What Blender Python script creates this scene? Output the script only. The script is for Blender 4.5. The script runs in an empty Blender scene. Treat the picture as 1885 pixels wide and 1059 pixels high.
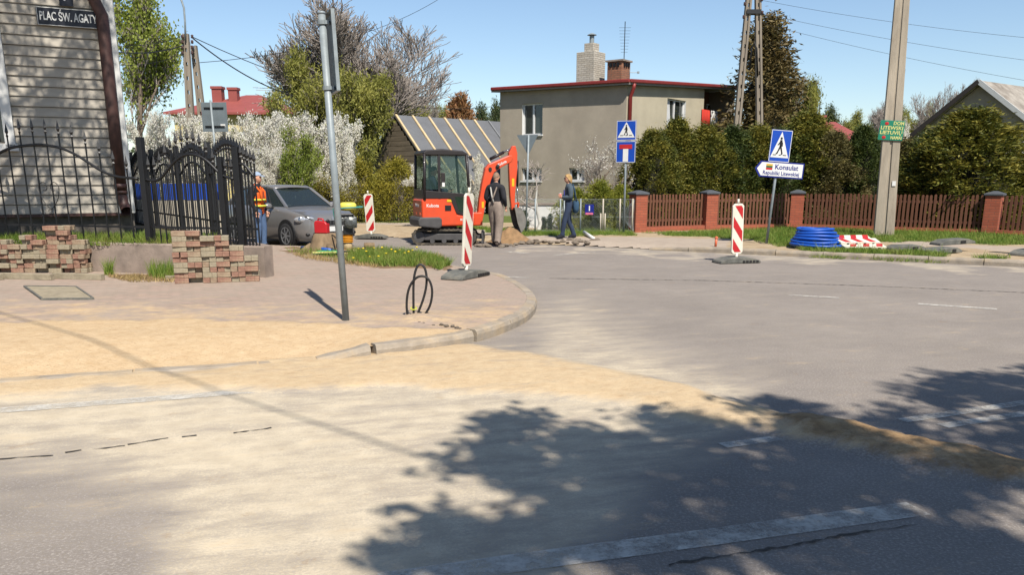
import bpy, bmesh, math, random
import numpy as np
from mathutils import Vector, Matrix
random.seed(7)
rng = np.random.default_rng(7)
R = math.radians
scene = bpy.context.scene
C = scene.collection

# ---------------------------------------------------------------- camera
F, CX, CY, EYE, YH = 1500.0, 942.5, 690.0, 1.65, 330.0
TH = math.atan((CY - YH) / F)
cT, sT = math.cos(TH), math.sin(TH)
cam_d = bpy.data.cameras.new("camera")
cam = bpy.data.objects.new("camera", cam_d)
C.objects.link(cam)
cam.location = (0, 0, EYE)
cam.rotation_euler = (math.pi / 2 - TH, 0, 0)
cam_d.sensor_width = 36.0
cam_d.lens = F * 36.0 / 1885.0
cam_d.shift_y = (CY - 529.5) / 1885.0
cam_d.clip_start = 0.05
cam_d.clip_end = 3000
scene.camera = cam

# ---------------------------------------------------------------- sky, sun, exposure
SUN_EL = R(51.0)
sun_h = Vector((0.36, -0.93)).normalized()          # horizontal direction towards the sun
world = bpy.data.worlds.new("World")
scene.world = world
world.use_nodes = True
wn = world.node_tree
for n in list(wn.nodes):
    wn.nodes.remove(n)
w_out = wn.nodes.new("ShaderNodeOutputWorld")
w_bg = wn.nodes.new("ShaderNodeBackground")
w_sky = wn.nodes.new("ShaderNodeTexSky")
w_sky.sky_type = 'NISHITA'
w_sky.sun_disc = False
w_sky.sun_elevation = SUN_EL
w_sky.sun_rotation = math.atan2(sun_h.x, sun_h.y)
w_sky.air_density = 1.0
w_sky.dust_density = 0.3
w_sky.ozone_density = 2.5
w_bg.inputs[1].default_value = 0.088
wn.links.new(w_sky.outputs[0], w_bg.inputs[0])
wn.links.new(w_bg.outputs[0], w_out.inputs[0])
sun_d = bpy.data.lights.new("sun", 'SUN')
sun_d.energy = 5.0
sun_d.angle = R(0.53)
sun_d.color = (1.0, 0.94, 0.845)
sun = bpy.data.objects.new("sun", sun_d)
C.objects.link(sun)
to_sun = Vector((sun_h.x * math.cos(SUN_EL), sun_h.y * math.cos(SUN_EL), math.sin(SUN_EL)))
sun.rotation_euler = to_sun.to_track_quat('Z', 'Y').to_euler()
sun.location = (6, -14, 20)
scene.view_settings.view_transform = 'Standard'
scene.view_settings.look = 'None'
scene.view_settings.exposure = 0.68
scene.view_settings.gamma = 1.0
scene.cycles.use_denoising = True
scene.cycles.max_bounces = 6
scene.cycles.transparent_max_bounces = 12
try:
    scene.cycles.denoising_input_passes = 'RGB_ALBEDO_NORMAL'
except Exception:
    pass

# ---------------------------------------------------------------- measuring helpers (photo survey -> metres)
def ray(u, v):
    a = (u - CX) / F
    b = (CY - v) / F
    return a, cT + b * sT, -sT + b * cT
def G(u, v, z=0.0):                       # the ground point (height z) surveyed at a photo pixel
    x, y, d = ray(u, v)
    t = (z - EYE) / d
    return (x * t, y * t)
def P(u, v, Y):                           # the point at distance Y
    x, y, d = ray(u, v)
    t = Y / y
    return Vector((x * t, Y, EYE + d * t))
def pix(x, y, z):                         # where a point was surveyed in the photo (arrays)
    zz = z - EYE
    dep = np.maximum(y * cT - zz * sT, 0.05)
    return CX + F * x / dep, CY - F * (y * sT + zz * cT) / dep

def S(r, g, b, k=1.65):                   # surface colour from an 8-bit colour seen in full sun
    def l(c):
        c /= 255.0
        return (c / 12.92 if c <= 0.04045 else ((c + 0.055) / 1.055) ** 2.4) / k
    return (min(l(r), .9), min(l(g), .9), min(l(b), .9), 1.0)

# ---------------------------------------------------------------- material helpers
def nd(nt, typ, ins=None, **props):
    n = nt.nodes.new(typ)
    for k, v in props.items():
        setattr(n, k, v)
    for k, v in (ins or {}).items():
        if isinstance(v, bpy.types.NodeSocket):
            nt.links.new(v, n.inputs[k])
        else:
            n.inputs[k].default_value = v
    return n
def new_mat(name):
    m = bpy.data.materials.new(name)
    m.use_nodes = True
    nt = m.node_tree
    b = nt.nodes["Principled BSDF"]
    return m, nt, b
def noise(nt, vec, scale, detail=4, rough=0.55):
    return nd(nt, "ShaderNodeTexNoise", {"Vector": vec, "Scale": scale, "Detail": detail, "Roughness": rough}).outputs[0]
def rampf(nt, fac, lo, hi):
    return nd(nt, "ShaderNodeMapRange", {"Value": fac, "From Min": lo, "From Max": hi}, clamp=True).outputs[0]
def mixc(nt, fac, a, b, blend='MIX'):
    n = nt.nodes.new("ShaderNodeMix")
    n.data_type = 'RGBA'
    n.blend_type = blend
    for k, v in ((0, fac), (6, a), (7, b)):
        if isinstance(v, bpy.types.NodeSocket):
            nt.links.new(v, n.inputs[k])
        else:
            n.inputs[k].default_value = v
    return n.outputs[2]
def mth(nt, op, a, b=0.0):
    return nd(nt, "ShaderNodeMath", {0: a, 1: b}, operation=op).outputs[0]
def wpos(nt, scale=(1, 1, 1), obj=False):
    if obj:
        src = nd(nt, "ShaderNodeTexCoord").outputs["Object"]
    else:
        src = nd(nt, "ShaderNodeNewGeometry").outputs["Position"]
    if scale == (1, 1, 1):
        return src
    return nd(nt, "ShaderNodeMapping", {"Vector": src, "Scale": scale}).outputs[0]
def bump(nt, b, h, strength=0.4, dist=0.01):
    bn = nd(nt, "ShaderNodeBump", {"Height": h, "Strength": strength, "Distance": dist})
    nt.links.new(bn.outputs[0], b.inputs["Normal"])
def dk(c, f):
    return (c[0] * f, c[1] * f, c[2] * f, 1.0)

def simple(name, col, rough=0.7, var=0.25, scale=6.0, metal=0.0, bmp=0.15, bscale=60, col2=None, obj=True, spec=0.4, coat=0.0, stretch=(1, 1, 1), dirt=None):
    m, nt, b = new_mat(name)
    p = wpos(nt, stretch, obj=obj)
    n1 = noise(nt, p, scale, 6, 0.6)
    c = mixc(nt, rampf(nt, n1, 0.3, 0.7), dk(col, 1 - var), col2 or dk(col, 1 + var * 0.5))
    n2 = noise(nt, p, bscale, 3)
    c = mixc(nt, mth(nt, 'MULTIPLY', rampf(nt, n2, 0.45, 0.75), 0.5 * min(1, var * 2)), c, dk(col, 0.75))
    if dirt:
        n3 = noise(nt, p, scale * 0.6, 8, 0.7)
        c = mixc(nt, mth(nt, 'MULTIPLY', rampf(nt, n3, 0.48, 0.68), 0.7), c, dirt)
    nt.links.new(c, b.inputs["Base Color"])
    b.inputs["Roughness"].default_value = rough
    b.inputs["Metallic"].default_value = metal
    b.inputs["Specular IOR Level"].default_value = spec
    if coat:
        b.inputs["Coat Weight"].default_value = coat
        b.inputs["Coat Roughness"].default_value = 0.06
    if bmp:
        bump(nt, b, n2, bmp, 0.01)
    return m

def leafmat(name, cols, trans=0.35, rough=0.6, nscale=2.2):
    m, nt, b = new_mat(name)
    g = nd(nt, "ShaderNodeNewGeometry")
    cr = nt.nodes.new("ShaderNodeValToRGB")
    el = cr.color_ramp.elements
    while len(el) < len(cols):
        el.new(0.5)
    for i, c in enumerate(cols):
        el[i].position = i / max(1, len(cols) - 1)
        el[i].color = (min(.85, c[0] * 1.35), min(.85, c[1] * 1.35), min(.85, c[2] * 1.35), 1)
    n1 = noise(nt, g.outputs["Position"], nscale, 4)
    f = mth(nt, 'ADD', mth(nt, 'MULTIPLY', g.outputs["Random Per Island"], 0.42), mth(nt, 'MULTIPLY', rampf(nt, n1, 0.32, 0.68), 0.6))
    nt.links.new(f, cr.inputs[0])
    nt.links.new(cr.outputs[0], b.inputs["Base Color"])
    b.inputs["Roughness"].default_value = rough
    b.inputs["Specular IOR Level"].default_value = 0.25
    if trans:
        tr = nd(nt, "ShaderNodeBsdfTranslucent", {"Color": cr.outputs[0]})
        mx = nd(nt, "ShaderNodeMixShader", {0: trans, 1: b.outputs[0], 2: tr.outputs[0]})
        nt.links.new(mx.outputs[0], nt.nodes["Material Output"].inputs[0])
    return m

def glassmat(name, tint=(0.02, 0.03, 0.03, 1), alpha=0.5, rough=0.03):
    m, nt, b = new_mat(name)
    b.inputs["Base Color"].default_value = tint
    b.inputs["Roughness"].default_value = rough
    b.inputs["Specular IOR Level"].default_value = 0.8
    tp = nd(nt, "ShaderNodeBsdfTransparent", {"Color": (0.75, 0.85, 0.8, 1)})
    mx = nd(nt, "ShaderNodeMixShader", {0: 1 - alpha, 1: b.outputs[0], 2: tp.outputs[0]})
    nt.links.new(mx.outputs[0], nt.nodes["Material Output"].inputs[0])
    return m

# ---------------------------------------------------------------- mesh helpers
class MB:
    def __init__(s):
        s.v, s.f, s.m, s.mi = [], [], [], 0
    def add(s, vs, fs):
        o = len(s.v)
        s.v += [tuple(q) for q in vs]
        s.f += [tuple(i + o for i in f) for f in fs]
        s.m += [s.mi] * len(fs)
        return s
    def box(s, c, size, rot=None, taper=1.0):
        hx, hy, hz = size[0] / 2, size[1] / 2, size[2] / 2
        vs = []
        for z, k in ((-hz, 1.0), (hz, taper)):
            for x, y in ((-hx, -hy), (hx, -hy), (hx, hy), (-hx, hy)):
                q = Vector((x * k, y * k, z))
                if rot is not None:
                    q = rot @ q
                vs.append(q + Vector(c))
        return s.add(vs, [(3, 2, 1, 0), (4, 5, 6, 7), (0, 1, 5, 4), (1, 2, 6, 5), (2, 3, 7, 6), (3, 0, 4, 7)])
    def beam(s, p0, p1, w, h, up=(0, 0, 1), w1=None, h1=None):
        p0, p1 = Vector(p0), Vector(p1)
        d = (p1 - p0).normalized()
        up = Vector(up)
        sd = d.cross(up)
        if sd.length < 1e-4:
            sd = d.cross(Vector((0, 1, 0)))
        sd.normalize()
        u2 = sd.cross(d).normalized()
        w1 = w if w1 is None else w1
        h1 = h if h1 is None else h1
        vs = []
        for p, a, b in ((p0, w / 2, h / 2), (p1, w1 / 2, h1 / 2)):
            vs += [p - sd * a - u2 * b, p + sd * a - u2 * b, p + sd * a + u2 * b, p - sd * a + u2 * b]
        return s.add(vs, [(3, 2, 1, 0), (4, 5, 6, 7), (0, 1, 5, 4), (1, 2, 6, 5), (2, 3, 7, 6), (3, 0, 4, 7)])
    def tube(s, pts, r, n=8, caps=True, closed=False):
        pts = [Vector(p) for p in pts]
        if not isinstance(r, (list, tuple)):
            r = [r] * len(pts)
        vs, fs = [], []
        prev = None
        N = len(pts)
        for i, p in enumerate(pts):
            if closed:
                d = pts[(i + 1) % N] - pts[i - 1]
            else:
                d = pts[min(i + 1, N - 1)] - pts[max(i - 1, 0)]
            if d.length < 1e-6:
                d = Vector((0, 0, 1))
            d.normalize()
            if prev is None:
                a = d.orthogonal().normalized()
            else:
                a = prev - d * prev.dot(d)
                if a.length < 1e-5:
                    a = d.orthogonal()
                a.normalize()
            prev = a
            b = d.cross(a)
            for k in range(n):
                t = 2 * math.pi * k / n
                vs.append(p + (a * math.cos(t) + b * math.sin(t)) * r[i])
        for i in range(N if closed else N - 1):
            j = (i + 1) % N
            for k in range(n):
                k2 = (k + 1) % n
                fs.append((i * n + k, i * n + k2, j * n + k2, j * n + k))
        if caps and not closed:
            fs.append(tuple(range(n - 1, -1, -1)))
            fs.append(tuple((N - 1) * n + k for k in range(n)))
        return s.add(vs, fs)
    def prism(s, poly, o, ux, uy, dv):
        o, ux, uy, dv = Vector(o), Vector(ux), Vector(uy), Vector(dv)
        n = len(poly)
        b0 = [o + ux * a + uy * b for a, b in poly]
        vs = b0 + [q + dv for q in b0]
        fs = [tuple(range(n - 1, -1, -1)), tuple(range(n, 2 * n))]
        for i in range(n):
            j = (i + 1) % n
            fs.append((i, j, n + j, n + i))
        return s.add(vs, fs)
    def lathe(s, prof, c=(0, 0, 0), n=16, rot=None):
        vs, fs = [], []
        c = Vector(c)
        for r_, z in prof:
            for k in range(n):
                t = 2 * math.pi * k / n
                q = Vector((r_ * math.cos(t), r_ * math.sin(t), z))
                if rot is not None:
                    q = rot @ q
                vs.append(q + c)
        for i in range(len(prof) - 1):
            for k in range(n):
                k2 = (k + 1) % n
                fs.append((i * n + k, i * n + k2, (i + 1) * n + k2, (i + 1) * n + k))
        fs.append(tuple(range(n - 1, -1, -1)))
        fs.append(tuple((len(prof) - 1) * n + k for k in range(n)))
        return s.add(vs, fs)
    def ball(s, c, r, nu=12, nv=8, rot=None, fn=None):
        if not isinstance(r, (tuple, list)):
            r = (r, r, r)
        vs, fs = [], []
        c = Vector(c)
        for i in range(nv + 1):
            ph = math.pi * i / nv
            for k in range(nu):
                t = 2 * math.pi * k / nu
                q = Vector((math.sin(ph) * math.cos(t), math.sin(ph) * math.sin(t), math.cos(ph)))
                if fn:
                    q = fn(q)
                q = Vector((q.x * r[0], q.y * r[1], q.z * r[2]))
                if rot is not None:
                    q = rot @ q
                vs.append(q + c)
        for i in range(nv):
            for k in range(nu):
                k2 = (k + 1) % nu
                fs.append((i * nu + k, (i + 1) * nu + k, (i + 1) * nu + k2, i * nu + k2))
        return s.add(vs, fs)
    def mesh(s, name, mats, smooth=False):
        me = bpy.data.meshes.new(name)
        me.from_pydata(s.v, [], s.f)
        for m in (mats if isinstance(mats, (list, tuple)) else [mats]):
            me.materials.append(m)
        if isinstance(mats, (list, tuple)) and len(mats) > 1:
            me.polygons.foreach_set("material_index", s.m)
        bm = bmesh.new()
        bm.from_mesh(me)
        bmesh.ops.recalc_face_normals(bm, faces=bm.faces)
        bm.to_mesh(me)
        bm.free()
        if smooth:
            me.polygons.foreach_set("use_smooth", [True] * len(me.polygons))
        me.update()
        return me
    def build(s, name, mats, parent=None, smooth=False, bevel=0.0, seg=2):
        return put(name, s.mesh(name, mats, smooth), parent, bevel, seg)

def put(name, me, parent=None, bevel=0.0, seg=2, loc=None, rz=None):
    o = bpy.data.objects.new(name, me)
    C.objects.link(o)
    if parent is not None:
        o.parent = parent
    if loc is not None:
        o.location = loc
    if rz is not None:
        o.rotation_euler = (0, 0, rz)
    if bevel:
        b = o.modifiers.new("edge", 'BEVEL')
        b.width = bevel
        b.segments = seg
        b.limit_method = 'ANGLE'
        b.angle_limit = R(40)
    return o
def np_mesh(name, v, f, mat, smooth=False, attrs=None):
    me = bpy.data.meshes.new(name)
    v = np.asarray(v, dtype=np.float32)
    f = np.asarray(f, dtype=np.int32)
    k = f.shape[1]
    me.vertices.add(len(v))
    me.vertices.foreach_set("co", v.ravel())
    me.loops.add(f.size)
    me.loops.foreach_set("vertex_index", f.ravel())
    me.polygons.add(len(f))
    me.polygons.foreach_set("loop_start", np.arange(0, f.size, k, dtype=np.int32))
    me.polygons.foreach_set("loop_total", np.full(len(f), k, dtype=np.int32))
    if smooth:
        me.polygons.foreach_set("use_smooth", np.ones(len(f), dtype=bool))
    for an, av in (attrs or {}).items():
        a = me.attributes.new(an, 'FLOAT', 'POINT')
        a.data.foreach_set("value", np.asarray(av, dtype=np.float32))
    me.materials.append(mat)
    me.update(calc_edges=True)
    return me
def thing(name, label, cat, loc=(0, 0, 0), rz=0.0, group=None):
    o = bpy.data.objects.new(name, None)
    C.objects.link(o)
    o.empty_display_size = 0.2
    o.location = loc
    o.rotation_euler = (0, 0, rz)
    return tag(o, label, cat, group)
def tag(o, label, cat, group=None):
    o["label"] = label
    o["category"] = cat
    if group:
        o["group"] = group
    return o
def struct(o, kind='structure', label=None):
    o["kind"] = kind
    if label:
        o["label"] = label
    return o
def copy_tree(o, parent=None):
    c = o.copy()
    C.objects.link(c)
    c.parent = parent
    for ch in list(o.children):
        copy_tree(ch, c)
    return c

def text_part(name, s, size, mat, parent, loc, rot=(math.pi / 2, 0, 0), align='CENTER', sx=1.0, bold=0.0, fit=None):
    cu = bpy.data.curves.new("text", 'FONT')
    cu.body = s
    cu.size = size
    cu.align_x = align
    cu.align_y = 'CENTER'
    cu.offset = bold
    cu.extrude = 0.0015
    cu.resolution_u = 3
    to = bpy.data.objects.new("text", cu)
    C.objects.link(to)
    bpy.context.view_layer.update()
    me = bpy.data.meshes.new_from_object(to.evaluated_get(bpy.context.evaluated_depsgraph_get()))
    bpy.data.objects.remove(to)
    bpy.data.curves.remove(cu)
    me.name = name
    me.materials.clear()
    me.materials.append(mat)
    o = put(name, me, parent)
    o.location = loc
    o.rotation_euler = rot
    if fit:
        xs_ = [v.co.x for v in me.vertices]
        sx = fit / (max(xs_) - min(xs_))
    o.scale = (sx, 1, 1)
    return o

# ---------------------------------------------------------------- numpy noise and polygon masks
def vnoise(x, y, scale, seed=0):
    def h(i, j):
        n = np.sin(i * 127.1 + j * 311.7 + seed * 74.7) * 43758.5453
        return n - np.floor(n)
    x = x * scale
    y = y * scale
    i, j = np.floor(x), np.floor(y)
    fx, fy = x - i, y - j
    fx = fx * fx * (3 - 2 * fx)
    fy = fy * fy * (3 - 2 * fy)
    a = h(i, j) * (1 - fx) + h(i + 1, j) * fx
    b = h(i, j + 1) * (1 - fx) + h(i + 1, j + 1) * fx
    return a * (1 - fy) + b * fy
def fbm(x, y, scale, seed=0, o=4):
    t = 0
    a = 0.5
    for k in range(o):
        t = t + a * vnoise(x, y, scale * 2 ** k, seed + k * 13)
        a *= 0.5
    return t / (1 - 0.5 ** o)
def sdist(x, y, poly):                    # signed distance, positive inside
    poly = np.asarray(poly, float)
    d = np.full(x.shape, 1e9)
    ins = np.zeros(x.shape, bool)
    n = len(poly)
    for i in range(n):
        ax, ay = poly[i]
        bx, by = poly[(i + 1) % n]
        ex, ey = bx - ax, by - ay
        t = np.clip(((x - ax) * ex + (y - ay) * ey) / (ex * ex + ey * ey + 1e-12), 0, 1)
        d = np.minimum(d, np.hypot(x - ax - t * ex, y - ay - t * ey))
        c = ((ay > y) != (by > y)) & (x < (bx - ax) * (y - ay) / (by - ay + 1e-12) + ax)
        ins ^= c
    return np.where(ins, d, -d)
def smooth01(t):
    t = np.clip(t, 0, 1)
    return t * t * (3 - 2 * t)
def mask(x, y, poly, soft):
    return smooth01(sdist(x, y, poly) / (2 * soft) + 0.5)
def grid_mesh(xs, ys):
    X, Y = np.meshgrid(xs, ys)
    n, m = X.shape
    idx = np.arange(n * m).reshape(n, m)
    f = np.stack([idx[:-1, :-1], idx[:-1, 1:], idx[1:, 1:], idx[1:, :-1]], -1).reshape(-1, 4)
    return X.ravel(), Y.ravel(), f
def keep_faces(v, f, ok, attrs):
    f = f[ok]
    used = np.unique(f)
    mp = np.full(len(v), -1)
    mp[used] = np.arange(len(used))
    return v[used], mp[f], {k: a[used] for k, a in attrs.items()}
# ---------------------------------------------------------------- materials
def road_material():
    m, nt, b = new_mat("old asphalt with dust")
    p = wpos(nt)
    big = noise(nt, p, 0.7, 5, 0.6)
    mid = noise(nt, p, 5.0, 5, 0.65)
    fine = noise(nt, p, 60.0, 3, 0.75)
    streak = noise(nt, nd(nt, "ShaderNodeMapping", {"Vector": nd(nt, "ShaderNodeMapping", {"Vector": p, "Rotation": (0, 0, R(-17))}).outputs[0], "Scale": (0.7, 2.1, 1)}).outputs[0], 2.0, 9, 0.72)
    c = mixc(nt, rampf(nt, big, 0.3, 0.7), S(148, 139, 132), S(168, 158, 149))
    c = mixc(nt, mth(nt, 'MULTIPLY', rampf(nt, mid, 0.4, 0.75), 0.35), c, S(124, 116, 109))
    c = mixc(nt, mth(nt, 'MULTIPLY', rampf(nt, fine, 0.50, 0.62), 0.6), c, S(98, 91, 86))
    c = mixc(nt, mth(nt, 'MULTIPLY', rampf(nt, fine, 0.46, 0.36), 0.5), c, S(205, 196, 184))
    dust = nd(nt, "ShaderNodeAttribute", attribute_name="dust").outputs["Fac"]
    sand = nd(nt, "ShaderNodeAttribute", attribute_name="sand").outputs["Fac"]
    f = mth(nt, 'ADD', dust, mth(nt, 'MULTIPLY', mth(nt, 'SUBTRACT', streak, 0.5), mth(nt, 'MULTIPLY', rampf(nt, dust, 0.0, 0.5), 1.9)))
    f = mth(nt, 'ADD', f, mth(nt, 'MULTIPLY', mth(nt, 'SUBTRACT', fine, 0.5), 1.5))
    dc = mixc(nt, rampf(nt, mid, 0.35, 0.65), S(214, 198, 172), S(236, 220, 192))
    c = mixc(nt, mth(nt, 'MULTIPLY', rampf(nt, f, 0.1, 0.85), 0.92), c, dc)
    g = mth(nt, 'ADD', sand, mth(nt, 'MULTIPLY', mth(nt, 'SUBTRACT', streak, 0.5), 2.2))
    g = mth(nt, 'ADD', g, mth(nt, 'MULTIPLY', mth(nt, 'SUBTRACT', mid, 0.5), 0.5))
    sc = mixc(nt, rampf(nt, noise(nt, p, 9, 5, 0.7), 0.3, 0.7), S(216, 186, 146), S(234, 208, 168))
    sc = mixc(nt, mth(nt, 'MULTIPLY', rampf(nt, noise(nt, p, 60, 3, 0.7), 0.58, 0.7), 0.5), sc, S(165, 132, 92))
    c = mixc(nt, mth(nt, 'MULTIPLY', rampf(nt, g, 0.2, 0.95), 0.92), c, sc)
    soil = nd(nt, "ShaderNodeAttribute", attribute_name="soil").outputs["Fac"]
    h = mth(nt, 'ADD', soil, mth(nt, 'MULTIPLY', mth(nt, 'SUBTRACT', noise(nt, p, 4, 8, 0.75), 0.5), 3.0))
    c = mixc(nt, mth(nt, 'MULTIPLY', rampf(nt, h, 0.3, 0.95), 0.8), c, mixc(nt, rampf(nt, noise(nt, p, 14, 5, 0.7), 0.35, 0.65), S(134, 102, 66), S(186, 150, 104)))
    nt.links.new(c, b.inputs["Base Color"])
    b.inputs["Roughness"].default_value = 0.9
    b.inputs["Specular IOR Level"].default_value = 0.2
    lump = mth(nt, 'MULTIPLY', noise(nt, p, 11, 6, 0.75), mth(nt, 'MULTIPLY', rampf(nt, sand, 0.2, 0.8), 5.0))
    bump(nt, b, mth(nt, 'ADD', mth(nt, 'ADD', fine, lump), mth(nt, 'MULTIPLY', mid, 0.8)), 0.6, 0.008)
    return m
def paving_material():
    m, nt, b = new_mat("worn block paving")
    p = wpos(nt)
    big = noise(nt, p, 0.9, 5, 0.6)
    mid = noise(nt, p, 6.0, 5, 0.65)
    fine = noise(nt, p, 80.0, 2, 0.7)
    rot = nd(nt, "ShaderNodeMapping", {"Vector": p, "Rotation": (0, 0, R(23))}).outputs[0]
    bk = nd(nt, "ShaderNodeTexBrick", {"Vector": rot, "Color1": S(176, 158, 142), "Color2": S(192, 166, 150), "Mortar": S(150, 136, 120),
            "Scale": 1.0, "Mortar Size": 0.006, "Brick Width": 0.2, "Row Height": 0.1, "Mortar Smooth": 0.6})
    c = mixc(nt, mth(nt, 'MULTIPLY', rampf(nt, big, 0.3, 0.7), 0.75), bk.outputs[0], S(186, 170, 154))
    c = mixc(nt, mth(nt, 'MULTIPLY', rampf(nt, mid, 0.45, 0.8), 0.4), c, S(150, 134, 120))
    sand = nd(nt, "ShaderNodeAttribute", attribute_name="sand").outputs["Fac"]
    streak = noise(nt, wpos(nt, (1.0, 1.5, 1)), 2.0, 8, 0.68)
    g = mth(nt, 'ADD', sand, mth(nt, 'MULTIPLY', mth(nt, 'SUBTRACT', streak, 0.5), 1.7))
    g = mth(nt, 'ADD', g, mth(nt, 'MULTIPLY', mth(nt, 'SUBTRACT', mid, 0.5), 0.7))
    sc = mixc(nt, rampf(nt, noise(nt, p, 7, 5, 0.7), 0.3, 0.7), S(214, 182, 140), S(234, 206, 166))
    sc = mixc(nt, mth(nt, 'MULTIPLY', rampf(nt, noise(nt, p, 45, 3, 0.7), 0.57, 0.7), 0.6), sc, S(158, 122, 82))
    c = mixc(nt, mth(nt, 'MULTIPLY', rampf(nt, g, 0.25, 0.75), 0.96), c, sc)
    soil = nd(nt, "ShaderNodeAttribute", attribute_name="soil").outputs["Fac"]
    h = mth(nt, 'ADD', soil, mth(nt, 'MULTIPLY', mth(nt, 'SUBTRACT', mid, 0.5), 0.9))
    c = mixc(nt, mth(nt, 'MULTIPLY', rampf(nt, h, 0.4, 0.75), 0.95), c, S(138, 112, 82))
    nt.links.new(c, b.inputs["Base Color"])
    b.inputs["Roughness"].default_value = 0.9
    b.inputs["Specular IOR Level"].default_value = 0.2
    hh = mth(nt, 'ADD', mth(nt, 'MULTIPLY', bk.outputs["Fac"], -0.6), mth(nt, 'ADD', mid, mth(nt, 'MULTIPLY', fine, 0.5)))
    lump = mth(nt, 'MULTIPLY', noise(nt, p, 10, 6, 0.75), mth(nt, 'MULTIPLY', rampf(nt, sand, 0.4, 0.9), 4.0))
    bump(nt, b, mth(nt, 'ADD', hh, lump), 0.55, 0.01)
    return m
def verge_material():
    m, nt, b = new_mat("sandy verge")
    p = wpos(nt)
    mid = noise(nt, p, 3.0, 6, 0.65)
    fine = noise(nt, p, 30.0, 4, 0.7)
    c = mixc(nt, rampf(nt, mid, 0.3, 0.7), S(176, 152, 122), S(206, 186, 154))
    pv = nd(nt, "ShaderNodeAttribute", attribute_name="pave").outputs["Fac"]
    c = mixc(nt, rampf(nt, mth(nt, 'ADD', pv, mth(nt, 'MULTIPLY', mth(nt, 'SUBTRACT', mid, 0.5), 0.7)), 0.35, 0.65), c, mixc(nt, rampf(nt, mid, 0.3, 0.7), S(182, 166, 150), S(200, 184, 166)))
    gr = nd(nt, "ShaderNodeAttribute", attribute_name="grass").outputs["Fac"]
    c = mixc(nt, rampf(nt, mth(nt, 'ADD', gr, mth(nt, 'MULTIPLY', mth(nt, 'SUBTRACT', fine, 0.5), 0.8)), 0.35, 0.7), c, mixc(nt, rampf(nt, fine, 0.3, 0.7), S(80, 104, 44), S(122, 130, 70)))
    c = mixc(nt, mth(nt, 'MULTIPLY', rampf(nt, fine, 0.5, 0.75), 0.4), c, S(130, 110, 84))
    nt.links.new(c, b.inputs["Base Color"])
    b.inputs["Roughness"].default_value = 0.95
    b.inputs["Specular IOR Level"].default_value = 0.15
    bump(nt, b, fine, 0.6, 0.02)
    return m
M = {}
M['road'] = road_material()
M['paving'] = paving_material()
M['verge'] = verge_material()
M['kerb'] = simple("kerb concrete", S(178, 165, 148), 0.9, 0.3, 4, bmp=0.5, bscale=45, obj=False, dirt=S(204, 178, 140))
M['concrete'] = simple("rough concrete", S(170, 152, 138), 0.92, 0.35, 3, bmp=0.6, bscale=50, dirt=S(120, 108, 98))
M['pole_concrete'] = simple("pole concrete", S(196, 183, 163), 0.9, 0.3, 2.5, bmp=0.5, bscale=30, dirt=S(140, 126, 110), stretch=(1, 1, 0.2))
M['field'] = simple("field grass", S(104, 112, 62), 0.95, 0.4, 0.4, bmp=0.5, bscale=6, obj=False, col2=S(140, 132, 90))
M['yard'] = simple("yard soil", S(96, 106, 58), 0.95, 0.4, 2.5, bmp=0.5, bscale=30, obj=False, col2=S(128, 116, 84))
M['paint'] = simple("worn white paint", S(232, 226, 214), 0.8, 0.2, 8, obj=False, bmp=0.1)
M['crack'] = simple("crack filler", S(84, 76, 68), 0.9, 0.3, 8, obj=False, bmp=0)
# paint worn through to the road in places
_nt = M['paint'].node_tree
_b = _nt.nodes["Principled BSDF"]
_p = wpos(_nt)
_w = mth(_nt, 'ADD', noise(_nt, _p, 5, 5, 0.7), mth(_nt, 'MULTIPLY', noise(_nt, _p, 50, 3, 0.7), 0.35))
_tp = nd(_nt, "ShaderNodeBsdfTransparent")
_mx = nd(_nt, "ShaderNodeMixShader", {0: mth(_nt, 'MULTIPLY', mth(_nt, 'ADD', rampf(_nt, _w, 0.56, 0.9), 0.16), 0.9), 1: _b.outputs[0], 2: _tp.outputs[0]})
_nt.links.new(_mx.outputs[0], _nt.nodes["Material Output"].inputs[0])

# ---------------------------------------------------------------- ground, road
mb = MB()
mb.add([(-1500, -1500, -0.12), (1500, -1500, -0.12), (1500, 1500, -0.12), (-1500, 1500, -0.12)], [(0, 1, 2, 3)])
struct(mb.build("ground", M['field']))

xs = np.sign(np.linspace(-1, 1, 420)) * np.abs(np.linspace(-1, 1, 420)) ** 1.5 * 22
ys = np.concatenate([np.arange(-9, 2, 0.5), np.arange(2, 10, 0.05), np.arange(10, 27, 0.12)])
X, Y, f = grid_mesh(xs, ys)
U, V = pix(X, Y, np.zeros_like(X))
n1 = fbm(X, Y, 1.2, 3)
Un, Vn = U + (n1 - 0.5) * 60, V + (fbm(X, Y, 1.1, 9) - 0.5) * 40
dust = np.full(X.shape, 0.06)
dust += 0.62 * mask(Un, Vn, [(-900, 715), (560, 680), (900, 650), (1150, 690), (1400, 770), (1200, 860), (960, 1200), (280, 1200), (330, 930), (150, 840), (-900, 800)], 75)
dust += 0.10 * mask(Un, Vn, [(-900, 740), (500, 720), (560, 900), (250, 1010), (-900, 1010)], 60)
dust += 0.05 * mask(Un, Vn, [(1000, 500), (1900, 560), (1900, 700), (1250, 690), (1000, 620)], 60)
dust += 0.28 * mask(Un, Vn, [(980, 575), (1060, 560), (1230, 640), (1420, 700), (1380, 760), (1000, 680)], 40)
dust += 0.35 * mask(Un, Vn, [(950, 452), (1165, 462), (1900, 489), (1900, 498), (1165, 468), (950, 458)], 3)
dust[(V < 0) | (Y < 2.2)] = 0.3
sand = mask(Un, Vn + (n1 - 0.5) * 10, [(560, 668), (872, 634), (960, 640), (1130, 678), (1290, 722), (1450, 766), (1620, 800), (1950, 872), (1950, 905), (1600, 840),
            (1420, 800), (1220, 758), (900, 722), (600, 712), (0, 738), (-900, 770), (-900, 735), (300, 690)], 11)
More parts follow.
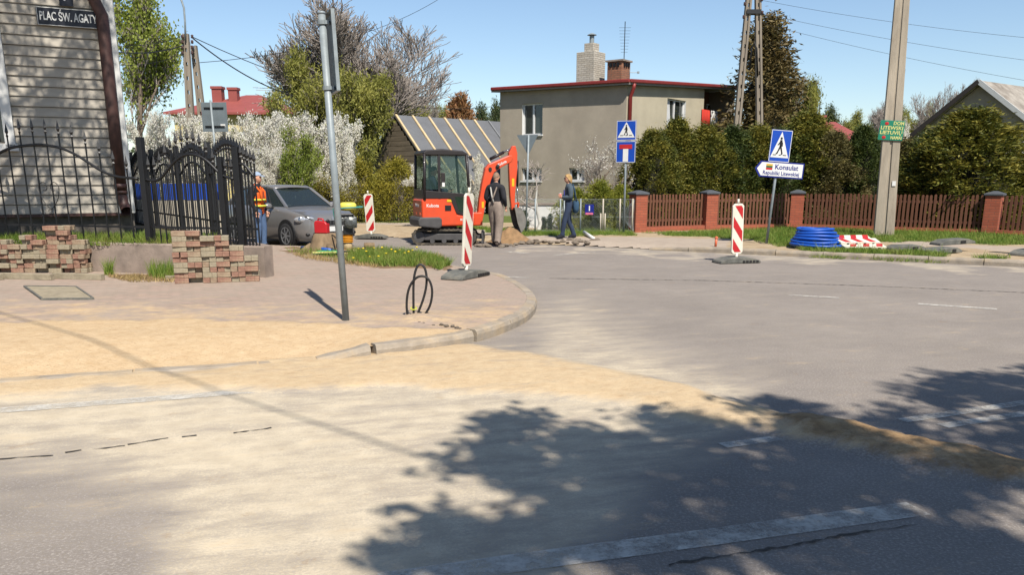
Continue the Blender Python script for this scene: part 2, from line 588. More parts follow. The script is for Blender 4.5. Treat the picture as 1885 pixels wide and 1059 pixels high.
soil = mask(Un, Vn, [(1430, 768), (1560, 782), (1950, 866), (1950, 905), (1700, 868), (1500, 812)], 8)
ridge = sand * (0.016 + 0.03 * fbm(X, Y, 2.5, 21)) + soil * 0.07 * fbm(X, Y, 3.0, 4)
Z = ridge * (Y > 2)
Z = np.where(soil > 0.3, Z + 0.035 * soil * (fbm(X, Y, 9, 8) - 0.3), Z)
struct(put("road", np_mesh("road", np.stack([X, Y, Z], -1), f, M['road'], True, {"dust": dust, "sand": sand, "soil": soil})))
road = bpy.data.objects["road"]

def marking(px, w=0.12, mat='paint', z=0.005, name="road_marking", jag=0.0, parent=road, wv=0.0, step=0.12):
    """a painted strip on the road through surveyed points"""
    pts = []
    for (u, v) in px:
        pts.append(Vector(G(u, v)))
    dense = []
    for a, b in zip(pts, pts[1:]):
        k = max(2, int((b - a).length / (step if mat == 'paint' else .035)))
        dense += [a.lerp(b, i / k) for i in range(k)]
    dense.append(pts[-1])
    vs, fs = [], []
    for i, q in enumerate(dense):
        d = (dense[min(i + 1, len(dense) - 1)] - dense[max(i - 1, 0)]).normalized()
        nrm = Vector((-d.y, d.x))
        j = random.uniform(-jag, jag)
        ww = w * (1 + random.uniform(-wv, wv)) / 2
        for sg in (-1, 1):
            e = q + nrm * (j + sg * ww)
            vs.append((e.x, e.y, z))
        if i:
            k = 2 * i
            fs.append((k - 2, k - 1, k + 1, k))
    b_ = MB()
    b_.add(vs, fs)
    return b_.build(name, M[mat], parent)
marking([(-250, 775), (0, 757), (280, 736), (540, 715)], 0.16)
marking([(700, 1075), (940, 1040), (1300, 992), (1690, 938)], 0.17)
marking([(1660, 776), (1885, 743), (1990, 729)], 0.10)
marking([(1735, 786), (1885, 763), (1990, 750)], 0.10)
marking([(1330, 822), (1470, 803)], 0.10)
marking([(1452, 544), (1545, 549)], 0.12)
marking([(1690, 560), (1835, 570)], 0.13)
marking([(925, 463), (972, 467)], 0.12)
marking([(1020, 470), (1095, 465)], 0.10)
marking([(930, 510), (972, 512)], 0.10)
for px in ([(-20, 849), (60, 842), (98, 840)], [(120, 835), (150, 830)], [(170, 829), (230, 822)], [(235, 820), (310, 808)], [(335, 806), (362, 803)], [(430, 799), (500, 789)]):
    marking(px, 0.012, 'crack', 0.006, "crack", 0.006, wv=0.8)
marking([(1230, 1042), (1380, 1018), (1480, 1002), (1560, 985), (1690, 968)], 0.011, 'crack', 0.006, "crack", 0.010, wv=0.9)
marking([(1010, 513), (1300, 517), (1600, 527), (1900, 540)], 0.025, 'crack', 0.006, "crack", 0.006, wv=0.8)

# ---------------------------------------------------------------- corner pavement with kerb
KERB = [(-16.0, 2.5), (-8.0, 5.15), (-4.19, 6.46), (-3.03, 6.87), (-1.83, 7.30), (-1.25, 7.54), (-0.40, 8.19), (-0.02, 8.95), (0.20, 9.6), (0.30, 10.2), (0.34, 10.8),
        (0.30, 11.4), (0.14, 12.37), (-0.11, 13.38), (-0.35, 13.91), (-1.22, 15.3), (-2.6, 17.6), (-3.6, 18.9), (-4.6, 19.4), (-6.5, 19.9), (-16, 22.2)]
POLY = KERB + [(-16.0, 22.3)]
def chaikin(p, k):
    for _ in range(k):
        q = [p[0]]
        for a, b in zip(p, p[1:]):
            q.append((a[0] * .75 + b[0] * .25, a[1] * .75 + b[1] * .25))
            q.append((a[0] * .25 + b[0] * .75, a[1] * .25 + b[1] * .75))
        q.append(p[-1])
        p = q
    return p
KS = chaikin(KERB, 2)
WALK = 0.12
def walk_z(X, Y, d):
    k = smooth01((X + 2.0) / 0.9)                        # 0 where the kerb is dropped
    k = np.where(Y > 10, 1.0, k)
    low = 0.015 + (WALK - 0.015) * smooth01(d / 1.3)
    return low * (1 - k) + WALK * k
xs = np.arange(-15, 0.5, 0.065)
ys = np.arange(3.0, 22.5, 0.065)
X, Y, f = grid_mesh(xs, ys)
D = sdist(X, Y, KS + [(-16.0, 22.3)])
Z = walk_z(X, Y, D)
U, V = pix(X, Y, Z)
nz = fbm(X, Y, 1.6, 31)
Un, Vn = U + (nz - 0.5) * 50, V + (fbm(X, Y, 2.2, 17) - 0.5) * 22
sand = mask(Un, Vn, [(-900, 588), (160, 594), (360, 588), (560, 592), (650, 600), (720, 598), (860, 606), (850, 632), (700, 655), (560, 690), (0, 720), (-900, 800)], 7)
sand = np.maximum(sand, 0.42 * mask(Un, Vn, [(-900, 540), (900, 560), (985, 560), (960, 640), (-900, 800)], 20))
soil = mask(Un, Vn, [(520, 459), (600, 455), (700, 452), (800, 462), (835, 487), (815, 500), (700, 493), (640, 486), (540, 470)], 4)
soil = np.maximum(soil, mask(Un, Vn, [(190, 508), (320, 508), (320, 522), (230, 520)], 4))
Z = Z + np.where(sand > 0.6, smooth01((D - .1) / .5) * (sand - 0.5) * (0.05 * fbm(X, Y, 3.0, 6) + 0.03 * fbm(X, Y, 9.0, 16)), 0) + soil * 0.05 * fbm(X, Y, 3.0, 12) + 0.006 * (fbm(X, Y, 4.0, 2) - .5)
hole = np.hypot(X + 1.0, (Y - 9.05) * 0.8)
Z = Z + 0.05 * np.exp(-(hole / 0.28) ** 2) * (0.5 + fbm(X, Y, 12, 3))
fc = D[f].min(1) > 0.05
v, f, at = keep_faces(np.stack([X, Y, Z], -1), f, fc, {"sand": sand, "soil": soil})
pavement = struct(put("pavement", np_mesh("pavement", v, f, M['paving'], True, at)))

def arc_pts(pts):
    s = [0.0]
    for a, b in zip(pts, pts[1:]):
        s.append(s[-1] + math.hypot(b[0] - a[0], b[1] - a[1]))
    return s
def along(pts, s, t):
    t = min(max(t, 0), s[-1] - 1e-6)
    for i in range(len(s) - 1):
        if s[i + 1] >= t:
            k = (t - s[i]) / max(1e-9, s[i + 1] - s[i])
            return Vector((pts[i][0] + (pts[i + 1][0] - pts[i][0]) * k, pts[i][1] + (pts[i + 1][1] - pts[i][1]) * k))
def kerb_stones(pts, parent, top, s0, s1, length, side=1, width=0.15):
    s = arc_pts(pts)
    t = s0
    while t < s1 - 0.1:
        e = min(t + length * random.uniform(0.97, 1.03), s1)
        n = max(2, int((e - t) / 0.12))
        dz = random.uniform(-0.008, 0.008)
        vs, fs = [], []
        for i in range(n + 1):
            q = t + 0.008 + (e - t - 0.016) * i / n
            p = along(pts, s, q)
            d = (along(pts, s, q + 0.05) - along(pts, s, q - 0.05)).normalized()
            nr = Vector((-d.y, d.x)) * side
            h = top(q) + dz
            for off, z in ((0.012, -0.1), (0.0, h - 0.05), (0.014, h - 0.012), (0.03, h), (width - 0.02, h + 0.002), (width, h - 0.012), (width, -0.1)):
                jt = random.uniform(-0.004, 0.004) if z > -0.05 else 0
                vs.append((p.x + nr.x * (off + jt), p.y + nr.y * (off + jt), z + jt))
            if i:
                a = 7 * (i - 1)
                for k in range(7):
                    k2 = (k + 1) % 7
                    fs.append((a + k, a + k2, a + 7 + k2, a + 7 + k))
        fs.append(tuple(range(6, -1, -1)))
        fs.append(tuple(7 * n + k for k in range(7)))
        b_ = MB()
        b_.add(vs, fs)
        b_.build("kerb_stone", M['kerb'], parent)
        t = e
sK = arc_pts(KS)
def k_at(u, v):                          # arc length of the kerb point nearest a surveyed pixel
    gx, gy = G(u, v)
    return min(range(len(KS)), key=lambda i: (KS[i][0] - gx) ** 2 + (KS[i][1] - gy) ** 2)
sa, sb, sc_, sd_ = (sK[k_at(*q)] for q in ((-60, 716), (575, 670), (692, 660), (870, 636)))
se = sK[k_at(905, 513)]
kerb_stones(KS, pavement, lambda q: 0.034, sa, sb, 1.0)
def drop_top(q):
    k = min(1, max(0, (q - sb) / (sc_ - sb)))
    return 0.034 + (0.128 - 0.034) * k
kerb_stones(KS, pavement, drop_top, sb, sc_ - 0.02, 2.0)
kerb_stones(KS, pavement, lambda q: 0.128, sc_ + 0.02, sd_ - 0.01, 2.0)
kerb_stones(KS, pavement, lambda q: 0.128, sd_ + 0.03, se, 0.78)
kerb_stones(KS, pavement, lambda q: 0.115, se, sK[-1] - 9, 1.0)

# ---------------------------------------------------------------- far verge with kerb
FA, FB = Vector((2.93, 19.9)), Vector((9.87, 15.76))
fd = (FB - FA).normalized()
fn = Vector((-fd.y, fd.x))
if fn.y < 0:
    fn = -fn
xs = np.arange(-34, 27, 0.16)
ys = np.arange(9.0, 46, 0.16)
X, Y, f = grid_mesh(xs, ys)
T = (X - FA.x) * fn.x + (Y - FA.y) * fn.y
Sx = (X - FA.x) * fd.x + (Y - FA.y) * fd.y
U, V = pix(X, Y, np.full_like(X, 0.1))
nz = fbm(X, Y, 1.1, 41)
Un, Vn = U + (nz - .5) * 40, V + (fbm(X, Y, 1.5, 47) - .5) * 7
pave = np.maximum.reduce([mask(Un, Vn, q, 2.0) for q in (
    [(560, 412), (765, 416), (950, 440), (1052, 445), (1165, 452), (1330, 462), (1345, 442), (1180, 436), (1060, 437), (765, 408), (560, 405)],
    [(1640, 444), (1890, 455), (1890, 464), (1640, 452)])])
gpolys = ([(1190, 430), (1300, 426), (1460, 423), (1830, 434), (1990, 440), (1990, 455), (1700, 446), (1560, 447), (1440, 444), (1250, 435)],
          [(1475, 459), (1560, 459), (1740, 468), (1735, 476), (1600, 471), (1480, 464)],
          [(1790, 474), (1860, 478), (1850, 481), (1790, 478)],
          [(400, 380), (765, 392), (765, 407), (400, 402)], [(765, 408), (960, 428), (1170, 424), (1170, 434), (960, 436)],
          [(1360, 432), (1420, 436), (1470, 445), (1460, 456), (1400, 448)])
grass = np.maximum.reduce([mask(Un, Vn, q, 2.0) for q in gpolys])
grass = np.where(Y > 30, 1.0, grass)
Z = 0.105 * smooth01((T - 0.05) / 0.1) + 0.03 * (fbm(X, Y, 0.8, 51) - 0.5) * smooth01(T - 0.4) + (grass > .5) * 0.02
Z = np.where((Sx < -1.5), Z * smooth01(T / 0.9), Z)
Z = np.where((Sx >= -1.5) & (Sx < 1.6), 0.008 + 0.097 * smooth01((T - .1) / .5), Z)
Z = np.maximum(Z, 0.008)
fc = (T[f].min(1) > 0.08)
v, f, at = keep_faces(np.stack([X, Y, Z], -1), f, fc, {"pave": pave, "grass": grass})
verge = struct(put("verge", np_mesh("verge", v, f, M['verge'], True, at)))
VG = (X, Y, Z, grass)
FL = [tuple(FA + fd * t) for t in np.linspace(-1.5, 16, 40)]
kerb_stones(FL, verge, lambda q: 0.02 + 0.105 * min(1, max(0, (q - 1.2) / 2.2)), 1.9, 17.0, 1.0)

# ---------------------------------------------------------------- raised yard behind the concrete wall
WA, WB = Vector((-9.6, 14.6)), Vector((-3.93, 13.0))            # wall front face, left to right
WTOP = P(430, 453, 13.1).z
wd = (WB - WA).normalized()
wn_ = Vector((-wd.y, wd.x))                                       # to the back
SIDE_END = Vector((-10.6, 22.4))
mb = MB()
yz = WTOP - 0.05
a, b = WA + wn_ * 0.2 - wd * 8, WB + wn_ * 0.2 - wd * 0.15
poly = [a, b, SIDE_END, Vector((-22, 24))]
mb.prism([(p.x, p.y) for p in poly], (0, 0, 0.02), (1, 0, 0), (0, 1, 0), (0, 0, yz - 0.02))
struct(mb.build("yard", M['yard']))
# ---------------------------------------------------------------- more materials
M['clapboard'] = simple("weathered clapboard paint", S(200, 191, 176), 0.75, 0.18, 5, bmp=0.25, bscale=25, stretch=(0.25, 1, 1.5), dirt=S(178, 168, 154))
M['white_wood'] = simple("white trim paint", S(240, 240, 236), 0.6, 0.08, 6, bmp=0.15, bscale=30)
M['brown_pipe'] = simple("brown coated pipe", S(84, 56, 50), 0.55, 0.25, 5, bmp=0.1)
M['stone_wall'] = simple("field stone plinth", S(120, 112, 104), 0.9, 0.5, 7, bmp=0.8, bscale=14)
M['black_iron'] = simple("black iron paint", S(30, 30, 32), 0.45, 0.3, 12, bmp=0.2, spec=0.5)
M['dark_glass'] = simple("dark window glass", S(34, 38, 42), 0.08, 0.2, 3, bmp=0, spec=0.8)
M['navy_plate'] = simple("navy enamel plate", S(34, 36, 48), 0.4, 0.2, 5, bmp=0)
M['white_print'] = simple("white print", S(244, 244, 240), 0.5, 0.05, 6, bmp=0)
M['black_print'] = simple("black print", S(22, 22, 26), 0.5, 0.1, 6, bmp=0)
M['blue_sign'] = simple("blue sign sheeting", S(18, 78, 190), 0.35, 0.1, 4, bmp=0)
M['deep_blue'] = simple("deep blue sign sheeting", S(24, 40, 140), 0.35, 0.1, 4, bmp=0)
M['red_sign'] = simple("red sign sheeting", S(206, 40, 44), 0.4, 0.12, 5, bmp=0)
M['galv'] = simple("galvanised steel", S(158, 168, 172), 0.5, 0.2, 9, metal=0.1, bmp=0.1)
M['sign_back'] = simple("grey sign back", S(130, 142, 148), 0.5, 0.15, 5, metal=0.2, bmp=0.05)
M['roof_dark'] = simple("dark roof sheet", S(70, 62, 58), 0.8, 0.2, 4)
M['brick_red'] = simple("red paving block", S(172, 130, 110), 0.9, 0.35, 9, bmp=0.6, bscale=50, dirt=S(176, 158, 130))
M['brick_grey'] = simple("yellowish grey paving block", S(178, 165, 140), 0.9, 0.3, 9, bmp=0.6, bscale=50, dirt=S(150, 138, 112))
M['brick_mix'] = simple("two tone paving block", S(172, 140, 116), 0.9, 0.3, 12, bmp=0.6, bscale=50, col2=S(186, 168, 140))
M['rubber'] = simple("grey recycled rubber", S(112, 112, 106), 0.9, 0.3, 9, bmp=0.5, bscale=60, dirt=S(150, 144, 130))
M['beacon_white'] = simple("white beacon plastic", S(246, 240, 222), 0.5, 0.1, 4, bmp=0.05, dirt=S(226, 214, 190))
M['black_rubber'] = simple("black cable sheath", S(38, 36, 36), 0.55, 0.2, 20, bmp=0.1)
M['blue_paint'] = simple("bright blue sheet", S(28, 84, 200), 0.5, 0.15, 3, bmp=0.05)
M['pale_wall'] = simple("pale rendered wall", S(206, 196, 176), 0.9, 0.15, 3, bmp=0.3)

# ---------------------------------------------------------------- wooden house on the left
HPHI = R(27)
HC = P(247, 392, 16.0)
house = thing("wooden_house", "wooden house with pale clapboard walls and white corner boards behind the iron fence", "house", (HC.x, HC.y, yz), R(180) + HPHI)
zb = HC.z - yz                           # bottom of the boarding above the yard
LEN, TOPZ = 5.2, 5.5
mb = MB(); mb.box((LEN / 2 + 0.06, -3.1, (zb + TOPZ) / 2), (LEN, 6.0, TOPZ - zb)); mb.build("wall", M['clapboard'], house)
mb = MB(); mb.box((LEN / 2 + 0.03, -3.06, zb / 2 - 0.1), (LEN + 0.05, 6.0, zb + 0.18)); mb.build("plinth", M['stone_wall'], house)
mb = MB(); mb.box((LEN / 2 + 0.06, 0.02, zb - 0.02), (LEN, 0.10, 0.05)); mb.build("drip_board", M['brown_pipe'], house)
pitch = 0.172
bme = MB()
bme.prism([(-0.09, 0.0), (0.038, 0.0), (0.040, 0.012), (0.012, pitch - 0.008), (-0.09, pitch - 0.008)], (0, 0, 0), (0, 1, 0), (0, 0, 1), (LEN - 0.3, 0, 0))
bmesh_board = bme.mesh("board", M['clapboard'])
k = 0
z = zb + 0.01
while z < TOPZ - 0.1:
    o = put("board", bmesh_board, house)
    o.location = (0.27, random.uniform(-0.002, 0.002), z)
    o.rotation_euler = (0, random.uniform(-0.001, 0.001), 0)
    z += pitch
mb = MB(); mb.box((0.125, 0.0, (zb + TOPZ) / 2), (0.27, 0.12, TOPZ - zb)); mb.build("corner_board", M['white_wood'], house, bevel=0.006)
mb = MB(); mb.box((0.0, -0.16, (zb + TOPZ) / 2), (0.05, 0.2, TOPZ - zb)); mb.build("corner_board", M['white_wood'], house)
# window at the left edge of the picture
def on_wall(u, v):                        # photo pixel -> local (x, z) on the wall face
    r = Vector(ray(u, v))
    n = Vector((math.sin(HPHI), -math.cos(HPHI), 0))
    t = (Vector((HC.x, HC.y, 0)) + n * 0.04 - Vector((0, 0, EYE))).dot(n) / r.dot(n)
    q = Vector((0, 0, EYE)) + r * t
    ux = Vector((-math.cos(HPHI), -math.sin(HPHI), 0))
    return (q - Vector((HC.x, HC.y, 0))).dot(ux), q.z - yz
wx, wz = on_wall(30, 272)
win = MB()
for (cx_, cz_, sx_, sz_) in ((wx + 0.08, wz + 1.2, 0.16, 2.4), (wx + 1.2, wz + 1.2, 0.16, 2.4), (wx + 0.64, wz + 0.0, 1.36, 0.12), (wx + 0.64, wz + 2.34, 1.3, 0.16)):
    win.box((cx_, 0.05, cz_), (sx_, 0.12, sz_))
wf = win.build("window", M['white_wood'], house, bevel=0.005)
mb = MB(); mb.box((wx + 0.64, 0.035, wz + 1.2), (0.96, 0.03, 2.2)); mb.build("pane", M['dark_glass'], wf)
mb = MB(); mb.box((wx + 0.64, 0.056, wz + 1.2), (0.06, 0.04, 2.2)); mb.box((wx + 0.64, 0.058, wz + 1.6), (0.96, 0.03, 0.06)); mb.build("mullion", M['white_wood'], wf)
# roof above the frame, with eaves that shade the top boards
mb = MB()
mb.prism([(-6.8, 0.0), (0.75, 0.0), (0.75, 0.12), (-3.0, 1.5), (-6.8, 0.12)], (-0.5, 0, TOPZ), (0, 1, 0), (0, 0, 1), (LEN + 1.0, 0, 0))
mb.build("roof", M['roof_dark'], house)
# downpipe
zt, zl = on_wall(191, 30)[1], on_wall(236, 352)[1]
xl = 0.19
px_ = [(xl + 0.12, 0.3, zt + 0.9), (xl + 0.1, 0.14, zt + 0.25), (xl, 0.13, zt), (xl, 0.13, (zt + zl) / 2), (xl, 0.13, zl)]
dp = MB(); dp.tube(px_, 0.106, 14)
dpo = dp.build("downpipe", M['brown_pipe'], house, smooth=True)
mb = MB(); mb.tube([(xl, 0.13, zl + 0.14), (xl, 0.13, zl + 0.05)], 0.112, 14); mb.tube([(xl, 0.13, zl + 0.01), (xl, 0.13, zl - 0.05)], 0.108, 14)
mb.build("collar", M['brown_pipe'], dpo, smooth=True)
mb = MB(); mb.tube([(xl, 0.13, zl), (xl - 0.02, 0.14, zl - 0.22), (xl - 0.05, 0.30, zl - 0.36)], [0.09, 0.09, 0.1], 14, caps=False); mb.build("outlet", M['brown_pipe'], dpo, smooth=True)
# plates fixed to the house
sx0, sz0 = on_wall(68, 32)
sx1, sz1 = on_wall(182, 34)
plate = thing("street_name_plate", "dark enamel street name plate with white capitals on the clapboard wall", "sign",
              house.matrix_basis @ Vector(((sx0 + sx1) / 2, 0.075, (sz0 + sz1) / 2)), HPHI)
W_ = abs(sx0 - sx1)
mb = MB(); mb.box((0, 0, 0), (W_, 0.012, 0.30)); mb.build("plate", M['navy_plate'], plate, bevel=0.004)
mb = MB()
for cz_, cx_, a_, b_ in ((0.143, 0, W_ - .01, 0.008), (-0.143, 0, W_ - .01, 0.008), (0, W_ / 2 - .009, 0.008, 0.28), (0, -W_ / 2 + .009, 0.008, 0.28)):
    mb.box((cx_, -0.008, cz_), (a_, 0.006, b_))
mb.build("border", M['white_print'], plate)
text_part("lettering", "PLAC ŚW. AGATY", 0.2, M['white_print'], plate, (0, -0.009, 0.0), fit=W_ * .92, bold=0.004)
nx, nz_ = on_wall(122, 6)
npl = thing("house_number_plate", "small dark house number plate above the street name plate", "sign", house.matrix_basis @ Vector((nx, 0.075, nz_ + 0.12)), HPHI)
mb = MB(); mb.box((0, 0, 0), (0.22, 0.012, 0.34)); mb.build("plate", M['navy_plate'], npl, bevel=0.004)
text_part("lettering", "7", 0.26, M['white_print'], npl, (0, -0.009, 0.0), bold=0.004)

# ---------------------------------------------------------------- concrete wall and iron fence
wall = MB()
L = (WB - WA).length
wall_t = thing("garden_wall", "low rough concrete wall under the black iron fence", "wall", (WA.x, WA.y, 0.0), math.atan2(wd.y, wd.x))
n = 40
prof = []
vs, fs = [], []
for i in range(n + 1):
    x = -3 + (L + 3) * i / n
    jt = random.uniform(-0.006, 0.006)
    for y, z in ((0.0, 0.0), (jt, 0.35), (0.008 + jt, WTOP - 0.02), (0.03, WTOP + jt), (0.24, WTOP + jt), (0.25, 0.0)):
        vs.append((x, y, z))
    if i:
        a = 6 * (i - 1)
        fs += [(a + k, a + (k + 1) % 6, a + 6 + (k + 1) % 6, a + 6 + k) for k in range(6)]
fs += [tuple(range(5, -1, -1)), tuple(6 * n + k for k in range(6))]
wall.add(vs, fs)
wall.build("wall", M['concrete'], wall_t)
# return of the wall along the side fence
sd = (SIDE_END - WB).normalized()
mb = MB()
LS = (SIDE_END - WB).length
mb.beam((L - 0.14, 0.27, WTOP / 2 - 0.005), Vector((L - 0.14, 0.27, WTOP / 2 - 0.005)) + Vector((sd.dot(wd), sd.dot(wn_), 0)) * (LS - 0.3), 0.24, WTOP - 0.015)
mb.build("side_wall", M['concrete'], wall_t)

bar_w = 0.018
def finial(mb, x, y, z, s=1.0):
    for r0, r1, a, b in ((0.010, 0.024, -0.01, 0.02), (0.024, 0.008, 0.02, 0.04), (0.012, 0.030, 0.04, 0.075), (0.030, 0.001, 0.075, 0.19)):
        mb.add([(x - r0 * s, y, z + a * s), (x, y - r0 * s, z + a * s), (x + r0 * s, y, z + a * s), (x, y + r0 * s, z + a * s),
                (x - r1 * s, y, z + b * s), (x, y - r1 * s, z + b * s), (x + r1 * s, y, z + b * s), (x, y + r1 * s, z + b * s)],
               [(0, 1, 5, 4), (1, 2, 6, 5), (2, 3, 7, 6), (3, 0, 4, 7), (3, 2, 1, 0), (4, 5, 6, 7)])
fin_mb = MB(); finial(fin_mb, 0, 0, 0, 1.25); FINIAL = fin_mb.mesh("finial", M['black_iron'])
BAR = MB().box((0, 0, 0.5), (bar_w, bar_w, 1.0)).mesh("bar", M['black_iron'])
def iron_bar(parent, x, z0, z1, fin=True):
    o = put("bar", BAR, parent)
    o.location = (x, 0, z0)
    o.scale = (1, 1, z1 - z0)
    if fin:
        q = put("finial", FINIAL, parent)
        q.location = (x, 0, z1)
def fence_x(u, Y0=13.3):                   # along-the-wall coordinate of a photo column
    r = ray(u, 350)
    # intersection of the view plane through u with the fence line
    A = WA + wn_ * 0.13
    k = r[0] / r[1]
    # A.x + wd.x*t = k*(A.y + wd.y*t)
    return (k * A.y - A.x) / (wd.x - k * wd.y)
def fence_z(u, v):
    t = fence_x(u)
    q = WA + wn_ * 0.13 + wd * t
    return P(u, v, q.y).z - WTOP
ff = thing("iron_fence", "black iron fence with arched rails and a heart scroll on the low concrete wall", "fence",
           (*(WA + wn_ * 0.13), WTOP), math.atan2(wd.y, wd.x))
# left panel with its arch: rail heights surveyed at columns
railpx = [(-160, 328), (-70, 322), (-40, 312), (0, 286), (30, 271), (85, 265), (120, 271), (150, 285), (190, 315), (215, 326), (262, 329)]
tippx = [(-70, 300), (-34, 280), (0, 262), (20, 243), (38, 232), (85, 230), (107, 232), (131, 236), (155, 244), (178, 260), (201, 279), (225, 298), (262, 300)]
def interp(tab, u):
    for (a, b), (c, d) in zip(tab, tab[1:]):
        if a <= u <= c:
            return b + (d - b) * (u - a) / (c - a)
    return tab[0][1] if u < tab[0][0] else tab[-1][1]
def arch_rail(parent, tab, step=8, r=0.024):
    pts = []
    u = tab[0][0]
    while u <= tab[-1][0]:
        pts.append((fence_x(u), 0, fence_z(u, interp(tab, u))))
        u += step
    # smooth the surveyed line
    for _ in range(3):
        pts = [pts[0]] + [tuple((a_ + 2 * b_ + c_) / 4 for a_, b_, c_ in zip(p, q, s_)) for p, q, s_ in zip(pts, pts[1:], pts[2:])] + [pts[-1]]
    mb = MB(); mb.tube(pts, r, 6)
    mb.build("rail", M['black_iron'], parent, smooth=True)
arch_rail(ff, railpx)
u = -150
while u < 250:
    iron_bar(ff, fence_x(u + 13), 0.0, fence_z(u + 13, interp(tippx, u + 13) + 14))
    u += 23.4
def straight_rail(parent, x0, x1, z):
    mb = MB(); mb.beam((x0, 0, z), (x1, 0, z), 0.012, 0.035); mb.build("rail", M['black_iron'], parent)
straight_rail(ff, fence_x(-160), fence_x(472), fence_z(150, 416))
def post(parent, u, v, w=0.10):
    mb = MB(); x = fence_x(u); h = fence_z(u, v)
    mb.box((x, 0.0, h / 2), (w, w, h)); mb.build("post", M['black_iron'], parent, bevel=0.006)
post(ff, 267, 252); post(ff, 410, 288, 0.08); post(ff, 440, 270, 0.10)
# second, narrower arched panel with close bars
rail2 = [(262, 329), (290, 334), (300, 328), (312, 312), (325, 298), (340, 286), (355, 283), (372, 286), (388, 297), (400, 312), (410, 324), (436, 330)]
tip2 = [(270, 300), (290, 300), (305, 285), (315, 268), (335, 254), (350, 250), (365, 252), (380, 262), (390, 275), (402, 300), (436, 305)]
arch_rail(ff, rail2, 5)
u = 277
while u < 436:
    iron_bar(ff, fence_x(u), 0.0, fence_z(u, interp(tip2, u) + 14))
    u += 10.8
rail3 = [(440, 305), (448, 300), (456, 304), (464, 318), (472, 328)]
arch_rail(ff, rail3, 3)
for u in (447, 453, 459, 465, 471):
    iron_bar(ff, fence_x(u), 0.0, fence_z(u, 292 + (u - 447) * 0.5))
# heart scroll
hx, hz = fence_x(92), fence_z(92, 352)
mb = MB()
for sg in (-1, 1):
    q = []
    for t in np.linspace(0, 1, 26):
        ang = R(-90) + t * R(330)
        if t < 0.45:
            k = t / 0.45
            q.append((hx + sg * (0.0 + 0.21 * math.sin(k * math.pi / 2)), -0.02, hz - 0.30 + 0.36 * k ** 1.3))
        else:
            k = (t - 0.45) / 0.55
            a_ = k * math.pi * 1.6
            rr = 0.105 * (1 - 0.55 * k)
            q.append((hx + sg * (0.105 + rr * math.cos(a_)), -0.02, hz + 0.06 + rr * math.sin(a_)))
    mb.tube(q, 0.007, 5)
    mb.tube([(hx + sg * (0.03 + 0.035 * math.cos(a_)), -0.02, hz - 0.34 + 0.035 * math.sin(a_)) for a_ in np.linspace(0, 5.2, 12)], 0.006, 5)
mb.build("heart_scroll", M['black_iron'], ff, smooth=True)

# side fence running back from the corner
SF0 = WB + Vector((-0.22, 0.25))
sl = (SIDE_END - SF0).length
sf = thing("iron_fence", "black iron fence running back from the wall corner towards the grey car", "fence", (SF0.x, SF0.y, WTOP - 0.02), math.atan2(*(SIDE_END - SF0).yx))
npan = 5
pl = sl / npan
for k in range(npan):
    x0 = k * pl
    pts = []
    for t in np.linspace(0, 1, 24):
        pts.append((x0 + t * pl, 0, 1.15 + 0.22 * math.sin(math.pi * min(1, max(0, (t - 0.12) / 0.76))) ** 0.8))
    mb = MB(); mb.tube(pts, 0.022, 5); mb.build("rail", M['black_iron'], sf, smooth=True)
    nb = int(pl / 0.145)
    for j in range(nb):
        t = (j + 0.5) / nb
        iron_bar(sf, x0 + t * pl, 0.0, 1.30 + 0.24 * math.sin(math.pi * t))
    mb = MB(); mb.box((x0 + pl, 0, 0.85), (0.09, 0.09, 1.7)); mb.build("post", M['black_iron'], sf)
straight_rail(sf, 0, sl, 0.32)

# pale wall with blue panels behind the fence
bw = thing("panel_wall", "low pale wall topped with bright blue panels seen through the iron fence", "wall", (P(150, 400, 26).x, 26, 0), 0)
mb = MB(); mb.box((2.6, 0, 0.5), (5.6, 0.2, 1.0)); mb.build("wall", M['pale_wall'], bw)
for k in range(7):
    mb = MB(); mb.box((0.1 + k * 0.62 + 0.3, 0.0, 1.27), (0.58, 0.05, 0.5)); mb.build("panel", M['blue_paint'], bw, bevel=0.006)
tp = MB()
q = P(372, 297, 30)
pts = [(-0.45, 0.42), (0.2, 0.48), (0.5, 0.1), (0.35, -0.45), (-0.4, -0.35)]
tp.prism(pts, (q.x, q.y, q.z), (1, 0, 0), (0, 0, 1), (0, 0.06, 0))
tp.tube([(q.x, q.y + 0.05, q.z - 0.4), (q.x, q.y + 0.05, 0.0)], 0.03, 6)
tag(tp.build("blue_board", M['blue_paint']), "blue board on a stake among the white blossom behind the fence", "board")

# ---------------------------------------------------------------- stacked paving blocks
BL, BW_, BH = 0.20, 0.10, 0.078
brick_meshes = []
for i, mt in enumerate(('brick_red', 'brick_grey', 'brick_mix', 'brick_red', 'brick_grey')):
    for kx in range(2):
        b_ = MB()
        # double tee block: waisted sides
        wv_ = 0.012 if kx else 0.006
        pol = [(-BL / 2, -BW_ / 2), (-BL * .2, -BW_ / 2), (-BL * .12, -BW_ / 2 + wv_), (BL * .12, -BW_ / 2 + wv_), (BL * .2, -BW_ / 2), (BL / 2, -BW_ / 2),
               (BL / 2, BW_ / 2), (BL * .2, BW_ / 2), (BL * .12, BW_ / 2 - wv_), (-BL * .12, BW_ / 2 - wv_), (-BL * .2, BW_ / 2), (-BL / 2, BW_ / 2)]
        pol = [(x + random.uniform(-.003, .003), y + random.uniform(-.003, .003)) for x, y in pol]
        b_.prism(pol, (0, 0, 0), (1, 0, 0), (0, 1, 0), (0, 0, BH - 0.002))
        brick_meshes.append(b_.mesh("paving_block", M[mt]))
ORD = ("first second third fourth fifth sixth seventh eighth ninth tenth eleventh twelfth thirteenth fourteenth fifteenth sixteenth seventeenth eighteenth nineteenth twentieth "
       "twenty-first twenty-second twenty-third twenty-fourth").split()
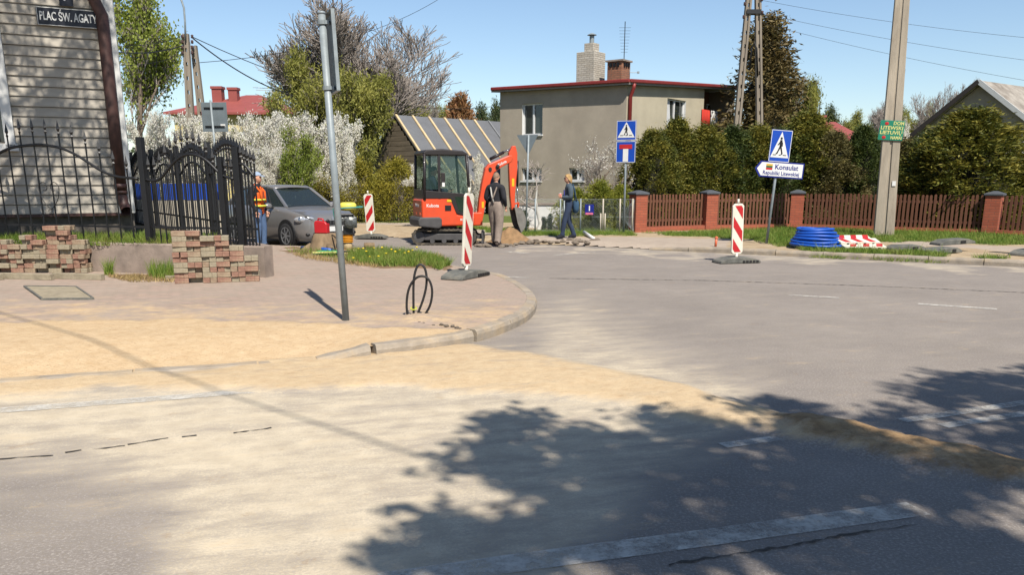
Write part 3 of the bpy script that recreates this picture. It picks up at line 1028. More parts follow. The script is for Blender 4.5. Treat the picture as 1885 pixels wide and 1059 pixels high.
def block(x, y, z, rz, label, group, tilt=(0, 0)):
    me = random.choice(brick_meshes)
    o = put("paving_block", me, None, bevel=0.006, seg=1)
    o.location = (x, y, z)
    o.rotation_euler = (tilt[0], tilt[1], rz)
    colour = {"red paving block": "red", "yellowish grey paving block": "yellowish grey", "two tone paving block": "two tone"}[me.materials[0].name]
    tag(o, label.replace("COLOUR", colour), "paving block", group)
def stack(A, B, heights, where, group, zbase=WALK, seed=1, jit=0.03):
    """heights: courses per column from A to B; each course is a stretcher or a pair of headers"""
    random.seed(seed)
    A, B = Vector(A), Vector(B)
    d = (B - A).normalized()
    nrm = Vector((-d.y, d.x))
    ang = math.atan2(d.y, d.x)
    step = (B - A).length / len(heights)
    for ci, h in enumerate(heights):
        for c in range(h):
            p = A + d * ((ci + 0.5) * step + random.uniform(-0.008, 0.008)) + nrm * (0.1 + random.uniform(-jit, jit))
            z = zbase + c * BH
            lab = "COLOUR paving block in the %s, %s course up, %s column" % (where, ORD[c], ORD[ci])
            if random.random() < 0.12:
                p = p + nrm * .05
            if random.random() < 0.5:
                for s_, nm in ((-1, "left half"), (1, "right half")):
                    q = p + d * s_ * 0.052 + nrm * random.uniform(-.015, .015)
                    block(q.x, q.y, z, ang + R(90) + random.uniform(-.07, .07), lab + ", " + nm, group)
            else:
                q = p - nrm * 0.05
                block(q.x, q.y, z, ang + random.uniform(-.13, .13), lab, group)
                if c == h - 1:
                    q = p + nrm * 0.055
                    block(q.x, q.y, z, ang + random.uniform(-.05, .05), lab + ", behind", group)
A1, B1 = Vector(G(322, 523, WALK)), Vector(G(478, 518, WALK))
stack(A1, B1, [10, 10, 9, 9, 7, 5], "neat stack", "neat stack of paving blocks", seed=3)
A0, B0 = Vector(G(-30, 503, WALK)), Vector(G(160, 503, WALK))
stack(A0 + Vector((0, .02)), B0 + Vector((0, .02)), [8, 7, 6, 8, 7, 10, 10, 7], "untidy left pile", "untidy pile of paving blocks", seed=5, jit=0.055)
random.seed(11)
for (u, v, rz) in ((303, 513, 0.3), (318, 517, 1.2), (308, 506, 0.8)):
    g = G(u, v, WALK)
    block(g[0], g[1], WALK + 0.005, rz, "COLOUR loose paving block lying %s beside the neat stack" % {303: "leftmost", 318: "rightmost", 308: "farthest back"}[u], "loose blocks beside the neat stack", (0.05, 0.06))
for (u0, u1, nme) in ((-60, 8, "left edge slab"), (9, 102, ""), (103, 194, "")):
    a, b = Vector(G(u0, 512, WALK)), Vector(G(u1, 515, WALK))
    mb = MB(); m_ = (a + b) / 2
    mb.box((m_.x, m_.y - 0.06, WALK + 0.045), ((b - a).length - 0.015, 0.09, 0.09), Matrix.Rotation(math.atan2(b.y - a.y, b.x - a.x), 3, 'Z'))
    tag(mb.build("edging_slab", M['brick_grey'], bevel=0.006), {-60: "concrete edging slab cut by the left edge in front of the block pile", 9: "concrete edging slab lying in front of the middle of the untidy block pile",
        103: "concrete edging slab ending at the bare wall in front of the block pile"}[u0], "edging slab", "edging slabs in front of the pile")

# ---------------------------------------------------------------- access cover in the pavement
c4 = [Vector(G(u, v, WALK)) for u, v in ((45, 529), (140, 530), (172, 552), (78, 553))]
ac = thing("access_cover", "square concrete access cover with steel rim in the pavement", "cover", (0, 0, 0))
cen = sum(c4, Vector((0, 0))) / 4
mb = MB()
for i in range(4):
    a, b = c4[i], c4[(i + 1) % 4]
    mb.beam((a.x, a.y, WALK + 0.012), (b.x, b.y, WALK + 0.012), 0.025, 0.03)
mb.build("rim", M['rubber'], ac)
mb = MB()
ins = [c + (cen - c) * 0.03 for c in c4]
mb.prism([(q.x, q.y) for q in ins], (0, 0, WALK - 0.05), (1, 0, 0), (0, 1, 0), (0, 0, 0.068))
mb.build("lid", M['brick_grey'], ac)

# ---------------------------------------------------------------- leaning post with its sign seen from the edge
base = Vector((*G(637, 590, WALK), WALK))
top = P(592, 24, base.y - 0.02)
sp = thing("signpost", "leaning galvanised post with a sign seen almost edge-on in front", "signpost", base)
tv = top - base
mb = MB(); mb.tube([tv * -0.05, tv], 0.038, 16); mb.lathe([(0.04, -0.01), (0.04, 0.01), (0.03, 0.02)], tv, 14); po = mb.build("pole", M['galv'], sp, smooth=True)
pd = Vector((-0.36, 0.93, 0)).normalized()
pn = Vector((0.93, 0.36, 0))
ax = tv.normalized()
pc = tv * 0.878 + pn * 0.075
mb = MB()
hw, hh = 0.30, 0.385
cs = [pc + pd * a * hw + ax * b * hh for a, b in ((-1, -1), (1, -1), (1, 1), (-1, 1))]
mb.add(cs + [q + pn * 0.004 for q in cs], [(0, 1, 2, 3), (4, 5, 6, 7), (0, 1, 5, 4), (1, 2, 6, 5), (2, 3, 7, 6), (3, 0, 4, 7)])
pl_ = mb.build("plate", M['sign_back'], sp)
mb = MB()
for i in range(4):
    a, b = cs[i], cs[(i + 1) % 4]
    mb.beam(a - pn * 0.014, b - pn * 0.014, 0.006, 0.036, up=pn)
mb.build("flange", M['galv'], pl_)
for t in (0.972, 0.772):
    mb = MB(); q = tv * t
    mb.tube([q - ax * 0.02, q + ax * 0.02], 0.05, 14)
    mb.box(q + pn * 0.055 + Vector((0, -0.03, 0)), (0.05, 0.05, 0.035)); mb.build("clamp", M['galv'], sp)

# square sign seen from behind, among the blossom
q = P(393, 215, 24.0)
sb_ = thing("signpost", "grey square sign seen from behind on a thin post beyond the iron fence", "signpost", (q.x, q.y, 0.1))
mb = MB(); mb.tube([(0, 0.03, 0), (-0.06, 0.03, q.z + 0.35)], 0.03, 10); mb.build("pole", M['galv'], sb_, smooth=True)
w_, h_ = 0.72, 0.80
mb = MB(); mb.box((0, 0.09, q.z - 0.1), (w_, 0.012, h_)); po = mb.build("plate", M['sign_back'], sb_, bevel=0.01)
for z in (-0.25, 0.25):
    mb = MB(); mb.box((0, 0.065, q.z - 0.1 + z), (0.55, 0.03, 0.03)); mb.build("bracket", M['black_iron'], po)
mb = MB(); mb.box((0.22, 0.078, q.z - 0.33), (0.13, 0.004, 0.08)); mb.build("sticker", M['white_print'], po)

# ---------------------------------------------------------------- traffic beacons
def beacon(label, loc, rz, lean=0.0, leany=0.0, flip=1, h=1.08, w=0.26):
    t = thing("traffic_beacon", label, "beacon", loc, rz, "red and white traffic beacons")
    rot = Matrix.Rotation(leany, 3, 'Y') @ Matrix.Rotation(lean, 3, 'X')
    mb = MB()
    mb.prism([(-0.45, 0.0), (0.45, 0.0), (0.43, 0.05), (0.25, 0.10), (0.10, 0.115), (-0.10, 0.115), (-0.25, 0.10), (-0.43, 0.05)], (0, -0.2, 0.0), (1, 0, 0), (0, 0, 1), (0, 0.40, 0))
    base_ = mb.build("base", M['rubber'], t, bevel=0.012)
    mb = MB()
    for k in range(5):
        mb.box((0.06 + k * 0.075, -0.203, 0.035), (0.05, 0.02, 0.04))
    mb.build("slot", M['black_rubber'], base_)
    z0 = 0.17
    def rp(x, y, z):
        return rot @ Vector((x, y, z)) + Vector((0, 0, 0.06))
    c_ = 0.045
    pol = [(-w / 2 + c_, 0), (w / 2 - c_, 0), (w / 2, c_), (w / 2, h - c_), (w / 2 - c_, h), (-w / 2 + c_, h), (-w / 2, h - c_), (-w / 2, c_)]
    mb = MB(); vs = [rp(x, -0.02, z + z0 - 0.06) for x, z in pol] + [rp(x, 0.02, z + z0 - 0.06) for x, z in pol]
    n = len(pol)
    mb.add(vs, [tuple(range(n - 1, -1, -1)), tuple(range(n, 2 * n))] + [(i, (i + 1) % n, n + (i + 1) % n, n + i) for i in range(n)])
    bd = mb.build("board", M['beacon_white'], t, bevel=0.008)
    i_ = 0.025
    for side in (-0.0225, 0.0225):
        for k, zc in enumerate((0.06, 0.5, 0.95)):
            # slanted stripe clipped to the board
            hw_ = w / 2 - i_
            sl_ = 0.30
            z_l, z_r = (zc + sl_ * .5, zc - sl_ * .5) if flip > 0 else (zc - sl_ * .5, zc + sl_ * .5)
            th_ = 0.105
            qd = [(-hw_, z_l - th_), (hw_, z_r - th_), (hw_, z_r + th_), (-hw_, z_l + th_)]
            # clip to z range
            def clip(poly, zlim, keep_above):
                out = []
                for (a, b) in zip(poly, poly[1:] + poly[:1]):
                    ia = (a[1] >= zlim) == keep_above
                    ib = (b[1] >= zlim) == keep_above
                    if ia:
                        out.append(a)
                    if ia != ib:
                        tt = (zlim - a[1]) / (b[1] - a[1])
                        out.append((a[0] + (b[0] - a[0]) * tt, zlim))
                return out
            qd = clip(qd, 0.04, True)
            qd = clip(qd, h - 0.04, False) if qd else qd
            if len(qd) >= 3:
                mb = MB(); mb.add([rp(x, side, z + z0 - 0.06) for x, z in qd], [tuple(range(len(qd)))])
                mb.build("stripe", M['red_sign'], bd)
    mb = MB(); mb.tube([rp(0, 0, 0.0), rp(0, 0, z0 - 0.05)], 0.03, 8); mb.tube([rp(0, 0, z0 + h - 0.07), rp(0, 0, z0 + h + 0.03)], 0.022, 8)
    mb.build("peg", M['beacon_white'], t, smooth=True)
    return t
g = G(858, 511, WALK)
beacon("near red and white beacon turned half edge-on on the kerb corner", (g[0], g[1], WALK + 0.008), R(62), 0.03, 0.05, 1, 1.14, 0.26)
g = G(1355, 484)
beacon("red and white beacon standing on the road in front of the consulate sign", (g[0], g[1], 0.008), R(14), 0.0, -0.03, 1, 1.0, 0.25)
g = G(684, 437, 0.05)
beacon("far red and white beacon left of the excavator", (g[0], g[1], 0.03), R(-8), 0.0, -0.05, -1, 1.05, 0.26)
g = G(1886, 470, 0.1)
beacon("white beacon cut off by the right edge of the picture", (g[0] + 0.1, g[1], 0.11), R(30), 0.0, -0.03, 1, 0.9, 0.25)

# ---------------------------------------------------------------- cable loops sticking out of the sand
cb = Vector((*G(770, 584, WALK), WALK + 0.03))
def cable(u_list, name="cable"):
    mb = MB()
    pts = [Vector((P(u, v, cb.y).x + dx, cb.y + dy, P(u, v, cb.y).z)) for u, v, dx, dy in u_list]
    for _ in range(2):
        pts = [pts[0]] + [x for a, b in zip(pts, pts[1:]) for x in (a * .75 + b * .25, a * .25 + b * .75)] + [pts[-1]]
    mb.tube(pts, 0.0135, 8)
    return mb
ct = thing("cable_loop", "black cable loops sticking up out of the sand by the kerb", "cable", cb)
for lst in ([(762, 592, 0, 0), (761, 560, 0, 0), (761, 515, 0, 0), (766, 492, 0, .02), (774, 486, 0, .03), (783, 495, 0, .03), (786, 520, 0, .02), (780, 550, 0, .01), (768, 580, 0, 0), (766, 594, 0, 0)],
            [(752, 590, 0, -.02), (748, 562, 0, -.02), (752, 530, 0, -.02), (765, 511, 0, -.02), (779, 507, 0, -.02), (791, 514, 0, -.02), (797, 535, 0, -.02), (793, 562, 0, -.02), (782, 580, 0, -.01), (778, 594, 0, 0)]):
    mb = cable(lst)
    mb.v = [tuple(Vector(q) - cb) for q in mb.v]
    mb.build("loop", M['black_rubber'], ct, smooth=True)
M['lime'] = simple("lime tape", S(226, 232, 60), 0.5, 0.1, 5, bmp=0)
mb = MB(); mb.tube([(0.035 * math.cos(a) - 0.05, 0.03 * math.sin(a), 0.07 + 0.01 * math.sin(a)) for a in np.linspace(0, 6.28, 14)], 0.006, 5, closed=True); mb.build("tape", M['lime'], ct)
# ---------------------------------------------------------------- building materials
def brickmat(name, c1, c2, mortar, bw=0.25, rh=0.075, axis='XZ', msize=0.008):
    m, nt, b = new_mat(name)
    tc = nd(nt, "ShaderNodeTexCoord").outputs["Object"]
    sx = nd(nt, "ShaderNodeSeparateXYZ", {0: tc})
    uu = mth(nt, 'ADD', sx.outputs[0], sx.outputs[1])
    vec = nd(nt, "ShaderNodeCombineXYZ", {0: uu, 1: sx.outputs[2], 2: 0.0}).outputs[0]
    bk = nd(nt, "ShaderNodeTexBrick", {"Vector": vec, "Color1": c1, "Color2": c2, "Mortar": mortar, "Scale": 1.0, "Mortar Size": msize, "Brick Width": bw, "Row Height": rh})
    n1 = noise(nt, tc, 4, 6, 0.7)
    c = mixc(nt, mth(nt, 'MULTIPLY', rampf(nt, n1, 0.45, 0.75), 0.5), bk.outputs[0], dk(c1, 0.55))
    nt.links.new(c, b.inputs["Base Color"])
    b.inputs["Roughness"].default_value = 0.9
    bump(nt, b, mth(nt, 'ADD', mth(nt, 'MULTIPLY', bk.outputs["Fac"], -1.0), mth(nt, 'MULTIPLY', noise(nt, tc, 40, 3), 0.4)), 0.6, 0.01)
    return m
M['pillar_brick'] = brickmat("clinker pillar brick", S(188, 100, 70), S(170, 86, 60), S(150, 92, 72))
M['chimney_red'] = brickmat("sooty red chimney brick", S(176, 120, 90), S(150, 98, 74), S(120, 100, 86))
M['chimney_white'] = brickmat("flaking white chimney brick", S(214, 206, 192), S(196, 186, 170), S(150, 142, 130))
M['render_grey'] = simple("grey cement render", S(188, 176, 158), 0.95, 0.14, 1.2, bmp=0.35, bscale=40, dirt=S(172, 160, 144))
M['render_sunlit'] = simple("cement render painted sunlit", S(204, 193, 168), 0.95, 0.14, 1.2, bmp=0.35, bscale=40)  # same render in a lighter colour, sunlight painted into the right face
M['red_metal'] = simple("dark red painted metal", S(150, 54, 50), 0.5, 0.2, 4, bmp=0.05)
M['soffit'] = simple("grey soffit", S(160, 154, 146), 0.9, 0.15, 3)
M['pvc'] = simple("white window frame", S(246, 246, 244), 0.4, 0.05, 5, bmp=0)
M['window_glass'] = simple("window glass", S(60, 66, 62), 0.05, 0.4, 1.5, bmp=0, spec=0.9)
M['curtain'] = simple("white curtain", S(226, 226, 226), 0.9, 0.2, 8, stretch=(4, 4, 0.4))
M['brown_wall'] = simple("brown loggia wall", S(126, 80, 58), 0.9, 0.2, 3)
M['red_cloth'] = simple("red towel", S(208, 56, 40), 0.95, 0.2, 6, stretch=(4, 4, 0.4))
M['white_cloth'] = simple("white towel", S(244, 242, 236), 0.95, 0.1, 6)
M['tar'] = simple("tar paper roofing", S(116, 118, 122), 0.85, 0.15, 2, bmp=0.3, bscale=30)
M['batten'] = simple("new pine batten", S(234, 206, 160), 0.7, 0.15, 4)
M['batten_grey'] = simple("grey roof seam", S(150, 152, 154), 0.7, 0.15, 4)
M['old_plank'] = simple("weathered plank", S(136, 122, 104), 0.9, 0.35, 3, bmp=0.4, stretch=(0.3, 0.3, 3))
M['asbestos'] = simple("mottled asbestos roof", S(166, 156, 144), 0.95, 0.35, 1.6, bmp=0.4, bscale=12, dirt=S(116, 104, 92), col2=S(196, 188, 176))
M['yellow_render'] = simple("yellow render", S(238, 218, 150), 0.9, 0.08, 2)
M['red_roof'] = simple("red metal roof", S(168, 88, 80), 0.6, 0.12, 2)
M['picket'] = simple("brown stained picket", S(116, 74, 54), 0.8, 0.35, 6, bmp=0.3, stretch=(1, 1, 0.15), col2=S(138, 88, 62))
M['slate_cap'] = simple("dark pillar cap", S(88, 92, 98), 0.8, 0.2, 6)

def hit(u, v, o, n):                      # survey ray on a vertical plane
    r = Vector(ray(u, v)); n = Vector((n[0], n[1], 0)); o = Vector((o[0], o[1], 0))
    e = Vector((0, 0, EYE))
    t = (o - e).dot(n) / r.dot(n)
    return e + r * t

# ---------------------------------------------------------------- grey house
HY = 32.0
hc = P(1150, 300, HY)
hang = R(53)
dx = Vector((math.cos(hang), math.sin(hang), 0)); dy = Vector((-math.sin(hang), math.cos(hang), 0))
ho = Vector((hc.x, HY, 0))
gh = thing("grey_house", "two storey grey rendered house with flat roof and two chimneys", "house", ho, hang)
def onL(u, v):                            # on the left face: (distance along, height)
    q = hit(u, v, ho, dx); return ((q - ho).dot(dy), q.z)
def onR(u, v):
    q = hit(u, v, ho, dy); return ((q - ho).dot(dx), q.z)
LLEN = onL(921, 300)[0]; RLEN = onR(1290, 300)[0]; RFULL = RLEN + 3.4
zc = onL(1150, 157)[1]; zl_ = onL(921, 170)[1]; zr_ = onR(1340, 166)[1]
sl_y = (zl_ - zc) / LLEN; sl_x = (zr_ - zc) / onR(1340, 166)[0]
def roofz(x, y): return zc + sl_x * x + sl_y * y
def wall_holes(mb, s0, s1, z0, ztop, holes, depth, emit):
    """wall face in (s, z) with rectangular openings; emit(s, z, d) -> point, d = depth into the wall"""
    ss = sorted({s0, s1, *[h[0] for h in holes], *[h[1] for h in holes]})
    zs = sorted({z0, *[h[2] for h in holes], *[h[3] for h in holes]})
    for a, b in zip(ss, ss[1:]):
        lv = zs + [None]
        for c, d in zip(lv, lv[1:]):
            if any(h[0] <= (a + b) / 2 <= h[1] and h[2] <= c + 1e-4 and d is not None and d <= h[3] + 1e-4 for h in holes):
                continue
            pts = [emit(a, c, 0), emit(b, c, 0), emit(b, d if d is not None else ztop(b), 0), emit(a, d if d is not None else ztop(a), 0)]
            mb.add(pts, [(0, 1, 2, 3)])
    for (a, b, c, d) in holes:
        for (p, q) in (((a, c), (b, c)), ((b, c), (b, d)), ((b, d), (a, d)), ((a, d), (a, c))):
            mb.add([emit(*p, 0), emit(*q, 0), emit(*q, depth), emit(*p, depth)], [(0, 1, 2, 3)])
def rect(fn, u0, v0, u1, v1):
    a, b = fn(u0, v1), fn(u1, v0)
    return (min(a[0], b[0]), max(a[0], b[0]), min(a[1], b[1]), max(a[1], b[1]))
holesL = [rect(onL, 961, 189, 999, 249), rect(onL, 960, 309, 997, 333), rect(onL, 1047, 309, 1076, 333)]
holesR = [rect(onR, 1226, 186, 1263, 245)]
mb = MB(); wall_holes(mb, 0, LLEN, 0.85, lambda s: roofz(0, s), holesL, 0.18, lambda s, z, d: (d, s, z)); mb.build("wall", M['render_grey'], gh)
mb = MB(); wall_holes(mb, 0, RLEN, 0.85, lambda s: roofz(s, 0), holesR, 0.2, lambda s, z, d: (s, d, z)); mb.build("wall", M['render_sunlit'], gh)
mb = MB()
mb.add([(0, LLEN, .85), (RFULL, LLEN, .85), (RFULL, LLEN, roofz(RFULL, LLEN)), (0, LLEN, roofz(0, LLEN))], [(0, 1, 2, 3)])
mb.add([(RLEN, 0, .85), (RLEN, 1.3, .85), (RLEN, 1.3, roofz(RLEN, 1.3)), (RLEN, 0, roofz(RLEN, 0))], [(0, 1, 2, 3)])
mb.add([(RFULL, 0, .85), (RFULL, LLEN, .85), (RFULL, LLEN, roofz(RFULL, LLEN)), (RFULL, 0, roofz(RFULL, 0))], [(0, 1, 2, 3)])
mb.build("wall", M['render_grey'], gh)
mb = MB(); mb.add([(RLEN, 1.3, .85), (RFULL, 1.3, .85), (RFULL, 1.3, roofz(RFULL, 1.3)), (RLEN, 1.3, roofz(RLEN, 1.3))], [(0, 1, 2, 3)]); mb.build("loggia_wall", M['brown_wall'], gh)
mb = MB(); mb.box((RFULL / 2, LLEN / 2, 0.40), (RFULL + .04, LLEN + .04, 0.92)); mb.build("plinth", M['pale_wall'], gh)
# roof slab with eaves
oh = 0.26
mb = MB(); vs = []
for dz in (0.0, 0.12):
    for x, y in ((-oh, -oh), (RFULL + oh, -oh), (RFULL + oh, LLEN + oh), (-oh, LLEN + oh)):
        vs.append((x, y, roofz(x, y) + dz + 0.01))
mb.add(vs, [(3, 2, 1, 0), (4, 5, 6, 7), (0, 1, 5, 4), (1, 2, 6, 5), (2, 3, 7, 6), (3, 0, 4, 7)]); rf = mb.build("roof", M['soffit'], gh)
mb = MB()
c4_ = [(-oh, -oh), (RFULL + oh, -oh), (RFULL + oh, LLEN + oh), (-oh, LLEN + oh)]
for (a, b) in ((0, 1), (3, 0)):
    mb = MB(); p, q = c4_[a], c4_[b]
    mb.beam((p[0], p[1], roofz(*p) + 0.14), (q[0], q[1], roofz(*q) + 0.14), 0.13, 0.13); mb.build("gutter", M['red_metal'], rf, bevel=0.03)
mb = MB(); mb.add([(x, y, z + .015) for (x, y, z) in vs[4:]], [(0, 1, 2, 3)]); mb.build("roofing", M['tar'], rf)
dpx, dpy = 0.12, -0.09
mb = MB(); mb.tube([(-oh + .3, -oh - .02, roofz(0, 0) + .05), (-oh + .3, -oh, roofz(0, 0) - .1), (dpx, dpy, roofz(0, 0) - 0.4), (dpx, dpy, 0.2)], 0.07, 10); mb.build("downpipe", M['red_metal'], gh, smooth=True)
# windows
def window(fn_emit, hole, name="window", mull=True, curtain=False):
    a, b, c, d = hole
    f_ = MB()
    e = 0.055
    def bar(s0, s1, z0, z1, d0=0.10, d1=0.19):
        pts = [fn_emit(s, z, k) for k in (d0, d1) for s, z in ((s0, z0), (s1, z0), (s1, z1), (s0, z1))]
        f_.add(pts, [(3, 2, 1, 0), (4, 5, 6, 7), (0, 1, 5, 4), (1, 2, 6, 5), (2, 3, 7, 6), (3, 0, 4, 7)])
    bar(a, a + e, c, d); bar(b - e, b, c, d); bar(a + e, b - e, c, c + e); bar(a + e, b - e, d - e, d)
    if mull:
        bar((a + b) / 2 - e * .7, (a + b) / 2 + e * .7, c + e, d - e)
    w = f_.build(name, M['pvc'], gh)
    f2 = MB(); f2.add([fn_emit(a, c, .15), fn_emit(b, c, .15), fn_emit(b, d, .15), fn_emit(a, d, .15)], [(0, 1, 2, 3)]); f2.build("pane", M['window_glass'], w)
    f3 = MB()
    pts = [fn_emit(s, z, k) for k in (-0.06, 0.10) for s, z in ((a - .03, c - .05), (b + .03, c - .05), (b + .03, c), (a - .03, c))]
    f3.add(pts, [(3, 2, 1, 0), (4, 5, 6, 7), (0, 1, 5, 4), (1, 2, 6, 5), (2, 3, 7, 6), (3, 0, 4, 7)]); f3.build("sill", M['pvc'], w)
    if curtain:
        f4 = MB(); f4.add([fn_emit(a + e, c + e, .145), fn_emit(a + (b - a) * .4, c + e, .145), fn_emit(a + (b - a) * .28, d - e, .145), fn_emit(a + e, d - e, .145)], [(0, 1, 2, 3)]); f4.build("curtain", M['curtain'], w)
eL = lambda s, z, d: (d, s, z)
eR = lambda s, z, d: (s, d, z)
window(eL, holesL[0]); window(eL, holesL[1], curtain=True); window(eL, holesL[2], curtain=True); window(eR, holesR[0], curtain=True)
for h_, e_ in ((holesL[0], eL), (holesR[0], eR)):
    a, b, c, d = h_          # whitewashed reveals
    f3 = MB()
    for s in (a + .004, b - .004):
        f3.add([e_(s, c, 0.0), e_(s, d, 0.0), e_(s, d, .12), e_(s, c, .12)], [(0, 1, 2, 3)])
    f3.build("reveal", M['pvc'], gh)
# loggia window
lw = rect(lambda u, v: ((lambda q: ((q - ho).dot(dx), q.z))(hit(u, v, ho + dy * 1.28, dy))), 1298, 196, 1332, 240)
mb = MB(); mb.box(((lw[0] + lw[1]) / 2, 1.27, (lw[2] + lw[3]) / 2), (lw[1] - lw[0], 0.06, lw[3] - lw[2])); w = mb.build("window", M['pvc'], gh)
for k in (0, 1):
    wd_ = (lw[1] - lw[0]) / 2
    mb = MB(); mb.box((lw[0] + wd_ * (k + .5), 1.236, (lw[2] + lw[3]) / 2), (wd_ - .12, 0.01, lw[3] - lw[2] - .14)); mb.build("pane", M['window_glass'], w)
mb = MB(); mb.box(((RLEN + RFULL) / 2, 0.06, onR(1310, 245)[1] / 2 + .3), (RFULL - RLEN, 0.1, onR(1310, 245)[1] - .5)); mb.build("parapet", M['render_grey'], gh)
def towel(label, u0, v0, u1, v1, mt):
    a, b, c, d = rect(onR, u0, v0, u1, v1)
    mb = MB(); n = 8; vs, fs = [], []
    for i in range(n + 1):
        s = a + (b - a) * i / n
        y = -0.06 + 0.03 * math.sin(i * 2.1)
        vs += [(s, y, c), (s, y * .6, d), (s, y + .015, c), (s, y * .6 + .015, d)]
        if i:
            k = 4 * (i - 1)
            fs += [(k, k + 4, k + 5, k + 1), (k + 2, k + 6, k + 7, k + 3), (k + 1, k + 5, k + 7, k + 3), (k, k + 4, k + 6, k + 2)]
    mb.add([tuple(gh.matrix_basis @ Vector(q)) for q in vs], fs)
    tag(mb.build("towel", M[mt], smooth=True), label, "towel")
towel("red towel hanging over the balcony of the grey house", 1289, 203, 1305, 237, 'red_cloth')
towel("white towel hanging next to the red one on the balcony", 1306, 205, 1319, 233, 'white_cloth')
# chimneys
def chim(u0, v0, u1, v1, mt, back, parent=rf, name="chimney"):
    m_ = (u0 + u1) / 2
    q0, q1 = P(m_, v1, HY + back), P(m_, v0, HY + back)
    w = P(u1, v1, HY + back).x - P(u0, v1, HY + back).x
    lc = gh.matrix_basis.inverted() @ Vector((q0.x, q0.y, 0))
    w /= 1.2
    mb = MB(); mb.box((lc.x, lc.y, (q0.z + q1.z) / 2 - .1), (w, w, q1.z - q0.z + .2))
    return mb.build(name, M[mt], parent, bevel=0.012), lc, q1.z, w
bpy.context.view_layer.update()
c1, l1, z1, w1 = chim(1064, 97, 1110, 146, 'chimney_white', 1.6)
c2, l2, z2, w2 = chim(1077, 80, 1101, 98, 'chimney_white', 1.6, name="chimney_stack")
mb = MB(); mb.tube([(l2.x, l2.y, z2 - .05), (l2.x, l2.y, z2 + .28)], 0.09, 10); mb.lathe([(0.17, .30), (0.19, .31), (0.05, .38)], (l2.x, l2.y, z2), 10); mb.build("cowl", M['galv'], c2)
c3, l3, z3, w3 = chim(1120, 114, 1157, 146, 'chimney_red', 1.0)
mb = MB(); mb.box((l3.x, l3.y, z3 + .02), (w3 + .12, w3 + .12, 0.06)); mb.build("cap", M['concrete'], c3)
for sx_ in (-.25, 0.0, .25):
    for fx in (0, 1):
        mb = MB(); mb.box((l3.x + (sx_ * w3 if fx else -w3 / 2), l3.y + (-w3 / 2 if fx else sx_ * w3), z3 - .13), (0.09, 0.09, 0.14)); mb.build("vent", M['black_print'], c3)
an = thing("roof_antenna", "thin television antenna and small dish beside the red chimney", "antenna", gh.matrix_basis @ Vector((l3.x + w3 / 2 + .06, l3.y, z3 - .6)))
mb = MB(); mb.tube([(0, 0, 0), (0.0, 0, 2.1)], 0.016, 6); mb.build("mast", M['black_iron'], an)
mb = MB()
for k in range(9):
    mb.tube([(-0.13 - .012 * k, 0, 1.0 + k * .11), (0.13 + .012 * k, .0, 1.0 + k * .11)], 0.006, 4)
el_ = mb.build("element", M['black_iron'], an); struct(el_, 'stuff')
mb = MB(); mb.lathe([(0.002, 0), (0.12, 0.02), (0.22, 0.07)], (0.12, -0.1, 0.25), 14, Matrix.Rotation(R(80), 3, 'Y')); mb.build("dish", M['galv'], an, smooth=True)
mb = MB(); mb.tube([(0.1, -0.1, 0.25), (0.55, -.1, 0.25)], 0.012, 5); mb.box((0.55, -.1, .25), (.08, .06, .08)); mb.build("feed_arm", M['galv'], an)

# ---------------------------------------------------------------- barn under repair
BY = 38.0
apex = P(725, 215, BY)
rdir = Vector((0.72, 0.694, 0)).normalized(); gdir = Vector((rdir.y, -rdir.x, 0))
barn = thing("barn", "old wooden barn with dark roofing felt and new pine battens", "barn", (apex.x, apex.y, 0), math.atan2(rdir.y, rdir.x))
# local: x along the ridge, y = left (away); near eave at -y
RZ = apex.z; HWD = 3.4; DROP = 3.3; RLN = 11.5
ez = RZ - DROP
mb = MB(); mb.add([(0.12, -HWD + .2, ez + .2), (0.12, HWD - .2, ez + .2), (0.12, 0, RZ - .05), (0.12, -HWD + .2, 0), (0.12, HWD - .2, 0), (RLN, -HWD + .2, ez + .2), (RLN, HWD - .2, ez + .2), (RLN, 0, RZ - .05), (RLN, -HWD + .2, 0), (RLN, HWD - .2, 0)],
                    [(3, 4, 1, 2, 0), (8, 9, 6, 7, 5), (3, 0, 5, 8), (4, 1, 6, 9)]); mb.build("wall", M['roof_dark'], barn)
z = ez - 0.6
while z < RZ - .25:
    hw_ = min(HWD - .15, max(0.12, (RZ - z - .2) / DROP * HWD - .05))
    mb = MB(); mb.box((0.085, 0, z + .11), (0.05 + random.uniform(-.012, .012), 2 * hw_, 0.205)); mb.build("plank", M['old_plank'], barn)
    z += 0.22
# window in the gable
mb = MB()
for a, b in (((0.0, -.32, ez + .55), (.0, -.32, ez + 1.55)), ((0.0, 0.32, ez + .55), (.0, .32, ez + 1.55)), ((0.0, -.36, ez + 1.58), (.0, .36, ez + 1.58)), ((0.0, 0, ez + .55), (.0, 0, ez + 1.55))):
    mb.beam(a, b, .07, .07)
w = mb.build("window", M['old_plank'], barn)
mb = MB(); mb.box((0.03, 0, ez + 1.05), (.03, .62, 1.0)); mb.build("pane", M['black_print'], w)
for sg, nm in ((-1, "near"), (1, "far")):
    mb = MB(); vs = [(.03, sg * -.0, RZ + .03), (RLN + .2, 0, RZ + .03), (RLN + .2, sg * (HWD + .3), ez - .26), (.03, sg * (HWD + .3), ez - .26)]
    vs2 = [(x, y, z_ + .06) for x, y, z_ in vs]
    mb.add(vs + vs2, [(3, 2, 1, 0), (4, 5, 6, 7), (0, 1, 5, 4), (1, 2, 6, 5), (2, 3, 7, 6), (3, 0, 4, 7)]); mb.build("roof_slope", M['tar'], barn)
for k in range(12):
    x = .08 + k * 0.93
    mb = MB(); mb.beam((x, -.05, RZ + .10), (x, -(HWD + .28), ez - .14), .1 if k < 6 else .06, .05); mb.build("batten", M['batten' if k < 6 else 'batten_grey'], barn)

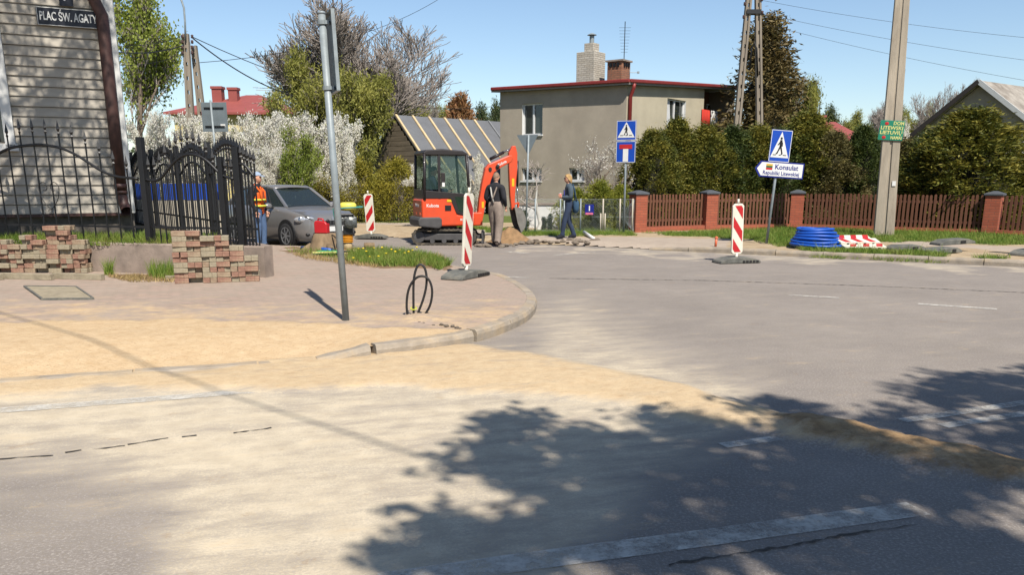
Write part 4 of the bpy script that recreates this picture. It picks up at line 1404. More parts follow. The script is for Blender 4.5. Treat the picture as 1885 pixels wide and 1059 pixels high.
# ---------------------------------------------------------------- distant houses
def hip_house(name, label, u0, u1, v_eave, v_ridge, Y, depth, rz, wallm, roofm, ridge_frac=0.25, oh=0.4):
    a, b = P(u0, v_eave, Y), P(u1, v_eave, Y)
    W = b.x - a.x
    H = a.z; RH = P(u0, v_ridge, Y + depth * .4).z
    t = thing(name, label, "house", ((a.x + b.x) / 2, Y + depth / 2, 0), rz)
    mb = MB(); mb.box((0, 0, H / 2), (W - 2 * oh, depth - 2 * oh, H)); mb.build("wall", M[wallm], t)
    mb = MB(); r_ = W / 2 * ridge_frac
    mb.add([(-W / 2, -depth / 2, H), (W / 2, -depth / 2, H), (W / 2, depth / 2, H), (-W / 2, depth / 2, H), (-r_, 0, RH), (r_, 0, RH),
            (-W / 2, -depth / 2, H - .12), (W / 2, -depth / 2, H - .12), (W / 2, depth / 2, H - .12), (-W / 2, depth / 2, H - .12)],
           [(0, 1, 5, 4), (1, 2, 5), (2, 3, 4, 5), (3, 0, 4), (9, 8, 7, 6), (0, 1, 7, 6), (1, 2, 8, 7), (2, 3, 9, 8), (3, 0, 6, 9)])
    rf = mb.build("roof", M[roofm], t)
    return t, rf, H, RH
t, rf_, H_, RH_ = hip_house("yellow_house", "yellow house with red hipped roof and two red chimneys beyond the blossom", 300, 545, 206, 172, 46.0, 9.0, 0, 'yellow_render', 'red_roof', 0.12)
for (u, v0, v1, w) in ((403, 160, 190, .55), (431, 162, 180, .5)):
    q0, q1 = P(u, v1, 49.0), P(u, v0, 49.0)
    mb = MB(); lc = q0 - Vector(t.location); mb.box((lc.x, lc.y, (q0.z + q1.z) / 2 - .3), (w, w, q1.z - q0.z + .6)); mb.box((lc.x, lc.y, q1.z - .05), (w + .1, w + .1, .14)); mb.build("chimney", M['red_roof'], rf_)
for k in (-2.2, 0.2, 2.4):
    mb = MB(); mb.box((k, -4.11, H_ - 1.6), (1.1, .08, 1.2)); mb.build("window", M['pvc'], t)
t, rf_, H_, RH_ = hip_house("red_roofed_house", "low house with plain red roof behind the thuja hedge on the right", 1480, 1606, 256, 223, 58.0, 8.0, R(-6), 'pale_wall', 'red_roof', 0.5)
q1 = P(1516, 218, 60.0)
mb = MB(); lc = q1 - Vector(t.location); mb.box((lc.x, lc.y, q1.z - .5), (.7, .7, 1.4)); mb.build("chimney", M['red_roof'], rf_)
mb = MB(); q1 = P(1516, 186, 60.0); lc = q1 - Vector(t.location); mb.tube([(lc.x, lc.y, q1.z - 1.6), (lc.x, lc.y, q1.z)], .04, 5); mb.build("antenna", M['black_iron'], rf_)

# house at the right edge
RY = 38.0
apex2 = P(1808, 152, RY)
r2 = Vector((0.80, 0.60, 0)).normalized()
rh = thing("gabled_house", "grey gabled house with mottled asbestos roof at the right edge", "house", (apex2.x, apex2.y, 0), math.atan2(r2.y, r2.x))
RZ2, HW2, DR2 = apex2.z, 4.4, 3.5
mb = MB(); mb.add([(0, -HW2, 0), (0, HW2, 0), (0, HW2, RZ2 - DR2), (0, 0, RZ2 - .06), (0, -HW2, RZ2 - DR2)], [(0, 1, 2, 3, 4)])
mb.add([(0, -HW2, 0), (10, -HW2, 0), (10, -HW2, RZ2 - DR2), (0, -HW2, RZ2 - DR2)], [(0, 1, 2, 3)]); mb.build("wall", M['render_grey'], rh)
for sg in (-1, 1):
    mb = MB(); vs = [(-.35, 0, RZ2), (10, 0, RZ2 + .05), (10, sg * (HW2 + .5), RZ2 - DR2 - .4), (-.35, sg * (HW2 + .5), RZ2 - DR2 - .4)]
    mb.add(vs + [(x, y, z + .08) for x, y, z in vs], [(3, 2, 1, 0), (4, 5, 6, 7), (0, 1, 5, 4), (1, 2, 6, 5), (2, 3, 7, 6), (3, 0, 4, 7)]); rs = mb.build("roof_slope", M['asbestos'], rh)
    mb = MB(); mb.beam((-.36, 0, RZ2 + .04), (-.36, sg * (HW2 + .5), RZ2 - DR2 - .34), .05, .2); mb.build("barge_board", M['white_wood' if sg < 0 else 'roof_dark'], rs)
mb = MB(); mb.box((-.03, -.2, RZ2 - 2.5), (.06, 1.5, .7)); w = mb.build("window", M['brown_wall'], rh)
mb = MB(); mb.box((-.065, -.2, RZ2 - 2.5), (.02, 1.3, .55)); mb.build("pane", M['window_glass'], w)

# ---------------------------------------------------------------- picket fence with brick pillars
FP = [Vector(G(1173, 427, .1)), Vector(G(1303, 423, .1)), Vector(G(1464, 421, .1)), Vector(G(1822, 433, .1)), Vector(G(2260, 452, .1))]
pf = thing("picket_fence", "brown wooden picket fence between red brick pillars in front of the hedge", "fence", (0, 0, 0.08))
PK = MB(); PK.prism([(-.034, 0), (.034, 0), (.034, .93), (.015, .96), (-.015, .96), (-.034, .93)], (0, -.011, 0), (1, 0, 0), (0, 0, 1), (0, .022, 0)); PKM = PK.mesh("picket", M['picket'])
for i, q in enumerate(FP):
    d_ = (FP[min(i + 1, len(FP) - 1)] - FP[max(i - 1, 0)]).normalized()
    an_ = math.atan2(d_.y, d_.x)
    mb = MB(); mb.box((0, 0, .56), (.40, .40, 1.12)); pl_ = mb.build("pillar", M['pillar_brick'], pf, bevel=.008); pl_.location = (q.x, q.y, 0); pl_.rotation_euler = (0, 0, an_)
    mb = MB(); mb.lathe([(.33, 0), (.34, .03), (.33, .06), (.06, .13)], (0, 0, 1.12), 4, Matrix.Rotation(R(45), 3, 'Z')); mb.build("cap", M['slate_cap'], pl_)
for a, b in zip(FP, FP[1:]):
    d_ = (b - a).normalized(); an_ = math.atan2(d_.y, d_.x); ln = (b - a).length
    mb = MB(); mb.box((ln / 2, 0, .06), (ln - .4, .26, .22)); o = mb.build("plinth", M['pillar_brick'], pf); o.location = (a.x, a.y, 0); o.rotation_euler = (0, 0, an_)
    for z in (.35, .92):
        mb = MB(); mb.box((ln / 2, .03, z), (ln - .4, .04, .07)); o = mb.build("rail", M['picket'], pf); o.location = (a.x, a.y, 0); o.rotation_euler = (0, 0, an_)
    n = int((ln - .5) / .118)
    for k in range(n):
        p = a + d_ * (.25 + (ln - .5) * (k + .5) / n)
        o = put("picket", PKM, pf); o.location = (p.x, p.y, .17 + random.uniform(-.01, .015)); o.rotation_euler = (0, random.uniform(-.012, .012), an_ + random.uniform(-.03, .03))
# ---------------------------------------------------------------- vegetation
LM = {}
LM['thuja'] = leafmat("thuja sprays", [S(50, 60, 24), S(86, 92, 36), S(122, 116, 46), S(164, 150, 64)], 0.2)
LM['thuja_dark'] = leafmat("dark thuja sprays", [S(38, 52, 24), S(64, 78, 34), S(108, 114, 52)], 0.2)
LM['thuja_brown'] = leafmat("brownish juniper sprays", [S(66, 62, 36), S(104, 98, 58), S(140, 126, 80)], 0.2)
LM['spruce'] = leafmat("brownish spruce sprays", [S(50, 48, 30), S(88, 78, 46), S(122, 104, 64), S(108, 108, 62)], 0.2)
LM['blossom'] = leafmat("white blossom", [S(222, 216, 196), S(246, 243, 230), S(255, 254, 248)], 0.45)
LM['spring'] = leafmat("fresh spring leaves", [S(96, 116, 46), S(132, 146, 62), S(168, 174, 90)], 0.4)
LM['willow'] = leafmat("olive willow leaves", [S(108, 114, 50), S(142, 142, 68), S(176, 170, 92)], 0.35)
LM['maple'] = leafmat("young maple leaves", [S(118, 132, 54), S(152, 164, 74), S(186, 190, 104)], 0.5)
LM['golden'] = leafmat("yellow green shrub leaves", [S(96, 94, 30), S(140, 132, 46), S(176, 160, 62)], 0.3)
LM['hedge'] = leafmat("light green hedge leaves", [S(86, 100, 34), S(134, 138, 50), S(172, 166, 70)], 0.35)
LM['pine'] = leafmat("far pine needles", [S(40, 54, 34), S(70, 82, 48), S(104, 104, 64)], 0.2)
LM['rust'] = leafmat("rusty budding twigs", [S(112, 78, 52), S(146, 104, 68), S(128, 112, 74)], 0.2)
LM['grass'] = leafmat("grass blades", [S(64, 92, 30), S(98, 128, 46), S(136, 150, 66), S(150, 140, 88)], 0.35)
LM['dry'] = leafmat("dry grass blades", [S(140, 116, 78), S(176, 152, 104), S(118, 104, 62)], 0.2)
LM['shade_tree'] = leafmat("street tree leaves", [S(70, 98, 40), S(104, 130, 56)], 0.3)
M['bark'] = simple("grey brown bark", S(140, 124, 108), 0.95, 0.35, 4, bmp=0.6, bscale=20, stretch=(1, 1, .3))
M['bark_dark'] = simple("dark twig bark", S(186, 174, 164), 0.95, 0.3, 4, bmp=0)
M['limewash'] = simple("lime washed bark", S(232, 228, 218), 0.95, 0.15, 6, bmp=0.4, bscale=25, dirt=S(150, 138, 120))

def unit(a):
    return a / np.maximum(1e-9, np.linalg.norm(a, axis=1, keepdims=True))
def leaves(c, d, L, W, r):
    n = len(c)
    d = unit(d)
    t = unit(np.cross(d, r.normal(size=(n, 3))))
    l = (L * r.uniform(.7, 1.3, (n, 1))) / 2
    w = (W * r.uniform(.7, 1.3, (n, 1))) / 2
    v = np.stack([c - d * l, c + t * w, c + d * l, c - t * w], 1).reshape(-1, 3)
    return v, np.arange(4 * n).reshape(-1, 4)
def leaf_mesh(name, c, d, L, W, mat, r):
    v, f = leaves(c, d, L, W, r)
    return np_mesh(name, v, f, mat)
def clumped(r, cent, out, n_each, spread, L, W, mat, name, up=0.35, jit=0.7):
    """leaf sprays round clump centres, leaning outwards"""
    k = len(cent)
    c = np.repeat(cent, n_each, 0) + r.normal(size=(k * n_each, 3)) * np.asarray(spread)
    d = np.repeat(out, n_each, 0) + r.normal(size=(k * n_each, 3)) * jit + np.array([0, 0, up])
    return leaf_mesh(name, c, d, L, W, mat, r)
def shell(r, n, prof, h, inner=0.55, lump=0.18):
    """points in the outer part of a crown of revolution; prof(t) is the radius at height share t"""
    t = r.uniform(0, 1, n) ** 0.9
    a = r.uniform(0, 2 * np.pi, n)
    rr = np.array([prof(x) for x in t])
    lm = 1 + lump * np.sin(3 * a + 5 * t) + lump * .8 * np.sin(5 * a - 9 * t + 1)
    k = r.uniform(inner, 1, n) ** 0.6 * r.uniform(.9, 1.14, n)
    p = np.stack([np.cos(a) * rr * k * lm, np.sin(a) * rr * k * lm, t * h], 1)
    o = np.stack([np.cos(a), np.sin(a), np.full(n, .25)], 1)
    return p, o
def core(prof, h, r0=.62, name="dark_core"):
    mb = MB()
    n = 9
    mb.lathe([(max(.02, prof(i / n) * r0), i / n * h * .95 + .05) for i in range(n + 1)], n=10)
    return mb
M['core'] = simple("painted foliage shade", S(40, 40, 24), 1.0, 0.3, 5, bmp=0)  # solid filler core, coloured dark to stand for shade inside the crown

def conifer(seed, h, w, mat, clumps=460, each=85, prof=None, L=.085, W=.026, spread=(.06, .06, .11), up=.5):
    r = np.random.default_rng(seed)
    prof = prof or (lambda t: w / 2 * (min(1, .75 + 1.2 * t) if t < .3 else (1 - ((t - .3) / .72) ** 1.7) ** .8 if t < 1.0 else .05))
    pr = lambda t: max(.03, float(np.real(prof(min(t, .985)))))
    p, o = shell(r, clumps, pr, h)
    return clumped(r, p, o, each, spread, L, W, mat, "foliage", up), core(pr, h).mesh("dark_core", M['core'], True)
def stem_mesh(h, r0, seed=0, mat='bark', forks=0):
    random.seed(seed)
    mb = MB()
    mb.tube([(0, 0, -.05), (random.uniform(-.05, .05), 0, h * .5), (0, random.uniform(-.05, .05), h)], [r0, r0 * .8, r0 * .4], 7)
    return mb.mesh("trunk", M[mat], True)

TH = [conifer(s, 3.4, 1.7, LM[m]) for s, m in ((1, 'thuja'), (2, 'thuja_dark'), (3, 'thuja'), (4, 'thuja_brown'))]
TSTEM = stem_mesh(1.2, .07)
def plant_thuja(label, u, vtop, wpx, Y, kind, group, z0=.1, name="thuja", rz=None):
    q = P(u, vtop, Y)
    t = thing(name, label, "tree", (q.x, Y, z0), random.uniform(0, 6.28) if rz is None else rz, group)
    h = q.z - z0
    w = wpx * 1.32 * Y / F
    t.scale = (w / 1.7, w / 1.7, h / 3.4)
    put("foliage", TH[kind][0], t)
    put("dark_core", TH[kind][1], t)
    put("trunk", TSTEM, t)
random.seed(21)
G1 = "thuja hedge behind the picket fence"
for (u, vt, w, Y, k, lab) in (
    (1203, 246, 90, 27.6, 0, "thuja at the left end of the hedge, next to the first brick pillar"),
    (1247, 226, 95, 28.3, 0, "thuja with pointed top in front of the grey house's right window"),
    (1302, 236, 95, 28.3, 2, "dense thuja below the red towel on the balcony"),
    (1352, 240, 90, 28.6, 1, "dark green thuja at the foot of the double concrete pole"),
    (1398, 236, 90, 28.8, 2, "thuja directly behind the pedestrian crossing sign on the consulate post"),
    (1440, 246, 90, 28.6, 1, "dark thuja just right of the crossing sign"),
    (1487, 214, 125, 29.2, 0, "tall golden thuja rising above the consulate sign's right end"),
    (1537, 250, 95, 28.3, 3, "thin brownish juniper in front of the red roofed house"),
    (1592, 238, 80, 28.2, 1, "narrow dark thuja left of the concrete pole with the green sign"),
    (1668, 262, 90, 28.6, 3, "brownish juniper right of the concrete pole with the green sign"),
    (1712, 250, 90, 28.2, 1, "dark thuja between the concrete pole and the big round bush"),
    (1795, 208, 190, 26.6, 0, "big round golden green thuja left of the last brick pillar"),
    (1872, 312, 110, 26.6, 1, "low dark thuja at the right edge under the blossom")):
    plant_thuja(lab, u, vt, w, Y, k, G1)

# spruce behind the hedge
SPR = conifer(9, 8.0, 4.2, LM['spruce'], 420, 46, prof=lambda t: 2.1 * (1.01 - t) ** .6 * (.8 + .2 * math.sin(t * 30)) if t > .1 else 1.8, L=.2, W=.06, spread=.2, up=-.15)
def plant(name, label, cat, u, vtop, Y, meshes, h0, w=None, w0=None, z0=0.05, group=None, rz=None, stem=None):
    q = P(u, vtop, Y)
    t = thing(name, label, cat, (q.x, Y, z0), random.uniform(0, 6.28) if rz is None else rz, group)
    s = (q.z - z0) / h0
    sw = (w * Y / F / w0) if w else s
    t.scale = (sw, sw, s)
    for nm, me in meshes:
        put(nm, me, t)
    return t
plant("spruce", "tall ragged brownish spruce behind the double concrete pole", "tree", 1418, 38, 37.0, [("foliage", SPR[0]), ("dark_core", SPR[1]), ("trunk", stem_mesh(6, .16))], 8.0, 225, 4.2)
plant("rusty_conifer", "rusty brown conifer above the barn roof", "tree", 846, 180, 60.0, [("foliage", conifer(12, 6, 3.2, LM['rust'], 260, 26, L=.3, W=.1, spread=.22)[0]), ("trunk", stem_mesh(4, .15))], 6.0, 75, 3.2)

# ---- branching trees
def grow_tree(seed, h, r0, levels=4, nch=5, spread=.9, lean=.12, trunk=.3, up=.35, ratio=.62, twist=.25):
    rd = random.Random(seed)
    out, tips = [], []
    def rec(p, d, L, r_, lv):
        n = 4 if lv < levels else 3
        pts, rs = [p], [r_]
        q, dd = p, d
        for i in range(n):
            dd = (dd + Vector((rd.gauss(0, 1), rd.gauss(0, 1), rd.gauss(0, 1))) * twist * .5 + Vector((0, 0, up * .18))).normalized()
            q = q + dd * L / n
            pts.append(q)
            rs.append(r_ * (1 - .6 * (i + 1) / n))
        out.append((pts, rs, lv))
        if lv >= levels:
            tips.append((pts[-1], dd)); tips.append((pts[-2], dd))
            return
        k = nch + rd.randint(-1, 1)
        for c in range(k):
            t = (trunk if lv == 0 else .2) + (1 - (trunk if lv == 0 else .2)) * (c + rd.random()) / k
            i = min(n - 1, int(t * n))
            b = pts[i].lerp(pts[i + 1], t * n - i)
            ax = dd.orthogonal().normalized()
            ax = Matrix.Rotation(rd.uniform(0, 6.283), 3, dd) @ ax
            nd_ = (dd * math.cos(spread * rd.uniform(.6, 1.1)) + ax * math.sin(spread * rd.uniform(.6, 1.1))).normalized()
            nd_ = (nd_ + Vector((0, 0, up))).normalized()
            rec(b, nd_, L * ratio * rd.uniform(.8, 1.15) * (1.1 - .4 * t), max(.006, rs[i] * .6), lv + 1)
    rec(Vector((0, 0, -.1)), Vector((lean * rd.uniform(-1, 1), lean * rd.uniform(-1, 1), 1)).normalized(), h, r0, 0)
    return out, tips
def tree_meshes(out, split=2, mat='bark', tmat='bark_dark', minr=0.0):
    a, b = MB(), MB()
    for pts, rs, lv in out:
        rs = [max(minr, x) for x in rs]
        (a if lv < split else b).tube(pts, rs, 7 if lv == 0 else 5 if lv == 1 else 3, caps=False)
    def quick(mbx, nm, m_):
        me = bpy.data.meshes.new(nm); me.from_pydata(mbx.v, [], mbx.f); me.materials.append(M[m_])
        me.polygons.foreach_set("use_smooth", [True] * len(me.polygons)); return me
    return quick(a, "trunk", mat), quick(b, "twigs", tmat)
def tip_leaves(tips, seed, each, spread, L, W, mat, name="foliage", up=.1, frac=1.0):
    r = np.random.default_rng(seed)
    p = np.array([t[0] for t in tips]); d = np.array([t[1] for t in tips])
    if frac < 1:
        k = r.random(len(p)) < frac; p, d = p[k], d[k]
    return clumped(r, p, d, each, spread, L, W, mat, name, up, 1.0)

# big bare tree with a greening willow under it
o_, tips = grow_tree(37, 3.4, .2, 5, 6, .62, .05, .25, .24, .76, .3)
bt, bw2 = tree_meshes(o_, 2, minr=.009)
hb = max(max(p.z for p in q[0]) for q in o_)
wb = max(abs(p.x) for q in o_ for p in q[0])
plant("bare_tree", "large spreading tree with bare grey twigs against the sky", "tree", 668, -4, 43.0, [("trunk", bt), ("twigs", bw2)], hb, 420, 2 * wb, rz=.4)
plant("bare_tree", "bare twiggy tree behind the thujas left of the gabled house", "tree", 1738, 142, 62.0, [("trunk", bt), ("twigs", bw2)], hb, 150, 2 * wb, rz=2.2)
plant("bare_tree", "smaller bare tree right behind the concrete pole with the green sign", "tree", 1650, 178, 66.0, [("trunk", bt), ("twigs", bw2)], hb, 130, 2 * wb, rz=4.0)
plant("bare_tree", "thin bare tree in the gap beyond the barn roof", "tree", 782, 150, 70.0, [("trunk", bt), ("twigs", bw2)], hb, 120, 2 * wb, rz=5.0)
def broad(seed, h, w, mat, clumps, each, L, W, spread, low=.1, name="foliage", inner=.35, up=.15):
    r = np.random.default_rng(seed)
    prof = lambda t: w / 2 * max(.05, math.sin(math.pi * (low + (1 - low) * min(t, .98)) ** .9)) ** .7
    p, o = shell(r, clumps, prof, h, inner, .22)
    return clumped(r, p, o, each, spread, L, W, mat, name, up)
def bushy(seed, h, w, stems=5, levels=4, nch=5):
    """several stems fanning from the ground; returns twig meshes and leaf points along the twigs, scaled to h x w"""
    rd = random.Random(seed)
    allb, pts, dirs = [], [], []
    for k in range(stems):
        a = 2 * math.pi * (k + rd.random() * .6) / stems
        o_, _ = grow_tree(seed * 17 + k, 1.5, .035, levels, nch, .62, .0, .12, .42, .62, .3)
        sh = Vector((math.cos(a), math.sin(a), 0)) * rd.uniform(.05, .16)
        ln = Matrix.Rotation(rd.uniform(.15, .42), 3, Vector((-math.sin(a), math.cos(a), 0)))
        for p_, r_, lv in o_:
            q = [ln @ x + sh for x in p_]
            allb.append((q, r_, lv))
            if lv >= levels - 1:
                for x, y in zip(q, q[1:]):
                    pts.append(x.lerp(y, .5)); pts.append(y); dirs += [(y - x), (y - x)]
    P_ = np.array(pts); D_ = np.array(dirs)
    hz = P_[:, 2].max(); wx = np.percentile(np.abs(P_[:, :2]), 98) * 2
    sc = np.array([w / wx, w / wx, h / hz])
    allb = [([Vector((x.x * sc[0], x.y * sc[1], x.z * sc[2])) for x in q], [max(.006, a_ * 1.2) for a_ in r_], lv) for q, r_, lv in allb]
    return allb, P_ * sc, unit(D_)
def bush_leaves(P_, D_, seed, n, each, spread, L, W, mat, name):
    r = np.random.default_rng(seed)
    k = r.choice(len(P_), min(n, len(P_)), replace=False)
    return clumped(r, P_[k], D_[k], each, spread, L, W, mat, name, .1, 1.0)
BU = [bushy(s_, 3.2, 3.0) for s_ in (301, 302)]
BUT = [tree_meshes(b_[0], 1) for b_ in BU]
big = bushy(303, 6, 5, 6, 5, 4)
bigm = tree_meshes(big[0], 2)
WIL = [[("foliage", bush_leaves(big[1], big[2], 41, 4200, 11, .2, .16, .05, LM['willow'], "foliage")), ("trunk", bigm[0]), ("twigs", bigm[1])],
       [("foliage", bush_leaves(BU[0][1], BU[0][2], 42, 2600, 7, .09, .10, .04, LM['spring'], "foliage")), ("trunk", BUT[0][0]), ("twigs", BUT[0][1])],
       [("foliage", broad(43, 2.2, 2.4, LM['golden'], 240, 55, .085, .032, .12, .2))],
       [("foliage", broad(44, 6, 5, LM['pine'], 300, 40, .28, .09, .3, .2))]]
o_, tips = grow_tree(33, 2.2, .07, 4, 5, .6, .1, .1, .5, .62)
SH_T, SH_W = tree_meshes(o_, 2, minr=.008); SH_H = max(max(p.z for p in q[0]) for q in o_); SH_Wd = 2 * max(abs(p.x) for q in o_ for p in q[0])
def with_stems(t, h):
    """stems of a shrub, scaled to its crown"""
    a = put("stems", SH_W, t); k = h * .9 / SH_H; a.scale = (k, k, k)
    b = put("trunk", SH_T, t); b.scale = (k, k, k)
t = plant("willow", "big olive green willow in front of the bare tree", "tree", 604, 96, 36.0, WIL[0], 6, 190, 5)
t = plant("willow", "lower olive willow to the right of the big one, above the barn gable", "tree", 690, 120, 47.0, WIL[0], 6, 130, 5, rz=1.0)
t = plant("spring_shrub", "light green shrub in the middle of the white blossom", "shrub", 540, 228, 27.5, WIL[1], 3.2, 110, 2.6)
t = plant("golden_shrub", "yellow green shrub behind the far beacon", "shrub", 655, 300, 30.5, WIL[2], 2.2, 110, 2.4); with_stems(t, 2)
t = plant("golden_shrub", "yellow green shrub left of the excavator cab", "shrub", 730, 298, 31.0, WIL[2], 2.2, 110, 2.4, rz=2); with_stems(t, 2)
t = plant("golden_shrub", "yellow green shrub above the car roof", "shrub", 600, 322, 30.0, WIL[2], 2.2, 90, 2.4, rz=4); with_stems(t, 2)
for (u, vt, w, Y, lab) in ((770, 196, 120, 75, "pale budding tree far behind the barn's left end"), (886, 202, 60, 75, "dark far pine beside the grey house's left eave"), (914, 197, 55, 78, "rounded far pine touching the grey house"),
                           (812, 200, 70, 80, "far tree in the gap behind the barn ridge")):
    t = plant("far_tree", lab, "tree", u, vt, Y, (WIL[3] if u > 850 else WIL[0]), 6, w, 5, group="trees beyond the barn"); with_stems(t, 6)
for (u, vt, w, Y, lab) in ((1575, 205, 90, 80, "far greenish tree right of the small red roof"), (1700, 196, 80, 80, "far olive tree right of the concrete pole"), (1458, 112, 95, 44, "pale grey green tree right of the ragged spruce"), (1640, 214, 90, 76, "far tree directly behind the concrete pole"), (1530, 206, 60, 85, "far dark tree above the small red roof")):
    t = plant("far_tree", lab, "tree", u, vt, Y, (WIL[0] if u != 1530 else WIL[3]), 6, w, 5, group="trees beyond the hedge"); with_stems(t, 6)

# white blossom shrubs
BLS = [[("blossom", bush_leaves(BU[k_][1], BU[k_][2], 51 + k_, 5200, 7, .055, .05, .042, LM['blossom'], "blossom")),
        ("foliage", bush_leaves(BU[k_][1], BU[k_][2], 55 + k_, 500, 4, .07, .07, .03, LM['spring'], "foliage")), ("trunk", BUT[k_][0]), ("twigs", BUT[k_][1])] for k_ in (0, 1)]
GB = "white blossoming shrubs beyond the iron fence"
for (u, vt, w, Y, k, lab) in ((268, 262, 90, 28.5, 0, "white blossom shrub just right of the wooden house corner"), (318, 206, 120, 29.5, 1, "white blossom shrub left of the double lamp pole"), (385, 214, 110, 29.0, 0, "white blossom shrub behind the sign seen from behind"),
                            (440, 206, 130, 30.0, 1, "white blossom shrub under the yellow wall"), (505, 212, 110, 30.5, 0, "white blossom shrub left of the light green shrub"), (580, 206, 130, 31.0, 1, "white blossom shrub between the car and the willow"),
                            (628, 226, 90, 30.0, 0, "white blossom shrub behind the leaning signpost"), (480, 270, 80, 28.0, 1, "white blossom shrub above the man in the orange vest")):
    t = plant("blossom_shrub", lab, "shrub", u, vt, Y, BLS[k], 3.2, w, 3.0, group=GB)
for (u, vt, w, Y, k, lab) in ((872, 282, 75, 27.0, 0, "white blossom shrub seen through the excavator cab"), (805, 300, 85, 27.5, 1, "white blossom shrub behind the excavator's rear"), (1676, 218, 60, 34.0, 0, "white blossom tree peeping over the hedge by the green sign"),
                            (1868, 262, 90, 30.0, 1, "white blossom shrub at the right edge below the asbestos roof"), (1352, 228, 60, 33.0, 0, "white blossom twigs below the grey house balcony")):
    t = plant("blossom_shrub", lab, "shrub", u, vt, Y, BLS[k], 3.2, w, 3.0, group="white blossoming shrubs")

# young maple beside the wooden house
o_, tips = grow_tree(61, 4.6, .16, 5, 5, .7, .05, .3, .25, .62)
mt_, mw_ = tree_meshes(o_, 2, minr=.008)
ml = tip_leaves(tips, 62, 4, .2, .11, .085, LM['maple'], frac=.42)
hm = max(max(p.z for p in q[0]) for q in o_); wm = 2 * max(abs(p.x) for q in o_ for p in q[0])
plant("maple_tree", "leafy young maple rising behind the wooden house corner", "tree", 200, -70, 33.0, [("trunk", mt_), ("twigs", mw_), ("foliage", ml)], hm, 250, wm, rz=1.3)

# fruit trees in front of the grey house
o_, tips = grow_tree(71, 1.7, .06, 4, 4, .95, .15, .35, .12, .66, .35)
ft, fw = tree_meshes(o_, 1, mat='limewash', minr=.006)
hf = max(max(p.z for p in q[0]) for q in o_); wf_ = 2 * max(abs(p.x) for q in o_ for p in q[0])
plant("cherry_tree", "small bare cherry tree with lime washed trunk beside the woman", "tree", 990, 292, 25.2, [("trunk", ft), ("twigs", fw)], hf, 100, wf_, rz=.8, z0=.1)
o_, tips = grow_tree(73, 2.6, .11, 4, 5, .95, .12, .3, .12, .64, .3)
f2, fw2 = tree_meshes(o_, 2, minr=.008)
hf = max(max(p.z for p in q[0]) for q in o_); wf_ = 2 * max(abs(p.x) for q in o_ for p in q[0])
bl = tip_leaves(tips, 74, 3, .08, .06, .045, LM['blossom'], "blossom", frac=.3)
plant("plum_tree", "plum tree with sparse white blossom against the grey house wall", "tree", 1092, 250, 27.5, [("trunk", f2), ("twigs", fw2), ("blossom", bl)], hf, 150, wf_, rz=2.1, z0=.1)

# clipped hedge behind the wire fence
HG = broad(81, 1.6, 1.5, LM['hedge'], 260, 40, .075, .035, .09, .3, inner=.3)
for (u, vt, w, lab) in ((1062, 352, 75, "light green hedge bush behind the woman's bag"), (1105, 338, 85, "light green hedge bush above the blue number plate"), (1145, 346, 70, "light green hedge bush beside the two sign post")):
    t = plant("hedge_bush", lab, "shrub", u, vt, 26.0, [("foliage", HG)], 1.6, w, 1.5, z0=.1, group="hedge behind the wire fence"); with_stems(t, 1.4)
SMALL = conifer(85, 1.0, .35, LM['thuja_dark'], 60, 24, L=.06, W=.03, spread=.035)
for u, vt, lab in ((1013, 394, "tiny dark conifer left of the woman"), (1001, 400, "tiny conifer beside the lime washed trunk"), (966, 388, "small dark conifer right of the digger bucket")):
    t = plant("dwarf_conifer", lab, "shrub", u, vt, 25.6, [("foliage", SMALL[0]), ("dark_core", SMALL[1])], 1.0, 14, .35, z0=.1, group="dwarf conifers by the white plinth")

# distant wood closing the view
r = np.random.default_rng(5)
n = 900
xx = r.uniform(-95, 95, n); yy = r.uniform(88, 112, n); hh_ = r.uniform(.3, 1, n) * (3.6 + 1.8 * np.sin(xx * .21) + 1.2 * np.sin(xx * .53))
cent = np.stack([xx, yy, hh_], 1)
me = clumped(r, cent, np.tile([[0, -.5, .3]], (n, 1)), 26, .75, .8, .45, LM['pine'], "far_wood", .1, 1.0)
struct(put("far_wood", me), 'stuff', "distant belt of dull green trees closing the horizon")

# ---------------------------------------------------------------- grass
def blades(pts, h, w, mat, name, r, lean=.5):
    n = len(pts)
    a = r.uniform(0, 2 * np.pi, n)
    hh = h * r.uniform(.4, 1.3, n)
    side = np.stack([np.cos(a), np.sin(a), np.zeros(n)], 1) * (w / 2)
    tip = np.stack([r.normal(size=n) * lean * hh, r.normal(size=n) * lean * hh, hh], 1)
    v = np.stack([pts - side, pts + side, pts + tip * .6 + side * .5, pts + tip], 1).reshape(-1, 3)
    f = np.arange(4 * n).reshape(-1, 4)
    return np_mesh(name, v, f, mat)
X, Y, Z, gm = VG
sel = np.where((gm > .35) & (Y < 31))[0]
r = np.random.default_rng(17)
def scatter(idx, n, z0=None):
    k = r.choice(idx, n)
    p = np.stack([X[k], Y[k], Z[k]], 1)
    p[:, :2] += r.uniform(-.09, .09, (n, 2))
    return p
near = sel[(Y[sel] < 27.5)]
struct(put("grass", blades(scatter(near, 70000), .085, .012, LM['grass'], "grass", r)), 'stuff', "short green grass along the picket fence and verge")
struct(put("tall_grass", blades(scatter(sel[(X[sel] > 6) & (gm[sel] > .9)], 5000), .2, .014, LM['grass'], "tall_grass", r)), 'stuff', "taller grass tufts round the concrete pole")
def poly_pts(px, n, z, jit=0):
    P_ = np.array([G(u, v, z) for u, v in px])
    lo, hi = P_.min(0), P_.max(0)
    q = r.uniform(lo, hi, (n * 6, 2))
    q = q[sdist(q[:, 0], q[:, 1], P_) > -.02 + .15 * (fbm(q[:, 0], q[:, 1], 2.5, 3) - .4)][:n]
    return np.column_stack([q, np.full(len(q), z)])
